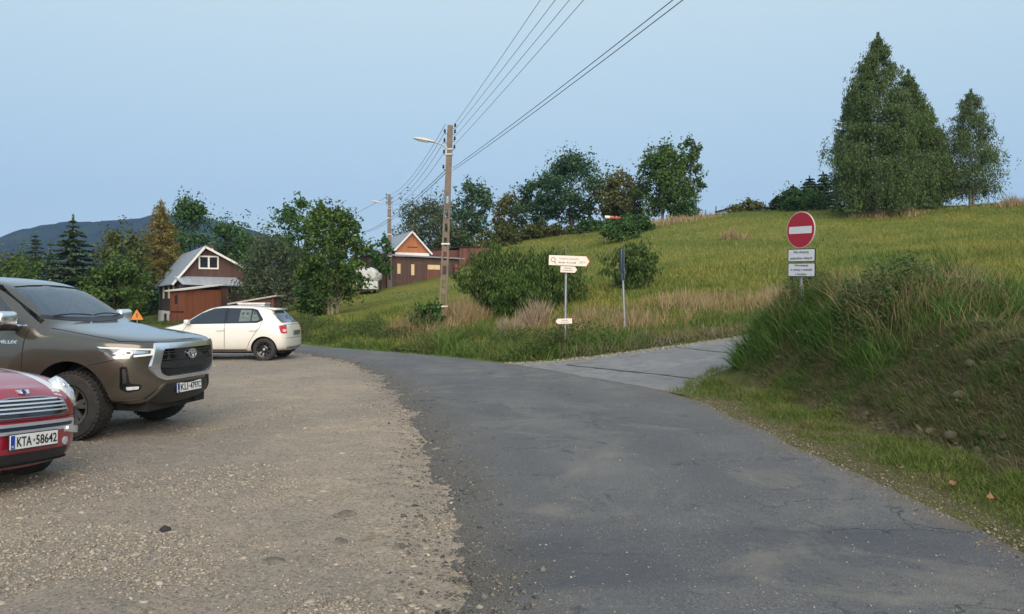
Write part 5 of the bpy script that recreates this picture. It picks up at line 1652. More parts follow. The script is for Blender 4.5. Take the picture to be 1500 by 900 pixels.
def lamp_pole(name_lab, base, top, wb, wt, mat, scale=1.0, hooks=(), **kw):
    root, at, xx_, yy_, wd = zn_pole(base, top, wb, wt, mat, **kw)
    L = (top - base).length
    # lamp arm reaching left over the road
    s0 = 1 - .95 / L * scale
    p0 = at(s0) - xx_ * .10
    pts = [p0 + Vector((0, -.12, 0)), p0 + Vector((-.18, -.14, .16)), p0 + Vector((-.36, -.16, .22)), p0 + Vector((-.52, -.18, .25))]
    mb = MB(); mb.tube(pts, .026, 8); mb.build('lamp_arm', M_galv, root, smooth=50)
    mb = MB(); mb.box(at(s0) + yy_ * 0, (wd(s0) + .06, .22, .05)); mb.box(at(s0 - .2 / L), (wd(s0) + .06, .22, .05)); 
    mb.box(p0 + Vector((.0, -.11, -.08)), (.04, .04, .34)); mb.build('bracket', M_galv, root)
    e = pts[-1]; prof = []
    mb = MB(); rings = []
    for t, hw, hh in ((0, .05, .05), (.12, .085, .075), (.35, .12, .10), (.62, .125, .095), (.78, .09, .06), (.84, .03, .02)):
        c = e + Vector((-t + .05, -t * .03, t * .17)); ring = []
        for k in range(12):
            a = 2 * math.pi * k / 12
            ring.append(c + Vector((.0, hw * math.cos(a), hh * math.sin(a) * (1 if math.sin(a) > 0 else .45))))
        rings.append(ring)
    vs = [v for r_ in rings for v in r_]; fs = []
    for i in range(len(rings) - 1):
        for k in range(12): fs.append((i * 12 + k, i * 12 + (k + 1) % 12, (i + 1) * 12 + (k + 1) % 12, (i + 1) * 12 + k))
    fs += [tuple(range(12)), tuple(range(60, 72))]
    mb.add(vs, fs); hd = mb.build('lamp_head', M_lampgrey, root, smooth=40)
    mb = MB(); c = e + Vector((-.42, -.012, .035)); mb.box(c, (.42, .17, .02), Matrix.Rotation(math.atan(.17), 3, 'Y')); mb.build('diffuser', simple('lamp_glass', (.55, .55, .48), .2, coat=1), hd, bevel=.008)
    for nm, (s_, side) in enumerate(hooks):
        c = at(1 - s_ / L) + xx_ * side * (wd(1) / 2 + .10)
        mb = MB(); mb.tube([at(1 - s_ / L) + xx_ * side * wd(1) * .4, c, c + Vector((0, 0, .08))], .012, 6)
        hk = mb.build('hook', M_under, root)
        mb = MB(); mb.lathe([(.001, .05), (.04, .05), (.05, .09), (.03, .12), (.045, .15), (.02, .19), (.001, .19)], 12, 'z', c=c); mb.build('insulator', M_insul, hk, smooth=40)
    for s_ in (.42, .27):
        if L > 7: pass
    return root, at, xx_, wd


def ground_at(u, v, Y):
    q = P(u, v, Y); return Vector((q.x, q.y, hz(q.x, q.y) - .15))


B1 = ground_at(648, 467, 31); T1 = P(659.5, 184, 31)
pole1, at1, x1, wd1 = lamp_pole('a', B1, T1, .34, .20, M_conc, hooks=((.10, 1), (.34, 1), (.62, 1), (.95, 1), (.34, -1), (.70, -1), (1.15, -1), (1.75, -1)))
tag(pole1, 'leaning tall concrete ladder pole with a grey street lamp beside dry grass', 'street lamp', 'street lamp poles carrying wires')
for s in (.115, .42):
    mb = MB(); mb.box(at1(s), (wd1(s) + .05, .2, .06)); mb.build('band', M_fascia, pole1)
mb = MB(); mb.box(at1(.055) + Vector((.03, -.09, 0)), (.09, .02, .09)); mb.build('number_tag', M_fascia, pole1)
B2 = ground_at(571, 425, 62); T2 = P(570, 285, 62)
pole2, at2, x2, wd2 = lamp_pole('b', B2, T2, .36, .24, M_conc2, hooks=((.12, -1), (.40, -1), (.75, -1), (.40, 1), (.75, 1)), solid=.55)
tag(pole2, 'distant grey concrete pole with a street lamp in front of the brown shed', 'street lamp', 'street lamp poles carrying wires')
for s in (.25, .35, .58, .75):
    mb = MB(); mb.box(at2(s), (wd2(s) + .05, .2, .07)); mb.build('band', M_fascia, pole2)

M_wire = simple('wire_black', (.035, .038, .042), .6)


def wire(A, B, sag, r_, label, grp='overhead wires'):
    pts = []
    for t in np.linspace(0, 1, 26):
        p = A.lerp(B, t); p.z -= sag * 4 * t * (1 - t); pts.append(p)
    mb = MB(); mb.tube(pts, r_, 5)
    return tag(mb.build('overhead_wire', M_wire, None, smooth=60), label, 'wire', grp)


def beyond(A, u0, far=-12):
    """where a wire leaving A level would be at y = far if it leaves the frame's top at column u0"""
    Yq = (A.z - CAM_H) * F / 440; Q = Vector(((u0 - 750) / F * Yq, Yq, A.z))
    k = (A.y - far) / (A.y - Q.y)
    return A + (Q - A) * k


up = [('thin top wire running from the near pole to the upper edge', .10, 787, 1), ('second thin wire below the top one on the near pole', .34, 808, 1),
      ('third thin wire below the top one on the near pole', .62, 828, 1), ('lowest of the four thin wires over the near pole', .95, 848, 1)]
for lab, s_, u0, sd in up:
    A = B1 + at1(1 - s_ / (T1 - B1).length) + x1 * .2 + Vector((0, 0, .18))
    E = beyond(A, u0); E.z += .25
    wire(A, E, .22, .0065, lab)
for lab, u0, dz in (('upper of two thick cables sweeping right from the near pole', 970, 0), ('lower of two thick cables sweeping right from the near pole', 984, -.10)):
    A = P(664, 246, 31) + Vector((0, 0, dz)); E = beyond(A, u0); E.z += .35
    wire(A, E, .30, .009, lab)
for lab, s1_, s2_ in (('top wire between the near and the distant lamp pole', .10, .12), ('second wire between the near and the distant lamp pole', .40, .40), ('third wire between the near and the distant lamp pole', .75, .75), ('fourth wire between the near and the distant lamp pole', 1.2, 1.0)):
    A = B1 + at1(1 - s1_ / (T1 - B1).length) - x1 * .18 + Vector((0, 0, .15)); E = B2 + at2(1 - s2_ / (T2 - B2).length) + x2 * .2 + Vector((0, 0, .15))
    wire(A, E, .5, .009, lab)
for lab, dz, du in (('upper thick cable between the two lamp poles, dipping behind the far one', 0, 0), ('lower thick cable between the two lamp poles, dipping behind the far one', -.12, 5)):
    wire(P(652, 250, 31) + Vector((0, 0, dz)), P(527 + du, 341, 78), .5, .014, lab)
wire(B2 + at2(.975) - x2 * .2, P(300, 359, 63), 1.2, .014, 'single cable leaving the distant pole towards the brown house')
wire(B2 + at2(.90), P(640, 372, 76), .3, .009, 'thin stay wire falling right from the distant pole')

# wooden post stub behind the willow
q = P(391, 372, 58)
mb = MB(); mb.tube([(q.x, q.y, -.3), (q.x, q.y, q.z)], [.16, .12], 10); 
po = mb.build('utility_pole', simple('bleached_pole', (.30, .22, .13), .85, var=.2), None, smooth=50)
tag(po, 'bleached wooden pole end poking out of the grey willow', 'pole')

# ================================================================== road signs
M_alu = simple('sign_back_aluminium', (.42, .43, .44), .45, .5, var=.08)
M_signw = simple('sign_white', (.66, .67, .68), .45, var=.05)
M_signc = simple('sign_cream', (.74, .66, .58), .5, var=.05)
M_signr = simple('sign_red', (.36, .004, .018), .35, var=.06)
M_edge = simple('sign_edge', (.60, .50, .44), .5)
M_postg = simple('post_grey', (.26, .27, .28), .5, .5, var=.15)


def board(name, M, pts, th, mat, parent, bevel=0):
    mb = MB(); mb.prism(pts, lambda a, b: tuple(M @ Vector((a, b, 0))), lambda a, b: tuple(M @ Vector((a, b, -th))))
    return mb.build(name, mat, parent)


# ---- no entry sign with two plates
zb = hz(5.33, 14.5)
ns = empty('traffic_sign', (5.33, 14.5, zb))
nrm = Vector((-.90, -.44, 0)).normalized()
mb = MB(); mb.tube([(.03, .02, -.4), (0, 0, 2.95 - zb)], .03, 14); mb.build('post', M_postg, ns, smooth=50)
c = P(1172.5, 337, 14.42); c0 = Vector((c.x - 5.33, c.y - 14.5, c.z - zb)); roll = Matrix.Rotation(R(-2), 4, 'Z')
Md = plane_matrix(c0, nrm) @ roll
RD = .335
d_ = board('disc', Md, ell(0, 0, RD, RD, 56), .018, M_edge, ns)
mb = MB(); mb.prism(ell(0, 0, RD - .012, RD - .012, 56), lambda a, b: tuple(Md @ Vector((a, b, .003))), lambda a, b: tuple(Md @ Vector((a, b, -.002)))); mb.build('red_field', M_signr, d_)
board('white_bar', Md @ Matrix.Translation((0, 0, .006)), rounded([(-.27, -.068), (.27, -.068), (.27, .062), (-.27, .062)], .008, 2), .003, M_signw, d_)
for lab, dz, hh, lines in (('a', -.468, .245, ['Nie dotyczy', 'pojazdów rolnych']), ('b', -.735, .26, ['Obowiązuje', 'w soboty i niedziele', 'i święta'])):
    Mp = plane_matrix(c0 + Vector((.012, -.012, dz)), nrm) @ roll
    p = board('plate', Mp, rounded([(-.325, -hh / 2), (.325, -hh / 2), (.325, hh / 2), (-.325, hh / 2)], .02, 3), .014, M_letter, ns)
    board('plate_face', Mp @ Matrix.Translation((0, 0, .003)), rounded([(-.308, -hh / 2 + .016), (.308, -hh / 2 + .016), (.308, hh / 2 - .016), (-.308, hh / 2 - .016)], .015, 3), .0025, M_signw, p)
    n_ = len(lines)
    for i, t in enumerate(lines):
        yv = hh / 2 - (i + .5) * hh / n_ * .92 - .012
        text_mesh('lettering', t, min(.52, .033 * len(t)), .062 if len(lines) == 2 else .054, M_letter, p, Mp @ Matrix.Translation((0, yv, .0045)), .001, .006)
for dz in (.05, -.46, -.73):
    mb = MB(); mb.box((0, 0, 0), (.09, .05, .03)); o = mb.build('clamp', M_postg, ns); o.location = (0, -.0, c0.z + dz)
tag(ns, 'round red no-entry sign over two white text plates on a grey post', 'road sign', 'signs along the road')

# ---- hiking direction signpost
q = P(827.5, 490, 21); zb = hz(q.x, q.y)
dp = empty('direction_signpost', (q.x, q.y, zb))
tp = P(829, 397, 21)
mb = MB(); mb.tube([(0, 0, -.4), (tp.x - q.x, 0, tp.z - zb)], .030, 12); mb.build('post', M_galv, dp, smooth=50)


def arrow(name, u0, u1, v0, v1, tilt, right, mat, lines, ring=False, redtip=False):
    c = P((u0 + u1) / 2, (v0 + v1) / 2, 20.9); c = c - Vector((q.x, q.y, zb))
    w_ = (u1 - u0) / F * 20.9; hh = (v1 - v0) / F * 20.9
    M = plane_matrix(c, (0, -1, 0)) @ Matrix.Rotation(tilt, 4, 'Z')
    a = hh * .38
    pts = [(-w_ / 2, -hh / 2), (w_ / 2 - a, -hh / 2), (w_ / 2, 0), (w_ / 2 - a, hh / 2), (-w_ / 2, hh / 2)]
    if not right: pts = [(-x, y) for x, y in pts][::-1]
    o = board(name, M, pts, .015, mat, dp)
    if redtip:
        board('red_tip', M @ Matrix.Translation((0, 0, .003)), [(w_ / 2 - a * 1.15, -hh / 2), (w_ / 2 - a, -hh / 2), (w_ / 2, 0), (w_ / 2 - a, hh / 2), (w_ / 2 - a * 1.15, hh / 2), (w_ / 2 - a * .35, 0)], .0025, simple('tip_red', (.45, .07, .03), .5), o)
    for s, x0, yv, ww, h_, col in lines:
        text_mesh('lettering', s, ww, h_, col, o, M @ Matrix.Translation((x0, yv, .002)), .001, .004)
    if ring:
        mb = MB(); k = 24; cx = -w_ / 2 + .115; pr = []
        kk = 0
        ro = [(cx + .062 * math.cos(2 * math.pi * i / k), .012 + .062 * math.sin(2 * math.pi * i / k)) for i in range(k)]; ri = [(cx + .046 * math.cos(2 * math.pi * i / k), .012 + .046 * math.sin(2 * math.pi * i / k)) for i in range(k)]
        mb.add([M @ Vector((x, y, .003)) for x, y in ro + ri], [(i, (i + 1) % k, k + (i + 1) % k, k + i) for i in range(k)])
        mb.build('emblem', simple('emblem_grey', (.10, .10, .10), .5), o)
        A = [(cx + .03, -.035), (cx + .045, -.025), (cx + .075, -.085), (cx + .058, -.09)]; mb = MB(); mb.add([M @ Vector((x, y, .0045)) for x, y in A], [(0, 1, 2, 3)]); mb.build('emblem_tail', bpy.data.materials['emblem_grey'], o)
    return o


M_lgrey = simple('grey_lettering', (.30, .27, .25), .5); M_dgrey = simple('dark_lettering', (.06, .055, .05), .5)
arrow('arrow_board', 804, 865, 375, 389.5, R(-2.2), True, M_signc, [('Hodowla owczarka', -.02, .055, .52, .055, M_lgrey), ('Biały Krzyż', -.06, -.055, .46, .062, M_dgrey), ('200 m', .34, -.03, .16, .06, M_lgrey)], ring=True, redtip=True)
arrow('arrow_board', 821, 845.5, 390.5, 399.5, R(-2.2), True, M_signc, [('Szlak', -.02, .035, .20, .035, M_dgrey), ('turystyczny', -.03, -.03, .28, .035, M_dgrey)])
arrow('arrow_board', 814, 838, 467, 474.5, R(1.5), False, M_signc, [('Szlak', .03, .028, .18, .03, M_dgrey), ('pieszy', .03, -.025, .20, .03, M_dgrey)])
tag(dp, 'leaning signpost with a large cream arrow board and two small arrows', 'signpost', 'signs along the road')

# ---- sign seen edge-on
q2 = P(916, 492, 23.6); zb = hz(q2.x, q2.y)
es = empty('traffic_sign', (q2.x, q2.y, zb)); tp = P(911, 365, 23.6)
mb = MB(); mb.tube([(0, 0, -.3), (tp.x - q2.x, 0, tp.z - zb)], .032, 12); mb.build('post', M_galv, es, smooth=50)
dir_ = Vector((-.10, 1, 0)).normalized()
for nm, cz, hh, off in (('plate', 382, .70, -.05), ('plate', 402, .36, -.05)):
    c = P(911.5 + (cz - 365) * .04, cz, 23.6) - Vector((q2.x, q2.y, zb)) + Vector((off + .02, 0, 0))
    M = plane_matrix(c, Vector((-1, -.03, 0)))
    p = board(nm, M, rounded([(-.36, -hh / 2), (.36, -hh / 2), (.36, hh / 2), (-.36, hh / 2)], .04, 3), .022, simple('sign_edge_blue', (.05, .07, .10), .5), es)
    board('plate_rear', M @ Matrix.Translation((0, 0, -.0225)), rounded([(-.32, -hh / 2 + .01), (.32, -hh / 2 + .01), (.32, hh / 2 - .01), (-.32, hh / 2 - .01)], .04, 3), .003, M_alu, p)
tag(es, 'leaning grey sign post with narrow plates seen edge-on', 'road sign', 'signs along the road')

# ---- orange warning triangle far left
q = P(201, 470, 46); ws_ = empty('warning_sign', (q.x, q.y, -.25))
mb = MB(); mb.tube([(0, 0, -.1), (0, 0, 1.0)], .035, 8); mb.build('post', M_postg, ws_)
M = plane_matrix((0, -.05, 1.0), (.3, -1, 0))
t_ = board('triangle', M, rounded([(-.36, -.30), (.36, -.30), (0, .32)], .05, 3), .02, simple('warning_orange', (.62, .20, .02), .5), ws_)
board('symbol', M @ Matrix.Translation((0, 0, .004)), [(-.05, -.17), (.05, -.17), (.06, .05), (0, .12), (-.06, .05)], .003, simple('symbol_brown', (.28, .07, .02), .5), t_)
tag(ws_, 'orange triangular warning sign on a short post near the brown house', 'road sign', 'signs along the road')

# ---- windsock on the meadow
q = P(886.5, 358, 66); zb = hz(q.x, q.y); tp = P(886, 318, 66)
wk = empty('windsock', (q.x, q.y, zb))
mb = MB(); mb.tube([(0, 0, -.2), (tp.x - q.x, 0, tp.z - zb)], .05, 8); mb.build('post', M_postg, wk)
for i, (t0, t1, colr) in enumerate(((0, .42, M_signc), (.42, 1.0, simple('windsock_orange', (.55, .13, .05), .7)), (1.0, 1.32, simple('windsock_red', (.42, .06, .03), .7)))):
    mb = MB(); rad = lambda t: .15 - .05 * t
    mb.tube([(tp.x - q.x + t, -.02 * t, tp.z - zb - .03 - .05 * t * t) for t in np.linspace(t0, t1, 5)], [rad(t) for t in np.linspace(t0, t1, 5)], 12)
    mb.build('sock', colr, wk, smooth=50)
tag(wk, 'orange and white windsock on a thin post in the upper meadow', 'windsock')

# ---- fence posts on the crest
for (u, v0, v1, Y), lab in (((1048.5, 300, 314, 78), 'dark thin post standing alone on the grassy crest'), ((1033.5, 303, 314, 80), 'short pale post left of the thin dark crest post')):
    q = P(u, v1, Y); zb = hz(q.x, q.y); mb = MB(); mb.tube([(q.x, q.y, zb - .2), (q.x + .02, q.y, zb + (v1 - v0) / F * Y)], .05, 7)
    tag(mb.build('fence_post', M_dark if u > 1040 else M_fb, None), lab, 'post', 'posts on the crest')
for (u, v, Y, hh), lab in (((813, 366, 58, .8), 'left one of two small grey stakes in the middle meadow'), ((829, 362, 58, .9), 'right one of two small grey stakes in the middle meadow')):
    q = P(u, v, Y); zb = hz(q.x, q.y); mb = MB(); mb.tube([(q.x, q.y, zb - .2), (q.x, q.y, zb + hh)], .045, 7)
    tag(mb.build('wooden_stake', M_fb, None), lab, 'stake', 'stakes in the meadow')
# ================================================================== trees
def frame_of(nrm, g):
    """random tangent frames for (n,3) normals"""
    n = len(nrm)
    r_ = g.normal(0, 1, (n, 3))
    t = np.cross(nrm, r_); t /= np.linalg.norm(t, axis=1, keepdims=True) + 1e-9
    b = np.cross(nrm, t)
    return t, b


def leaf_mesh(name, C, N, size, aspect, mat, parent, g, T=None):
    """one folded, pointed leaf (4 verts, 2 tris) per centre"""
    n = len(C)
    if T is None:
        t, b = frame_of(N, g)
    else:
        t = T / (np.linalg.norm(T, axis=1, keepdims=True) + 1e-9)
        b = np.cross(N, t); b /= np.linalg.norm(b, axis=1, keepdims=True) + 1e-9
    s = (size * g.uniform(.65, 1.35, n))[:, None]
    w_ = s * aspect
    V = np.stack([C - t * s * .5, C + b * w_ * .5 + N * s * .10, C + t * s * .5, C - b * w_ * .5 + N * s * .10], 1)
    base = (np.arange(n) * 4)[:, None]
    Q = np.concatenate([base + np.array([[0, 1, 2]]), base + np.array([[0, 2, 3]])]).reshape(-1, 3)
    me = mesh_np(name, V.reshape(-1, 3), Q)
    return link(name, me, mat, parent)


def unit(g, n):
    v = g.normal(0, 1, (n, 3)); return v / np.linalg.norm(v, axis=1, keepdims=True)


M_bark = simple('bark_grey_brown', (.085, .068, .050), .95, var=.35, scale=5, bmp=.6, stretch=(1, 1, .25))
M_barkp = simple('bark_pale', (.26, .21, .15), .9, var=.3, scale=4, bmp=.4, stretch=(1, 1, .3))
M_birchb = simple('bark_birch', (.22, .20, .175), .85, var=.5, scale=3, bmp=.3, stretch=(1, 1, 2))
F_dark = foliage('leaf_dark_green', [(0.019, 0.048, 0.014), (0.041, 0.094, 0.023), (0.071, 0.149, 0.034), (0.112, 0.200, 0.048)], trans=.32)
F_mid = foliage('leaf_mid_green', [(0.026, 0.054, 0.013), (0.051, 0.102, 0.021), (0.090, 0.157, 0.032), (0.136, 0.208, 0.048)], trans=.34)
F_blue = foliage('leaf_blue_green', [(0.021, 0.049, 0.025), (0.040, 0.090, 0.043), (0.069, 0.137, 0.061), (0.105, 0.185, 0.082)], trans=.32)
F_olive = foliage('leaf_olive', [(0.033, 0.048, 0.012), (0.068, 0.090, 0.021), (0.112, 0.129, 0.033), (0.158, 0.158, 0.045)], trans=.34)
F_rust = foliage('leaf_rusty', [(0.052, 0.054, 0.014), (0.110, 0.103, 0.029), (0.146, 0.149, 0.043), (0.085, 0.128, 0.033)], trans=.2)
F_gold = foliage('needle_gold', [(0.125, 0.102, 0.030), (0.258, 0.198, 0.051), (0.374, 0.293, 0.072), (0.178, 0.191, 0.056)], trans=.2)
F_grey = foliage('leaf_willow_grey', [(0.033, 0.051, 0.027), (0.063, 0.090, 0.045), (0.102, 0.132, 0.069), (0.143, 0.173, 0.093)], trans=.32)
F_spruce = foliage('needle_spruce', [(0.021, 0.046, 0.027), (0.048, 0.092, 0.048), (0.095, 0.151, 0.081), (0.203, 0.252, 0.147)], trans=.1)
F_birch = foliage('leaf_birch', [(0.033, 0.061, 0.019), (0.068, 0.114, 0.034), (0.112, 0.166, 0.051), (0.173, 0.228, 0.076)], trans=.34)
F_bush = foliage('leaf_bush', [(0.023, 0.049, 0.013), (0.052, 0.093, 0.022), (0.096, 0.151, 0.035), (0.160, 0.217, 0.055)], trans=.28)


def leafy(name, label, x, y, zb, H, W, mat, seed, base=.16, nclump=60, leaves=70, leaf=.26, shape='round', bark=None, trunk=.13, stems=1, cat='tree', group=None,
          droop=0, depth=None, clump=.17, lean=0, aspect=.6, gap=.0, up=False, trunk_h=None):
    """broad-leaved tree: trunk, limbs and a crown of leaf puffs with gaps between them"""
    g = np.random.default_rng(seed)
    root = empty(name, (x, y, zb))
    z0 = H * base; hc = (H - z0)
    Wd = depth or W
    # puff centres on and inside the crown outline
    cs = []; tries = 0
    while len(cs) < nclump and tries < 20000:
        tries += 1
        t = g.random()
        if shape == 'round': prof = math.sqrt(max(0, 1 - (2 * (t ** .85) - 1) ** 2)) ** .8
        elif shape == 'cone': prof = (1 - t) ** .75 * min(1, (t + .08) * 5)
        elif shape == 'egg': prof = min(1, (t + .05) * 3.2) ** .6 * math.sqrt(max(0, 1 - max(0, (t - .30) / .72) ** 2))
        elif shape == 'column': prof = min(1, (t + .05) * 4) * math.sqrt(max(0, 1 - max(0, (t - .6) / .42) ** 2))
        else: prof = math.sqrt(max(0, 1 - t * t))          # mound
        a = g.uniform(0, 2 * math.pi); r_ = prof * math.sqrt(g.uniform(.12, 1))
        cs.append((r_ * math.cos(a) * (W / 2) * (1 - clump * .8), r_ * math.sin(a) * (Wd / 2) * (1 - clump * .8), z0 + hc * (clump * .45 + t * (1 - clump * .62))))
    cs = np.array(cs)
    cs += g.normal(0, .035 * W, cs.shape)
    cs[:, 0] += lean * (cs[:, 2] / H)
    rad = clump * W * g.uniform(.55, 1.25, len(cs))
    C = []; N = []; 
    for c, r_ in zip(cs, rad):
        n = int(leaves * g.uniform(.6, 1.3))
        d = unit(g, n); rr = r_ * g.uniform(.35, 1.08, n) ** .6
        d[:, 2] *= .72
        p = c + d * rr[:, None]
        if droop: p[:, 2] -= droop * g.random(n) * r_
        C.append(p); q = d * .75 + unit(g, n) * .7; q[:, 2] += .35
        N.append(q)
    # loose sprays breaking the outline
    m_ = int(nclump * leaves * .10)
    k = g.integers(0, len(cs), m_); d = unit(g, m_); out = cs[k] - np.array([0, 0, z0 + hc * .45]); out /= np.linalg.norm(out, axis=1, keepdims=True) + 1e-6
    p = cs[k] + (out * g.uniform(.7, 1.5, (m_, 1)) + d * .45) * rad[k][:, None]
    C.append(p); N.append(d + np.array([0, 0, .4]))
    C = np.concatenate(C); N = np.concatenate(N); N /= np.linalg.norm(N, axis=1, keepdims=True) + 1e-9
    C[:, 2] = np.maximum(C[:, 2], .05)
    T = None
    if up or droop:
        T = unit(g, len(C)) * .6 + np.array([0, 0, 1.0 if up else -1.0]); N = np.cross(T, unit(g, len(C))); N /= np.linalg.norm(N, axis=1, keepdims=True) + 1e-9
    leaf_mesh('crown', C, N, leaf, aspect, mat, root, g, T)
    # trunk and limbs
    mb = MB(); bk = bark or M_bark
    for s in range(stems):
        ox, oy = (0, 0) if stems == 1 else (g.uniform(-.12, .12) * W * .5, g.uniform(-.1, .1) * W * .5)
        top = Vector((ox * 2.2 + lean * .6 + g.normal(0, .03) * W, oy * 2.2, z0 + hc * g.uniform(.6, .78)))
        pts = []
        for t in np.linspace(0, 1, 7):
            pts.append(Vector((ox, oy, -.3)).lerp(top, t) + Vector((g.normal(0, .012) * W * t, g.normal(0, .012) * W * t, 0)))
        mb.tube(pts, [trunk * (1.25 - t * 1.05) for t in np.linspace(0, 1, 7)], 8)
        order = g.permutation(len(cs))[:max(6, 14 // stems)]
        for i in order:
            c = cs[i]
            t = min(.92, max(.18, (c[2] - .25 * hc) / max(.1, top.z)))
            f = t * 6; i0 = min(5, int(f)); p0 = pts[i0].lerp(pts[i0 + 1], f - i0)
            e = Vector(c); mid = p0.lerp(e, .5) + Vector((0, 0, -.05 * W))
            mb.tube([p0, mid, e], [trunk * .42 * (1.1 - t * .6), trunk * .25, trunk * .08], 6)
    mb.build('trunk', bk, root, smooth=60)
    return tag(root, label, cat, group)


def spruce(name, label, x, y, zb, H, W, mat, seed, base=.04, tiers=22, group=None, leaf=.20, bark=None, sparse=0, power=.85, droop=.35, dens=1.0):
    """conifer of whorled, drooping, needle-clad boughs"""
    g = np.random.default_rng(seed)
    root = empty(name, (x, y, zb))
    C = []; T = []; N = []; mb = MB()
    mb.tube([(0, 0, -.3), (0, 0, H * .5), (0, 0, H)], [W * .035 + .05, W * .02 + .03, .012], 8)
    for i in range(tiers):
        t = (i + g.uniform(-.25, .25)) / tiers
        z = H * (base + (1 - base) * max(0, t)) * .985
        L = W / 2 * (1 - max(0, t)) ** power * g.uniform(.8, 1.12) + .05
        nb = int((12 if not sparse else 9) * (1 if t < .8 else .7))
        a0 = g.uniform(0, 6.28)
        for k in range(nb):
            if g.random() < sparse * .35: continue
            a = a0 + 2 * math.pi * k / nb + g.uniform(-.3, .3); l = L * g.uniform(.7, 1.15)
            n = max(8, int(l * 62 * dens))
            s = g.random(n) ** .75
            dz = -droop * l * s + droop * .55 * l * s ** 2.2 + (.10 * l * (1 - s) if t > .6 else 0)
            side = g.normal(0, .15, n) * l * (1.15 - s)
            ca, sa = math.cos(a), math.sin(a)
            p = np.stack([ca * l * s - sa * side, sa * l * s + ca * side, z + dz + g.normal(0, .02 + .16 * sparse, n) - .02], 1)
            sgn = np.sign(side)
            d = np.stack([ca * .8 - sa * sgn * .7, sa * .8 + ca * sgn * .7, np.full(n, -.25 - .25 * sparse)], 1) + g.normal(0, .3, (n, 3))
            C.append(p); T.append(d); N.append(np.tile([0, 0, 1.0], (n, 1)) + g.normal(0, .35, (n, 3)))
            if l > .35:
                mb.tube([(0, 0, z), (ca * l * .5, sa * l * .5, z - droop * l * .38), (ca * l * .92, sa * l * .92, z - droop * l * .46)], [.02 + .01 * l, .015, .005], 4, cap=False)
    n = 12; C.append(np.stack([g.normal(0, .02, n), g.normal(0, .02, n), H * g.uniform(.93, 1.0, n)], 1)); T.append(np.tile([0, 0, 1.0], (n, 1)) + g.normal(0, .3, (n, 3))); N.append(unit(g, n))
    C = np.concatenate(C); T = np.concatenate(T); N = np.concatenate(N); N /= np.linalg.norm(N, axis=1, keepdims=True)
    leaf_mesh('crown', C, N, leaf, .42, mat, root, g, T)
    mb.build('trunk', bark or M_bark, root, smooth=60)
    return tag(root, label, 'tree', group)


def birch(label, x, y, zb, H, W, seed, base=.12, n=9000, trunk=.13, leaf=.185, power=.72, twin=False, bulge=.30, lop=0, group='birches on the hill'):
    """birch: rising limbs, curtains of hanging twigs with small leaves"""
    g = np.random.default_rng(seed)
    root = empty('birch_tree', (x, y, zb))
    mb = MB()
    stems = [(0, 0)] if not twin else [(0, 0), (.35, .1)]
    for ox, oy in stems:
        pts = [Vector((ox + lop * .15 * t * H * .1 + .06 * math.sin(t * 5 + seed), oy + .05 * math.cos(t * 4), -.3 + (H * .97 + .3) * t * (1 if (ox, oy) == (0, 0) else .35))) for t in np.linspace(0, 1, 9)]
        mb.tube(pts, [trunk * (1.15 - 1.08 * t) + .008 for t in np.linspace(0, 1, 9)], 8)
    C = []; T = []
    nl = 110
    for i in range(nl):
        t = (i + g.random()) / nl
        prof = (1 - t) ** power * min(1.0, .62 + t / bulge * .38)
        a = g.uniform(0, 2 * math.pi) if i % 3 else g.uniform(-.6, .6) + (0 if i % 2 else math.pi)
        L = W / 2 * prof * g.uniform(.70, 1.04) + .12
        z = H * (base + (1 - base) * t) * .965
        rise = .55 * L * (.6 + .8 * t)
        ca, sa = math.cos(a), math.sin(a)
        p0 = np.array([0, 0, z - rise * .4]); p1 = np.array([ca * L * .55, sa * L * .55, z + rise * .35]); p2 = np.array([ca * L, sa * L, z + rise * .15])
        bez = lambda s: p0 * (1 - s) ** 2 + p1 * 2 * s * (1 - s) + p2 * s * s
        mb.tube([bez(s) for s in (0, .35, .7, 1)], [trunk * .30 * (1.1 - t), trunk * .2 * (1.1 - t), .014, .006], 5, cap=False)
        m = int(n * 4.2 / nl * (.35 + prof * 1.1))
        ntw = max(7, int(L * 13))
        k = g.integers(0, ntw, m); st = .22 + .80 * np.sort(g.random(ntw)) ** .8
        hang = (.25 + .75 * g.random(ntw)) * (.25 + .62 * prof) * W * .34
        off = g.normal(0, .15, (ntw, 2)) * (L + .5) * 1.0
        B_ = np.stack([bez(s) for s in st])
        u = g.random(m) ** .85
        p = B_[k].copy(); p[:, :2] += off[k] + g.normal(0, .06, (m, 2)) * (1 + W * .1)
        p[:, 2] -= u * hang[k] - .12
        C.append(p); T.append(np.stack([g.normal(0, .35, m) + ca * .25, g.normal(0, .35, m) + sa * .25, -np.ones(m)], 1))
    # upright wispy leader
    m = int(n * .03); u = g.random(m)
    C.append(np.stack([g.normal(0, .05 + .22 * (1 - u)), g.normal(0, .05 + .22 * (1 - u)), H * (.86 + .15 * u)], 1)); T.append(unit(g, m) * .7 + np.array([0, 0, .8]))
    C = np.concatenate(C); T = np.concatenate(T)
    T += g.normal(0, .35, T.shape)
    N = np.cross(T, unit(g, len(T))); N[:, 2] += .2; N /= np.linalg.norm(N, axis=1, keepdims=True) + 1e-9
    C[:, 2] = np.maximum(C[:, 2], .25)
    leaf_mesh('crown', C, N, leaf, .40, F_birch, root, g, T)
    mb.build('trunk', M_birchb, root, smooth=60)
    return tag(root, label, 'tree', group)


def at_px(u, v_top, v_base, Y, w_px, ground=True):
    """plan position, base height, tree height and width from photo columns"""
    q = P(u, v_base, Y); zt = P(u, v_top, Y).z
    zb = hz(q.x, q.y) if ground else q.z
    return q.x, q.y, zb, zt - zb, w_px / F * Y


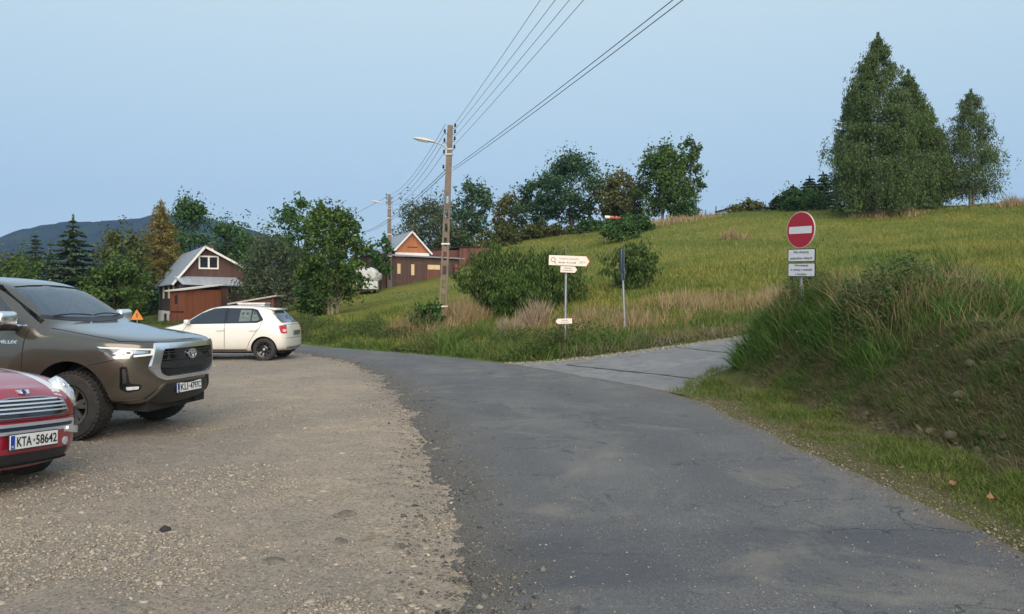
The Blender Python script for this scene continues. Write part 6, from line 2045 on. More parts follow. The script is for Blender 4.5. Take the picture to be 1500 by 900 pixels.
def T_(fn, name, label, u, vt, vb, Y, w_, mat, seed, **kw):
    x, y, zb, H, W = at_px(u, vt, vb, Y, w_ * (1.14 if fn is leafy else 1))
    return fn(name, label, x, y, zb, H, W, mat, seed, **kw)


G1 = 'trees behind the parked cars'; G2 = 'trees along the hill'
# --- left background
T_(spruce, 'spruce_tree', 'pale-tipped full spruce standing just left of centre behind the pickup', 107, 316, 476, 50, 150, F_spruce, 11, tiers=25, group=G1, leaf=.26, dens=1.35)
T_(spruce, 'spruce_tree', 'slim dark spruce left of the full pale-tipped spruce', 52, 338, 474, 66, 84, F_spruce, 12, tiers=22, group=G1, leaf=.28)
T_(spruce, 'spruce_tree', 'shorter slim spruce tucked between two other spruces', 74, 352, 474, 70, 72, F_spruce, 13, tiers=20, group=G1, leaf=.28)
T_(leafy, 'broadleaf_tree', 'low olive tree at the far left edge behind the pickup roof', 8, 372, 474, 66, 90, F_olive, 14, base=.05, nclump=46, leaves=70, leaf=.28, group=G1)
T_(leafy, 'broadleaf_tree', 'low dark tree between the far left edge and the slim spruces', 40, 378, 474, 60, 70, F_mid, 15, base=.05, nclump=40, leaves=70, leaf=.26, group=G1)
T_(leafy, 'broadleaf_tree', 'broad bright green tree between the spruce and the house', 166, 380, 478, 50, 84, F_mid, 16, base=.03, nclump=80, leaves=90, leaf=.24, group=G1, shape='round')
T_(leafy, 'broadleaf_tree', 'tall rusty-topped tree behind the bright green tree', 182, 334, 474, 66, 88, F_olive, 17, base=.10, nclump=70, leaves=80, leaf=.28, group=G1, shape='egg')
T_(leafy, 'broadleaf_tree', 'dark dense tree at the left corner of the brown house', 205, 398, 474, 76, 62, F_dark, 18, base=.02, nclump=60, leaves=80, leaf=.26, group=G1)
T_(leafy, 'broadleaf_tree', 'dark tree filling the gap left of the larch trunk', 222, 372, 474, 78, 80, F_dark, 24, base=.02, nclump=60, leaves=80, leaf=.30, group=G1)
x, y, zb, H, W = at_px(236, 290, 470, 72, 66)
spruce('larch_tree', 'golden autumn larch with a bare pale lower trunk behind the house', x, y, zb, H, W * 1.25, F_gold, 19, base=.36, tiers=24, group=G1, leaf=.20, bark=M_barkp, sparse=.6, power=.55, droop=.5, dens=1.25)
T_(leafy, 'broadleaf_tree', 'tallest dark tree rising behind the roof of the brown house', 278, 296, 470, 84, 76, F_dark, 20, base=.10, nclump=76, leaves=80, leaf=.32, group=G1, shape='egg')
T_(leafy, 'broadleaf_tree', 'dark rounded tree right of the house chimney', 333, 332, 470, 84, 84, F_dark, 21, base=.08, nclump=70, leaves=80, leaf=.32, group=G1)
T_(leafy, 'broadleaf_tree', 'lower dark tree peeping between the chimney tree and the grey willow', 368, 352, 468, 92, 74, F_mid, 25, base=.05, nclump=56, leaves=70, leaf=.33, group=G1)
T_(leafy, 'willow_tree', 'grey-green bushy willow covering the right corner of the house', 398, 350, 470, 53, 92, F_grey, 22, base=.02, nclump=84, leaves=100, leaf=.24, aspect=.35, group=G1, shape='egg', stems=3, trunk=.09)
T_(leafy, 'broadleaf_tree', 'dark airy tree rising behind the pale-stemmed tree, sky showing through its left side', 442, 302, 462, 60, 86, F_dark, 23, base=.34, nclump=44, leaves=80, leaf=.27, group=G1, clump=.15, stems=2, trunk=.14)
T_(leafy, 'broadleaf_tree', 'full green tree with pale forked stems beside the covered trailer', 488, 306, 456, 42.5, 96, F_mid, 26, base=.12, nclump=110, leaves=95, leaf=.19, group=G1, shape='egg', bark=M_barkp, stems=3, trunk=.075, clump=.13)
T_(leafy, 'broadleaf_tree', 'low dark undergrowth tree at the foot of the pale-stemmed tree', 462, 398, 464, 45, 52, F_dark, 27, base=.02, nclump=40, leaves=80, leaf=.2, group=G1, stems=2, trunk=.05)
T_(leafy, 'broadleaf_tree', 'dark hedge tree between the green tree and the distant pole', 532, 362, 420, 68, 50, F_dark, 28, base=.02, nclump=44, leaves=70, leaf=.26, group=G1)
T_(leafy, 'broadleaf_tree', 'small round dark tree against the left end of the brown shed', 560, 351, 416, 60.3, 30, F_dark, 29, base=.25, nclump=34, leaves=60, leaf=.22, group=G1, trunk=.06)
# --- middle and along the hill
T_(leafy, 'willow_tree', 'broad dull green willow behind the orange gable cottage', 628, 304, 396, 84, 96, F_grey, 30, base=.05, nclump=84, leaves=90, leaf=.33, group=G2, shape='round', aspect=.45)
T_(leafy, 'broadleaf_tree', 'dark tree beside the right flank of the gable cottage', 664, 338, 396, 86, 50, F_dark, 31, base=.03, nclump=44, leaves=70, leaf=.31, group=G2)
T_(leafy, 'broadleaf_tree', 'round dark tree standing alone right of the near lamp pole', 692, 272, 356, 88, 60, F_blue, 32, base=.20, nclump=50, leaves=85, leaf=.33, group=G2, trunk=.18, clump=.16)
T_(leafy, 'broadleaf_tree', 'rusty brown tree right of the round dark tree', 747, 287, 345, 92, 46, F_rust, 33, base=.10, nclump=44, leaves=80, leaf=.32, group=G2)
T_(leafy, 'broadleaf_tree', 'smaller dark tree leaning on the left of the biggest round tree', 788, 264, 345, 87, 54, F_blue, 34, base=.16, nclump=50, leaves=80, leaf=.32, group=G2)
T_(leafy, 'broadleaf_tree', 'biggest round dark tree in the middle of the crest row', 838, 234, 344, 85, 96, F_blue, 35, base=.19, nclump=90, leaves=95, leaf=.33, group=G2, trunk=.24, clump=.14)
T_(leafy, 'broadleaf_tree', 'brownish tree between the biggest round tree and the tall pair', 910, 257, 336, 82, 66, F_rust, 36, base=.10, nclump=60, leaves=85, leaf=.31, group=G2)
T_(leafy, 'broadleaf_tree', 'taller thin green spire behind the brownish tree', 893, 262, 338, 88, 34, F_dark, 37, base=.12, nclump=34, leaves=70, leaf=.30, group=G2, shape='egg')
T_(leafy, 'broadleaf_tree', 'left and denser tree of the tall pair on the crest, pale trunk below', 970, 218, 336, 77, 82, F_mid, 38, base=.17, nclump=86, leaves=90, leaf=.30, group=G2, trunk=.13, bark=M_barkp, clump=.14, shape='egg')
T_(leafy, 'broadleaf_tree', 'right and airier tree of the tall pair on the crest', 1010, 207, 325, 80, 46, F_mid, 39, base=.20, nclump=40, leaves=70, leaf=.29, group=G2, trunk=.13, clump=.15, shape='egg')
T_(leafy, 'shrub', 'dark bush below the airy crest tree', 1002, 290, 322, 76, 46, F_dark, 40, base=.0, nclump=40, leaves=60, leaf=.26, cat='bush', group='bushes on the hill')
T_(leafy, 'shrub', 'dark bush at the foot of the windsock', 908, 326, 362, 63, 50, F_dark, 41, base=.0, nclump=48, leaves=70, leaf=.23, cat='bush', group='bushes on the hill')
T_(leafy, 'shrub', 'dark bush under the rusty trees right of the windsock', 935, 318, 352, 68, 44, F_dark, 42, base=.0, nclump=36, leaves=70, leaf=.23, cat='bush', group='bushes on the hill')
T_(leafy, 'shrub', 'long brownish scrub under the biggest round tree', 800, 336, 352, 84, 110, F_olive, 43, base=.0, nclump=70, leaves=60, leaf=.27, shape='mound', cat='bush', group='bushes on the hill', depth=3, clump=.07)
T_(leafy, 'shrub', 'straw-green scrub left of the biggest round tree', 732, 337, 362, 82, 76, F_olive, 44, base=.0, nclump=54, leaves=60, leaf=.27, shape='mound', cat='bush', group='bushes on the hill', depth=3, clump=.09)
T_(leafy, 'shrub', 'dark scrub between the two crest tree groups', 872, 326, 346, 82, 60, F_dark, 45, base=.0, nclump=44, leaves=60, leaf=.27, shape='mound', cat='bush', group='bushes on the hill', depth=3, clump=.10)
T_(leafy, 'shrub', 'low hedge along the crest right of the white flat-roofed building', 1100, 299, 313, 80, 62, F_rust, 46, base=.0, nclump=50, leaves=50, leaf=.24, shape='mound', cat='bush', group='bushes on the hill', depth=3, clump=.09)
for i, (u, vt, w_) in enumerate(((1140, 286, 24), (1162, 272, 30), (1186, 258, 32), (1206, 252, 34))):
    T_(spruce, 'pine_tree', ['lowest of four young pines climbing towards the birches', 'second lowest of four young pines left of the birches', 'second tallest of four young pines left of the birches', 'tallest of four young pines touching the birch cluster'][i], u, vt, 306, 78, w_ * 1.5, F_spruce, 50 + i, tiers=13, group='young pines on the crest', leaf=.32, power=.6, droop=.1)
T_(leafy, 'shrub', 'dark undergrowth bush at the left foot of the birch cluster', 1176, 282, 308, 74, 72, F_dark, 56, base=.0, nclump=50, leaves=60, leaf=.25, shape='mound', cat='bush', group='bushes on the hill', clump=.12)
# --- birches
for lab, u, vt, vb, Y, w_, seed, kw in (
        ('tallest front birch with a pale trunk in the hilltop cluster', 1286, 50, 316, 62, 146, 61, dict(n=15000, trunk=.17, base=.08)),
        ('second birch, its top just right of the tallest one', 1330, 104, 308, 65, 112, 62, dict(n=11000, base=.06)),
        ('third birch low on the right flank of the cluster', 1352, 150, 306, 66, 84, 63, dict(n=8000, base=.08)),
        ('left flank birch in the hilltop cluster, behind the tallest', 1250, 128, 310, 66, 70, 67, dict(n=8000, base=.05)),
        ('airy birch at the right edge of the cluster', 1374, 186, 304, 69, 46, 65, dict(n=3800, base=.12)),
        ('single airy birch standing apart at the right', 1422, 132, 306, 66, 98, 66, dict(n=6500, base=.12, trunk=.11, twin=True, leaf=.17, bulge=.22))):
    x, y, zb, H, W = at_px(u, vt, vb, Y, w_ * 1.14)
    birch(lab, x, y, zb, H, W, seed, **kw)
# --- bushes by the road
G3 = 'bushes by the roadside'
T_(leafy, 'willow_bush', 'large upright willow bush right of the near lamp pole', 728, 372, 462, 33, 100, F_bush, 70, base=.0, nclump=90, leaves=120, leaf=.17, aspect=.30, shape='egg', up=True, cat='bush', group=G3, stems=5, trunk=.03, clump=.14)
T_(leafy, 'willow_bush', 'dense dark willow bush behind the cream arrow signpost', 800, 380, 462, 32, 104, F_bush, 71, base=.0, nclump=100, leaves=120, leaf=.17, aspect=.30, shape='egg', up=True, cat='bush', group=G3, stems=5, trunk=.03, clump=.14)
T_(leafy, 'willow_bush', 'lower willow bush filling the middle between the two large ones', 762, 402, 468, 31, 84, F_mid, 72, base=.0, nclump=70, leaves=110, leaf=.16, aspect=.32, shape='egg', up=True, cat='bush', group=G3, stems=4, trunk=.03, clump=.14)
T_(leafy, 'shrub', 'green bush right behind the edge-on sign', 925, 366, 436, 34, 76, F_bush, 73, base=.0, nclump=76, leaves=100, leaf=.16, aspect=.4, shape='egg', up=True, cat='bush', group=G3, stems=4, trunk=.025, clump=.13)
T_(leafy, 'shrub', 'dark green weed clump at the foot of the near lamp pole', 628, 446, 476, 28.5, 48, F_dark, 74, base=.0, nclump=34, leaves=60, leaf=.13, shape='mound', cat='bush', group=G3, stems=3, trunk=.015, clump=.16)
# ================================================================== wooded mountain and the air in front of it
mx = np.arange(-2600, 1400, 16.0); my = np.concatenate([np.arange(700, 1500, 14.0), np.arange(1500, 2600, 60.0)])
MX, MY = np.meshgrid(mx, my)
YR = 1500.0
pu = np.array([-900, -500, -260, -120, 0, 55, 110, 160, 215, 260, 300, 340, 385, 430, 500, 600, 900, 1500]); pv = np.array([432, 425, 420, 398, 366, 345, 327, 330, 322, 319, 322, 333, 346, 364, 388, 405, 424, 436])
ridge = CAM_H + (VH - np.interp(MX / YR * F + 750, pu, pv)) / F * YR
t = np.where(MY < YR, (MY - 700) / (YR - 700), 1 - (MY - YR) / 1600)
spur = .72 + .28 * np.abs(2 * fbm(MX * .0035 + 2, MY * .0018, 4, 71) - 1) * 2
prof = sstep(t) ** .8 * np.where(MY < YR, spur + (1 - spur) * sstep((t - .72) / .28), 1)
MZ = -40 + (ridge + 40) * prof + 9 * (fbm(MX * .035, MY * .035, 2, 73) - .5) * (t > .05) + 5 * rng.random(MX.shape) * (t > .05)
nyy, nxx = MX.shape; idx = np.arange(nyy * nxx).reshape(nyy, nxx)
me = mesh_np('mountain', np.stack([MX.ravel(), MY.ravel(), MZ.ravel()], 1), np.stack([idx[:-1, :-1].ravel(), idx[:-1, 1:].ravel(), idx[1:, 1:].ravel(), idx[1:, :-1].ravel()], 1))
m, nt, b = new_mat('far_forest')
n1 = noise(nt, .006, 5, .6); n2 = noise(nt, .05, 4, .7)
c = ramp(nt, n2, [(.35, (.006, .014, .014)), (.65, (.016, .028, .020))])
c = mixc(nt, ramp(nt, n1, [(.55, 0), (.68, .8)]), c, (.035, .050, .026))
nt.links.new(c, b.inputs['Base Color']); b.inputs['Roughness'].default_value = 1; b.inputs['Specular IOR Level'].default_value = 0
tag(link('mountain', me, m), kind='structure')

mb = MB(); mb.box((-300, 1150, 150), (6400, 3100, 430))
hm = bpy.data.materials.new('evening_air'); hm.use_nodes = True; nt = hm.node_tree
nt.nodes.remove(nt.nodes['Principled BSDF'])
pv_ = nd(nt, 'ShaderNodeVolumePrincipled'); pv_.inputs['Color'].default_value = (.38, .60, 1.0, 1); pv_.inputs['Density'].default_value = .00019; pv_.inputs['Anisotropy'].default_value = 0
nt.links.new(pv_.outputs[0], nt.nodes['Material Output'].inputs['Volume'])
tag(mb.build('haze', hm, None), 'thin bluish evening haze over the valley', 'haze', kind='stuff')
# ================================================================== grass: nobody could count it
SUNV = None


def blades(name, x, y, h, w, mat, seed, lean=.45, curve=.5, label='', cat='grass', z=None, seg=2, dirv=None):
    g = np.random.default_rng(seed)
    n = len(x)
    z = height(x, y) - .02 if z is None else z
    a = g.uniform(0, 2 * math.pi, n)
    if dirv is not None: a = dirv + g.normal(0, .7, n)
    la = np.abs(g.normal(0, lean, n)) + .04
    dx, dy = np.cos(a) * np.sin(la), np.sin(a) * np.sin(la); dz = np.cos(la)
    fa = g.uniform(0, 2 * math.pi, n); fx, fy = np.cos(fa) * w * .5, np.sin(fa) * w * .5
    B = np.stack([x, y, z], 1); F_ = np.stack([fx, fy, np.zeros(n)], 1)
    D = np.stack([dx, dy, dz], 1) * h[:, None]
    if seg == 1:
        V = np.stack([B - F_, B + F_, B + D], 1).reshape(-1, 3)
        T = (np.array([[0, 1, 2]])[None] + (np.arange(n) * 3)[:, None, None]).reshape(-1, 3)
    else:
        sag = np.stack([np.cos(a), np.sin(a), -.55 * np.ones(n)], 1) * (h * curve * g.uniform(.1, 1, n))[:, None]
        mid = B + D * .58 + sag * .18; tip = B + D + sag * .62
        V = np.stack([B - F_, B + F_, mid - F_ * .75, mid + F_ * .75, tip], 1).reshape(-1, 3)
        T = (np.array([[0, 1, 3], [0, 3, 2], [2, 3, 4]])[None] + (np.arange(n) * 5)[:, None, None]).reshape(-1, 3)
    return tag(link(name, mesh_np(name, V, T), mat), label, cat, kind='stuff')


def wedge(n, y0, y1, p=1.0, u0=-120, u1=1640, g=rng):
    """points in the seen part of the place, thinner with distance"""
    t = g.random(n)
    if abs(p - 1) < 1e-6: Y = y0 * (y1 / y0) ** t
    else: Y = (y0 ** (1 - p) + t * (y1 ** (1 - p) - y0 ** (1 - p))) ** (1 / (1 - p))
    return (g.uniform(u0, u1, n) - 750) / F * Y, Y


def sr_dist(x, y): return np.where(inside(x, y, SR_POLY), -.01, seg_dist(x, y, SR_POLY, True))


GR_mead = foliage('meadow_blade', [(0.142, 0.171, 0.027), (0.211, 0.228, 0.041), (0.279, 0.268, 0.059), (0.353, 0.291, 0.091)], [(0.068, 0.120, 0.021), (0.105, 0.160, 0.028), (0.142, 0.194, 0.039), (0.194, 0.217, 0.057)], pscale=.13, trans=.32, pth=(.43, .57))
GR_green = foliage('green_blade', [(0.039, 0.088, 0.016), (0.072, 0.137, 0.026), (0.111, 0.182, 0.036), (0.169, 0.215, 0.052)], [(0.091, 0.124, 0.026), (0.137, 0.163, 0.039), (0.208, 0.208, 0.065), (0.286, 0.247, 0.098)], pscale=.5, trans=.3, pth=(.5, .66))
GR_straw = foliage('straw_blade', [(0.234, 0.180, 0.090), (0.360, 0.270, 0.149), (0.468, 0.360, 0.207), (0.153, 0.144, 0.054)], [(0.288, 0.194, 0.099), (0.396, 0.270, 0.149), (0.180, 0.153, 0.063)], pscale=.6, trans=.25)
GR_bank = foliage('bank_blade', [(0.033, 0.087, 0.015), (0.063, 0.138, 0.024), (0.098, 0.188, 0.035), (0.150, 0.225, 0.053)], [(0.068, 0.090, 0.027), (0.128, 0.135, 0.045), (0.225, 0.188, 0.090)], pscale=.8, trans=.28, pth=(.5, .68))
GR_dead = foliage('dead_stem', [(.085, .075, .035), (.15, .13, .065), (.24, .20, .115), (.065, .070, .028)], trans=.1)
GR_verge = foliage('verge_blade', [(0.062, 0.106, 0.018), (0.100, 0.150, 0.027), (0.144, 0.188, 0.040), (0.200, 0.206, 0.069)], [(0.138, 0.138, 0.044), (0.213, 0.181, 0.075), (0.263, 0.213, 0.112)], pscale=1.1, trans=.3, pth=(.52, .66))
GR_weed = foliage('weed_leaf', [(0.031, 0.068, 0.017), (0.058, 0.112, 0.027), (0.099, 0.150, 0.041), (0.136, 0.128, 0.054)], trans=.2)

# ---- open meadow
x, y = wedge(300000, 17, 100, 1.35)
d = sd_right(x, y); ds = sr_dist(x, y)
k = (d > .9) & (ds > .7)
x, y, d = x[k], y[k], d[k]
tall = fbm(x * .13 + 3, y * .13, 3, 81)
h = (.08 + .20 * tall + .05 * rng.random(len(x))) * rng.uniform(.6, 1.5, len(x))
# the mown strip below the sheds is short
mown = sstep((y - 37) / 6) * sstep((6 - x) / 6) * sstep((75 - y) / 6)
h *= 1 - .55 * mown
w_ = np.clip(.0011 * y, .012, .075)
near = y < 40
blades('meadow_grass', x[near], y[near], h[near] * 1.15, w_[near], GR_mead, 90, lean=.5, label='yellow-green meadow grass over the lower hillside')
blades('meadow_grass', x[~near], y[~near], h[~near] * .75, w_[~near] * 1.1, GR_mead, 91, lean=.5, seg=1, label='yellow-green meadow grass over the upper hillside')
# seed heads and dry stalks in the meadow
x, y = wedge(26000, 18, 85, 1.2)
d = sd_right(x, y); ds = sr_dist(x, y)
k = (d > 2) & (ds > 1.5) & (rng.random(len(x)) < sstep((fbm(x * .16, y * .16, 4, 83) - .44) / .2) * .8 + .06)
k &= ~((y > 38) & (x < 4) & (y < 75) & (rng.random(len(x)) < .85)) & ~((y > 30) & (rng.random(len(x)) < .6))
x, y = x[k], y[k]
blades('meadow_stalks', x, y, rng.uniform(.2, .5, len(x)), np.clip(.0006 * y, .008, .035), foliage('pale_stalk', [(.20, .19, .06), (.28, .24, .10), (.36, .29, .14)], trans=.25), 92, lean=.28, label='pale dry stalks scattered through the meadow')

# ---- green band along the far roadside
n = 95000
t = rng.random(n); re_ = resample(smooth_line(R_EDGE), 4000)
kk = (re_[:, 1] > 18.5) & (re_[:, 1] < 62); band = re_[kk]
i = (t ** .8 * (len(band) - 1)).astype(int)
dd = .05 + 4.2 * rng.random(n) ** 1.3
nx_ = np.gradient(band[:, 0]); ny_ = np.gradient(band[:, 1]); nl_ = np.hypot(nx_, ny_)
ox, oy = (ny_ / nl_)[i], (-nx_ / nl_)[i]
bx_, by_ = band[i, 0] + ox * dd + rng.normal(0, .05, n), band[i, 1] + oy * dd + rng.normal(0, .05, n)
d = sd_right(bx_, by_); k = (d > .04) & (sr_dist(bx_, by_) > .15)
bx_, by_, d = bx_[k], by_[k], d[k]
cl = fbm(bx_ * .9, by_ * .9, 3, 85)
hh = (.07 + (.50 + .30 * sstep((bx_ + 5) / 3)) * sstep((d - .12) / 1.0) * np.clip(2.2 * cl - .45, .15, 1.5)) * rng.uniform(.5, 1.2, len(d)) * np.where(by_ > 27, .8, 1)
blades('roadside_grass', bx_, by_, hh, np.clip(.0010 * by_, .014, .04), GR_green, 93, lean=.55, curve=.8, label='lush green grass along the far side of the road')

# leafy weeds mounding up among the roadside grass
M_rw = foliage('roadside_weed', [(.035, .070, .016), (.065, .115, .024), (.10, .155, .035), (.12, .105, .045)], [(.06, .06, .025), (.11, .075, .04), (.05, .085, .02), (.085, .13, .03)], pscale=.9, trans=.3, pth=(.5, .62))
n = 60000
i = (rng.random(n) * (len(band) - 1) * .42).astype(int); dd = .25 + 2.8 * rng.random(n) ** 1.2
wx_, wy_ = band[i, 0] + ox[0] * 0 + (ny_ / nl_)[i] * dd, band[i, 1] + (-nx_ / nl_)[i] * dd
d = sd_right(wx_, wy_); cl = fbm(wx_ * .8 + 2, wy_ * .8, 3, 341)
k = (d > .2) & (sr_dist(wx_, wy_) > .3) & (rng.random(n) < sstep((cl - .42) / .14)); wx_, wy_, d, cl = wx_[k], wy_[k], d[k], cl[k]
C = np.stack([wx_, wy_, height(wx_, wy_) + rng.random(len(wx_)) ** .8 * (.12 + .55 * sstep((d - .2) / .9) * np.clip(3 * cl - 1, .2, 1.1))], 1)
N = unit(rng, len(C)) + np.array([0, -.4, .7]); N /= np.linalg.norm(N, axis=1, keepdims=True)
tag(leaf_mesh('roadside_weeds', C, N, .085, .42, M_rw, None, rng), 'leafy green and brownish weeds mounding along the far roadside', 'weeds', kind='stuff')

# ---- along the side road's far edge, and mown hay lying there
n = 46000
sf = resample(SR_FAR, 2000); i = (rng.random(n) * 1999).astype(int)
gxn = np.gradient(sf[:, 0]); gyn = np.gradient(sf[:, 1]); gl = np.hypot(gxn, gyn)
dd = .05 + 3.6 * rng.random(n) ** 1.1
bx_ = sf[i, 0] - (gyn / gl)[i] * dd; by_ = sf[i, 1] + (gxn / gl)[i] * dd
d = sd_right(bx_, by_); ds = sr_dist(bx_, by_); k = (d > .05) & (ds > .04) & (bx_ < 17)
bx_, by_, ds = bx_[k], by_[k], ds[k]
hh = (.05 + .34 * sstep((ds - .9) / 1.4)) * rng.uniform(.5, 1.3, len(ds))
blades('roadside_grass', bx_, by_, hh, .022 + 0 * hh, GR_green, 94, lean=.7, curve=.9, label='green grass along the far edge of the concrete side road')
k = (ds < 2.0) & (bx_ > 1.2) & (rng.random(len(ds)) < .75)
M_hay = foliage('mown_hay', [(.11, .105, .055), (.17, .15, .085), (.085, .10, .045), (.23, .19, .11)], trans=.1)
zz = height(bx_[k], by_[k]) + .16 * rng.random(k.sum()) * sstep((fbm(bx_[k] * 1.3, by_[k] * 1.3, 3, 87) - .3) / .3)
blades('cut_hay', bx_[k], by_[k], rng.uniform(.12, .32, k.sum()), .020 + 0 * bx_[k], M_hay, 95, lean=1.25, curve=.3, z=zz, label='mown grass drying in a low swath beside the side road', cat='hay')

# ---- tall straw
def straw_patch(cx, cy, rx, ry, n, h0, h1, seed, label, w0=.020, mat=None, lean=.22, edge=.5):
    g = np.random.default_rng(seed)
    a = g.uniform(0, 6.283, n); r_ = np.sqrt(g.random(n))
    x = cx + rx * r_ * np.cos(a); y = cy + ry * r_ * np.sin(a)
    k = (fbm(x * .8 + seed, y * .8, 3, seed) > .36 + .12 * (edge > .9) + .25 * (r_ - .6) * edge * 2) & (sd_right(x, y) > .6) & (sr_dist(x, y) > .9)
    x, y, r_ = x[k], y[k], r_[k]
    blades('dry_grass', x, y, g.uniform(h0, h1, len(x)) * (1.1 - .45 * r_) * np.clip(2.1 * fbm(x * 1.1, y * 1.1 + seed, 3, seed + 1) - .1, .35, 1.25), w0 + 0 * x, mat or GR_straw, seed, lean=lean, curve=.35, label=label)


q = P(612, 470, 28.5); straw_patch(q.x, q.y, 1.5, 1.6, 1500, .45, 1.15, 201, 'straw-coloured tall grass left of the near lamp pole', .022)
q = P(664, 455, 31.5); straw_patch(q.x, q.y, 1.7, 1.6, 3200, .5, 1.05, 202, 'dense straw-coloured grass right of the near lamp pole', .022)
q = P(780, 450, 27.5); straw_patch(q.x, q.y, .95, .7, 2200, .6, 1.25, 203, 'pale plumed reeds in front of the willow bushes', .026, foliage('plume_beige', [(.34, .26, .18), (.42, .33, .24), (.25, .19, .12)], trans=.2))
q = P(748, 452, 27); straw_patch(q.x, q.y, .42, .5, 500, .5, 1.05, 204, 'small clump of pale reeds left of the plumed reeds', .026, bpy.data.materials['plume_beige'])
q = P(880, 462, 25.5); straw_patch(q.x, q.y, 3.0, 2.4, 2800, .35, .8, 205, 'straw and green tall grass between the two sign posts', .018, edge=.3)
q = P(1010, 450, 27.5); straw_patch(q.x, q.y, 5.0, 2.4, 4200, .35, .8, 206, 'wide belt of reddish straw beyond the side road', .019, edge=1.0)
q = P(1150, 445, 27); straw_patch(q.x, q.y, 3.6, 2.5, 3000, .3, .75, 207, 'straw belt running on behind the no-entry sign', .019, edge=.3)
q = P(1078, 352, 52); straw_patch(q.x, q.y, 1.1, 1.0, 500, .5, .95, 208, 'lone pale tuft of tall grass on the upper slope', .05)
q = P(1300, 312, 62); straw_patch(q.x, q.y, 3.0, 1.6, 1400, .3, .8, 209, 'orange-tinted dry grass under the birches', .06)
q = P(985, 334, 72); straw_patch(q.x, q.y, 4.5, 3.0, 1800, .3, .9, 210, 'dry grass at the feet of the crest trees', .06)
q = P(640, 345, 88); straw_patch(q.x + 9, q.y, 12, 3.0, 1800, .4, 1.0, 211, 'dry grass under the row of crest trees', .07)
q = P(1490, 300, 62); straw_patch(q.x, q.y, 2.6, 2.0, 900, .5, 1.1, 212, 'dry weeds on the crest at the right edge', .05)
# long arching leaves at the edge-on sign
q = P(905, 488, 19.6); straw_patch(q.x - .35, q.y + .3, .55, .5, 160, .7, 1.3, 213, 'arching yellow-green blades at the foot of the edge-on sign', .03, GR_mead, lean=.7)

# ---- the cut bank on the right
def bank_pts(n, x0, x1, y0, y1, g):
    return g.uniform(x0, x1, n), y0 + (y1 - y0) * g.random(n) ** 1.25


g = np.random.default_rng(300)
x, y = bank_pts(230000, 4.3, 9.5, 3.2, 17.6, g)
d = sd_right(x, y); ds = sr_dist(x, y)
lush = sstep((y - 10.2) / 2.6) * sstep((5.4 - d) / .6)          # the green nose of the bank
top = sstep((d - 2.75) / .35) * (1 - sstep((d - 5.5) / 1.2))   # overhanging growth on the crest
noise_ = fbm(x * 1.3, y * 1.3, 4, 301)
dens = np.clip(.75 * lush + .55 * top + .30 * sstep((noise_ - .48) / .1), 0, 1) * np.clip(fbm(x * 3.1, y * 3.1, 3, 398) * 3 - .75, .05, 1)
k = (d > 1.15) & (ds > .35) & (g.random(len(x)) < dens) & (d < 6.5)
x, y, d, lu, tp_ = x[k], y[k], d[k], lush[k], top[k]
clump_ = np.clip(2.4 * fbm(x * 2.3, y * 2.3, 3, 399) - .75, .12, 1.3)
hh = (.07 + .42 * lu * clump_ + .30 * tp_ * clump_ * (.25 + .75 * sstep((y - 10.3) / 2.5))) * g.uniform(.55, 1.35, len(x)) * (.5 + .5 * sstep((d - 1.4) / .7))
blades('bank_grass', x, y, hh, .008 + .006 * g.random(len(x)) + .004 * lu, GR_bank, 302, lean=.6, curve=.9, dirv=math.pi + 0 * x, label='rank dark green grass covering the roadside bank')
# crest: tall dry stems leaning out
x, y = bank_pts(15000, 5.4, 9.5, 4, 16.2, g)
d = sd_right(x, y); k = (d > 2.5) & (d < 5.2) & (sr_dist(x, y) > .8) & (g.random(len(x)) < sstep((fbm(x * .9, y * .9, 3, 303) - .36) / .2) * (.10 + .90 * sstep((y - 9) / 3)))
x, y = x[k], y[k]
blades('dry_grass', x, y, g.uniform(.15, .62, len(x)) * (.5 + .5 * sstep((y - 8.5) / 3)), .007 + 0 * x, GR_straw, 304, lean=.7, curve=.7, label='straw-coloured stems leaning out from the top of the bank')
# dead matted stems and roots hanging over the bare earth
x, y = bank_pts(90000, 4.3, 7.0, 3.2, 14.5, g)
d = sd_right(x, y); k = (d > 1.05) & (d < 3.4) & (sr_dist(x, y) > .6) & (g.random(len(x)) < .10 + .75 * sstep((fbm(x * 1.7, y * 1.7, 4, 305) - .42) / .16))
x, y = x[k], y[k]
blades('dead_stems', x, y, g.uniform(.05, .22, len(x)), .004 + .003 * g.random(len(x)), GR_dead, 306, lean=1.15, curve=.8, dirv=math.pi + 0 * x, label='matted dead stems and roots hanging over the bare bank')
# broad-leaved weeds on the bank
x, y = bank_pts(60000, 4.5, 8.2, 4, 16.4, g)
d = sd_right(x, y); cl = fbm(x * 1.6, y * 1.6, 3, 307)
k = (d > 1.7) & (d < 4.6) & (sr_dist(x, y) > .7) & (g.random(len(x)) < sstep((cl - .50) / .12) * (.25 + .75 * sstep((d - 2.0) / .5)) * (.35 + .65 * sstep((y - 9.5) / 3)))
x, y = x[k], y[k]; n = len(x)
C = np.stack([x, y, height(x, y) + g.random(n) ** 1.5 * (.12 + .26 * sstep((y - 10) / 2.5))], 1); N = unit(g, n) * .8 + np.array([-.5, -.3, .7]); N /= np.linalg.norm(N, axis=1, keepdims=True)
tag(leaf_mesh('bank_weeds', C, N, .048, .55, GR_weed, None, g), 'dark broad-leaved weeds tangled over the top of the bank', 'weeds', kind='stuff')
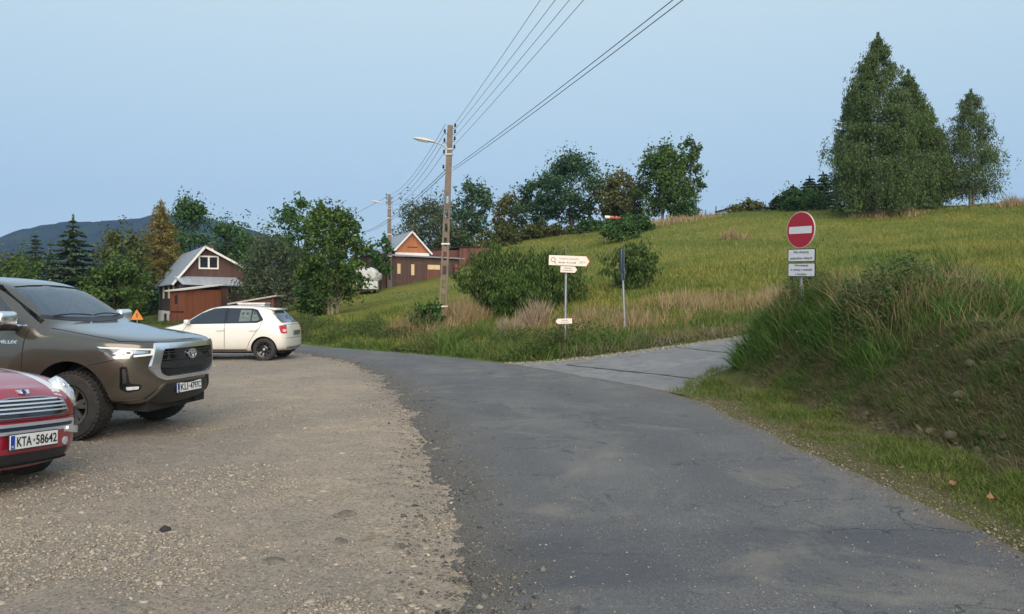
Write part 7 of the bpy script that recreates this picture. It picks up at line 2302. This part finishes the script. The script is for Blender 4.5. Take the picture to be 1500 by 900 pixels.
# tangle of weeds and straw on the nose of the bank, in front of the sign
n = 24000; x = g.uniform(4.7, 7.1, n); y = g.uniform(11.4, 15.2, n); d = sd_right(x, y); cl = fbm(x * 1.2, y * 1.2, 3, 331)
k = (d > 2.0) & (sr_dist(x, y) > .55) & (g.random(n) < sstep((cl - .36) / .18) * sstep((d - 1.9) / .5)); x, y, cl = x[k], y[k], cl[k]; n = len(x)
top_ = .15 + .62 * sstep((x - 4.9) / .7) * np.clip(2.4 * cl - .5, .25, 1.1) * (1 - .6 * sstep((x - 6.0) / 1.0))
C = np.stack([x, y, height(x, y) + g.random(n) ** .8 * top_], 1); N = unit(g, n) * .9 + np.array([-.3, -.4, .6]); N /= np.linalg.norm(N, axis=1, keepdims=True)
tag(leaf_mesh('bank_weeds', C, N, .060, .5, GR_weed, None, g), 'tall dark weeds tangled on the nose of the bank below the no-entry sign', 'weeds', kind='stuff')
n = 3800; x = g.uniform(4.9, 7.3, n); y = g.uniform(11.2, 15.2, n); d = sd_right(x, y); k = (d > 2.3) & (sr_dist(x, y) > .6) & (g.random(n) < sstep((fbm(x * 1.1, y * 1.1, 3, 333) - .34) / .2)); x, y = x[k], y[k]
blades('dry_grass', x, y, g.uniform(.35, .95, len(x)), .009 + 0 * x, GR_straw, 334, lean=.5, curve=.7, label='straw-coloured stems sticking out of the weeds below the no-entry sign')
n = 7000; x = g.uniform(4.6, 7.3, n); y = g.uniform(10.5, 15.4, n); d = sd_right(x, y); k = (d > 1.9) & (sr_dist(x, y) > .5); x, y = x[k], y[k]
blades('bank_grass', x, y, g.uniform(.25, .75, len(x)), .011 + 0 * x, GR_bank, 335, lean=.5, curve=.9, label='tall green grass among the weeds on the nose of the bank')
# dark tufts on the bare face
n = 1500; x = g.uniform(4.4, 7.0, n); y = 3.4 + 9.5 * g.random(n); d = sd_right(x, y); k = (d > 1.5) & (d < 3.6); x, y = x[k], y[k]
x = np.repeat(x, 40) + g.normal(0, .07, len(x) * 40); y = np.repeat(y, 40) + g.normal(0, .07, len(y) * 40)
blades('dead_stems', x + .05, y + .9, g.uniform(.05, .20, len(x)), .005 + 0 * x, GR_dead, 337, lean=.95, curve=1.0, dirv=math.pi + 0 * x, label='brown dried tufts hanging on the bare face of the bank')
blades('bank_grass', x, y, g.uniform(.04, .20, len(x)), .006 + 0 * x, GR_bank, 336, lean=.85, curve=1.0, dirv=math.pi + 0 * x, label='dark green tufts hanging on the bare face of the bank')
# clods and stones in the earth face
x, y = bank_pts(3600, 4.3, 6.6, 3.4, 14, g); d = sd_right(x, y); k = (d > 1.1) & (d < 3.0); x, y = x[k], y[k]
S = np.clip(.010 + .016 * g.exponential(1, len(x)), .008, .08)
tag(stones('bank_clods', x, y, height(x, y), S, foliage('earth_clod', [(.045, .038, .020), (.085, .072, .042), (.13, .11, .07), (.06, .052, .034)], trans=0, rough=.95), 308, flat=.8), 'clods of brown earth and small stones in the bank face', 'earth', kind='stuff')

# ---- short verge between asphalt and bank
n = 120000
y = 2.6 + 13.5 * g.random(n) ** 1.35; xr = np.interp(y, re_[:, 1], re_[:, 0]) if False else np.interp(y, R_EDGE[:8, 1], R_EDGE[:8, 0])
x = xr + .02 + (1.30 + .3 * (vnoise(y * 1.3, y * 0, 55) - .5)) * g.random(n) + .35 * sstep((y - 10) / 3) * g.random(n)
d = sd_right(x, y); ed = .10 + .22 * fbm(y * 1.4, x * .0, 3, 310) ; k = (d > ed * .2) & (sr_dist(x, y) > .10) & (g.random(n) < .30 + .70 * sstep((d - ed * .6) / .25)) & (g.random(n) < .35 + .65 * sstep((fbm(x * 2.4, y * 2.4, 3, 311) - .34) / .18))
x, y, d = x[k], y[k], d[k]
hh = (.035 + .13 * sstep((d - .2) / .7) * np.clip(fbm(x * 1.9, y * 1.9, 3, 312) * 2.2 - .5, .1, 1.4)) * g.uniform(.6, 1.5, len(x))
blades('verge_grass', x, y, hh, (.006 + .005 * g.random(len(x))), GR_verge, 313, lean=.75, curve=.9, label='short trodden grass on the verge between road and bank')
# growth creeping onto the concrete at the bank's nose
x = 3.0 + 2.2 * g.random(5000); y = 13.6 + 2.6 * g.random(5000); k = (sr_dist(x, y) < .55) & (seg_dist(x, y, SR_NEAR) < .10 + .22 * fbm(x * 2, y * 2, 3, 314)) & inside(x, y, SR_POLY)
x, y = x[k], y[k]
blades('verge_grass', x, y, g.uniform(.05, .16, len(x)), .010 + 0 * x, GR_verge, 315, lean=.7, z=z_side(x, y) - .01, label='grass creeping over the near edge of the concrete side road')

# ---- rough grass left of the parking place, under the far trees
x, y = wedge(26000, 27, 75, 1.2, -150, 560)
k = (sd_right(x, y) < 0) & ~inside(x, y, ROAD_POLY) & (y > 29)
x, y = x[k], y[k]
blades('rough_grass', x, y, rng.uniform(.15, .5, len(x)), .0014 * y, GR_green, 316, lean=.45, seg=1, label='rough green grass between the parking place and the far trees')

# ---- fallen leaves on the verge, dark stone on the gravel
M_fall = simple('fallen_leaf', (.25, .12, .05), .8, var=.25)
for (u, v), lab in (((1400, 714), 'orange fallen leaf on the verge, nearer the bank'), ((1453, 737), 'curled orange fallen leaf on the verge, closest to the camera'), ((1316, 690), 'small brown fallen leaf on the verge, furthest from the camera')):
    Y = CAM_H * F / (v - VH) * .97; q = P(u, v, Y); zz = hz(q.x, q.y) + .06
    bm = bmesh.new(); r_ = .042; ring = []
    for k_ in range(10):
        a = 2 * math.pi * k_ / 10; rr = r_ * (1 if k_ % 2 == 0 else .62)
        ring.append(bm.verts.new((rr * math.cos(a) * 1.3, rr * math.sin(a), .018 * math.cos(2 * a) + .012)))
    c_ = bm.verts.new((0, 0, 0))
    for k_ in range(10): bm.faces.new((ring[k_], ring[(k_ + 1) % 10], c_))
    me = bpy.data.meshes.new('fallen_leaf'); bm.to_mesh(me); bm.free()
    o = link('fallen_leaf', me, M_fall); o.location = (q.x, q.y, zz); o.rotation_euler = (.3, -.25, u)
    tag(o, lab, 'leaf', 'fallen leaves on the verge')


def rock(name, u, v, size, mat, lab, seed, flat=.5):
    Y = CAM_H * F / (v - VH); q = P(u, v, Y); g = np.random.default_rng(seed)
    bm = bmesh.new(); bmesh.ops.create_icosphere(bm, subdivisions=3, radius=1)
    for v_ in bm.verts:
        c = v_.co; k = 1 + 1.1 * (float(fbm(np.array([c.x * 1.7 + seed]), np.array([c.y * 1.7 + c.z * 1.3]), 3, seed)[0]) - .5)
        v_.co = Vector((c.x * size[0] * k, c.y * size[1] * k, c.z * size[2] * k))
    me = bpy.data.meshes.new(name); bm.to_mesh(me); bm.free(); me.shade_smooth(); me.set_sharp_from_angle(angle=R(25))
    o = link(name, me, mat); o.location = (q.x, q.y, float(lot_z(q.x, q.y)) + size[2] * flat - .01); o.rotation_euler = (0, 0, seed)
    tag(o, lab, 'stone', 'stones in the gravel')


M_rk = simple('grey_stone', (.150, .135, .112), .95, var=.45, scale=14, bmp=.8, spec=.1); M_rd = simple('black_stone', (.022, .022, .024), .8, var=.3, scale=9); M_rb = simple('tan_stone', (.22, .185, .14), .95, var=.4, scale=14, bmp=.8, spec=.1)
rock('stone', 242, 779, (.040, .028, .028), M_rd, 'small black stone alone on the bare sandy gravel', 3)
rock('stone', 503, 757, (.085, .06, .030), M_rk, 'rounded grey stone in the gravel near the middle', 4, .25)
rock('stone', 498, 795, (.085, .05, .022), M_rk, 'flat grey embedded stone below the rounded one', 5, .1)
rock('stone', 405, 826, (.085, .055, .020), M_rk, 'flat grey embedded stone nearest the camera', 6, .1)
rock('stone', 545, 790, (.085, .04, .020), M_rb, 'long tan embedded stone near the road edge', 7, .15)
rock('stone', 594, 667, (.050, .040, .028), M_rb, 'tan stone by the crumbled asphalt edge', 8, .4)
rock('stone', 150, 670, (.075, .045, .03), M_rb, 'tan stone in front of the pickup wheel', 9, .4)
rock('stone', 108, 698, (.055, .04, .03), M_rb, 'tan stone in front of the red car', 10, .4)
rock('stone', 585, 805, (.055, .035, .022), M_rk, 'small grey stone close to the road edge', 11, .4)

n = 8000
y = 2.8 + 11.5 * rng.random(n) ** 1.5; x = np.interp(y, R_EDGE[:8, 1], R_EDGE[:8, 0]) + rng.normal(.10, .16, n)
d = sd_right(x, y); zz = np.where(d > .02, height(x, y), z_road(x, y))
tag(chips('verge_grit', x, y, zz, np.clip(.003 + .004 * rng.exponential(1, n), .003, .02), foliage('tan_grit', [(.10, .085, .065), (.20, .165, .12), (.30, .25, .19), (.07, .06, .045)], trans=0, rough=.95), 320), 'tan grit and dust between the asphalt and the verge grass', 'grit', kind='stuff')

# broken pale edge of the concrete side road
n = 7000; i = (rng.random(n) * 900).astype(int)
x = sf[i, 0] + rng.normal(0, .16, n); y = sf[i, 1] + rng.normal(-.05, .18, n); k = x < 9; x, y = x[k], y[k]
zz = np.where(inside(x, y, SR_POLY), z_side(x, y), height(x, y))
tag(chips('edge_rubble', x, y, zz, np.clip(.006 + .010 * rng.exponential(1, len(x)), .005, .06), foliage('pale_rubble', [(.16, .15, .13), (.28, .26, .22), (.36, .33, .27), (.10, .09, .07)], trans=0, rough=.95), 321), 'pale rubble along the broken far edge of the concrete side road', 'rubble', kind='stuff')

n = 1500; x = 3.08 + .28 * rng.normal(0, 1, n); y = 13.35 + .32 * rng.normal(0, 1, n); k = (sd_right(x, y) > -.06) & (seg_dist(x, y, SR_NEAR) < .45); x, y = x[k], y[k]
blades('verge_grass', x, y, rng.uniform(.03, .13, len(x)), .008 + 0 * x, GR_verge, 340, lean=.8, z=np.where(inside(x, y, SR_POLY), z_side(x, y), height(x, y)) - .01, label='small grass tufts at the corner where the side road meets the asphalt')
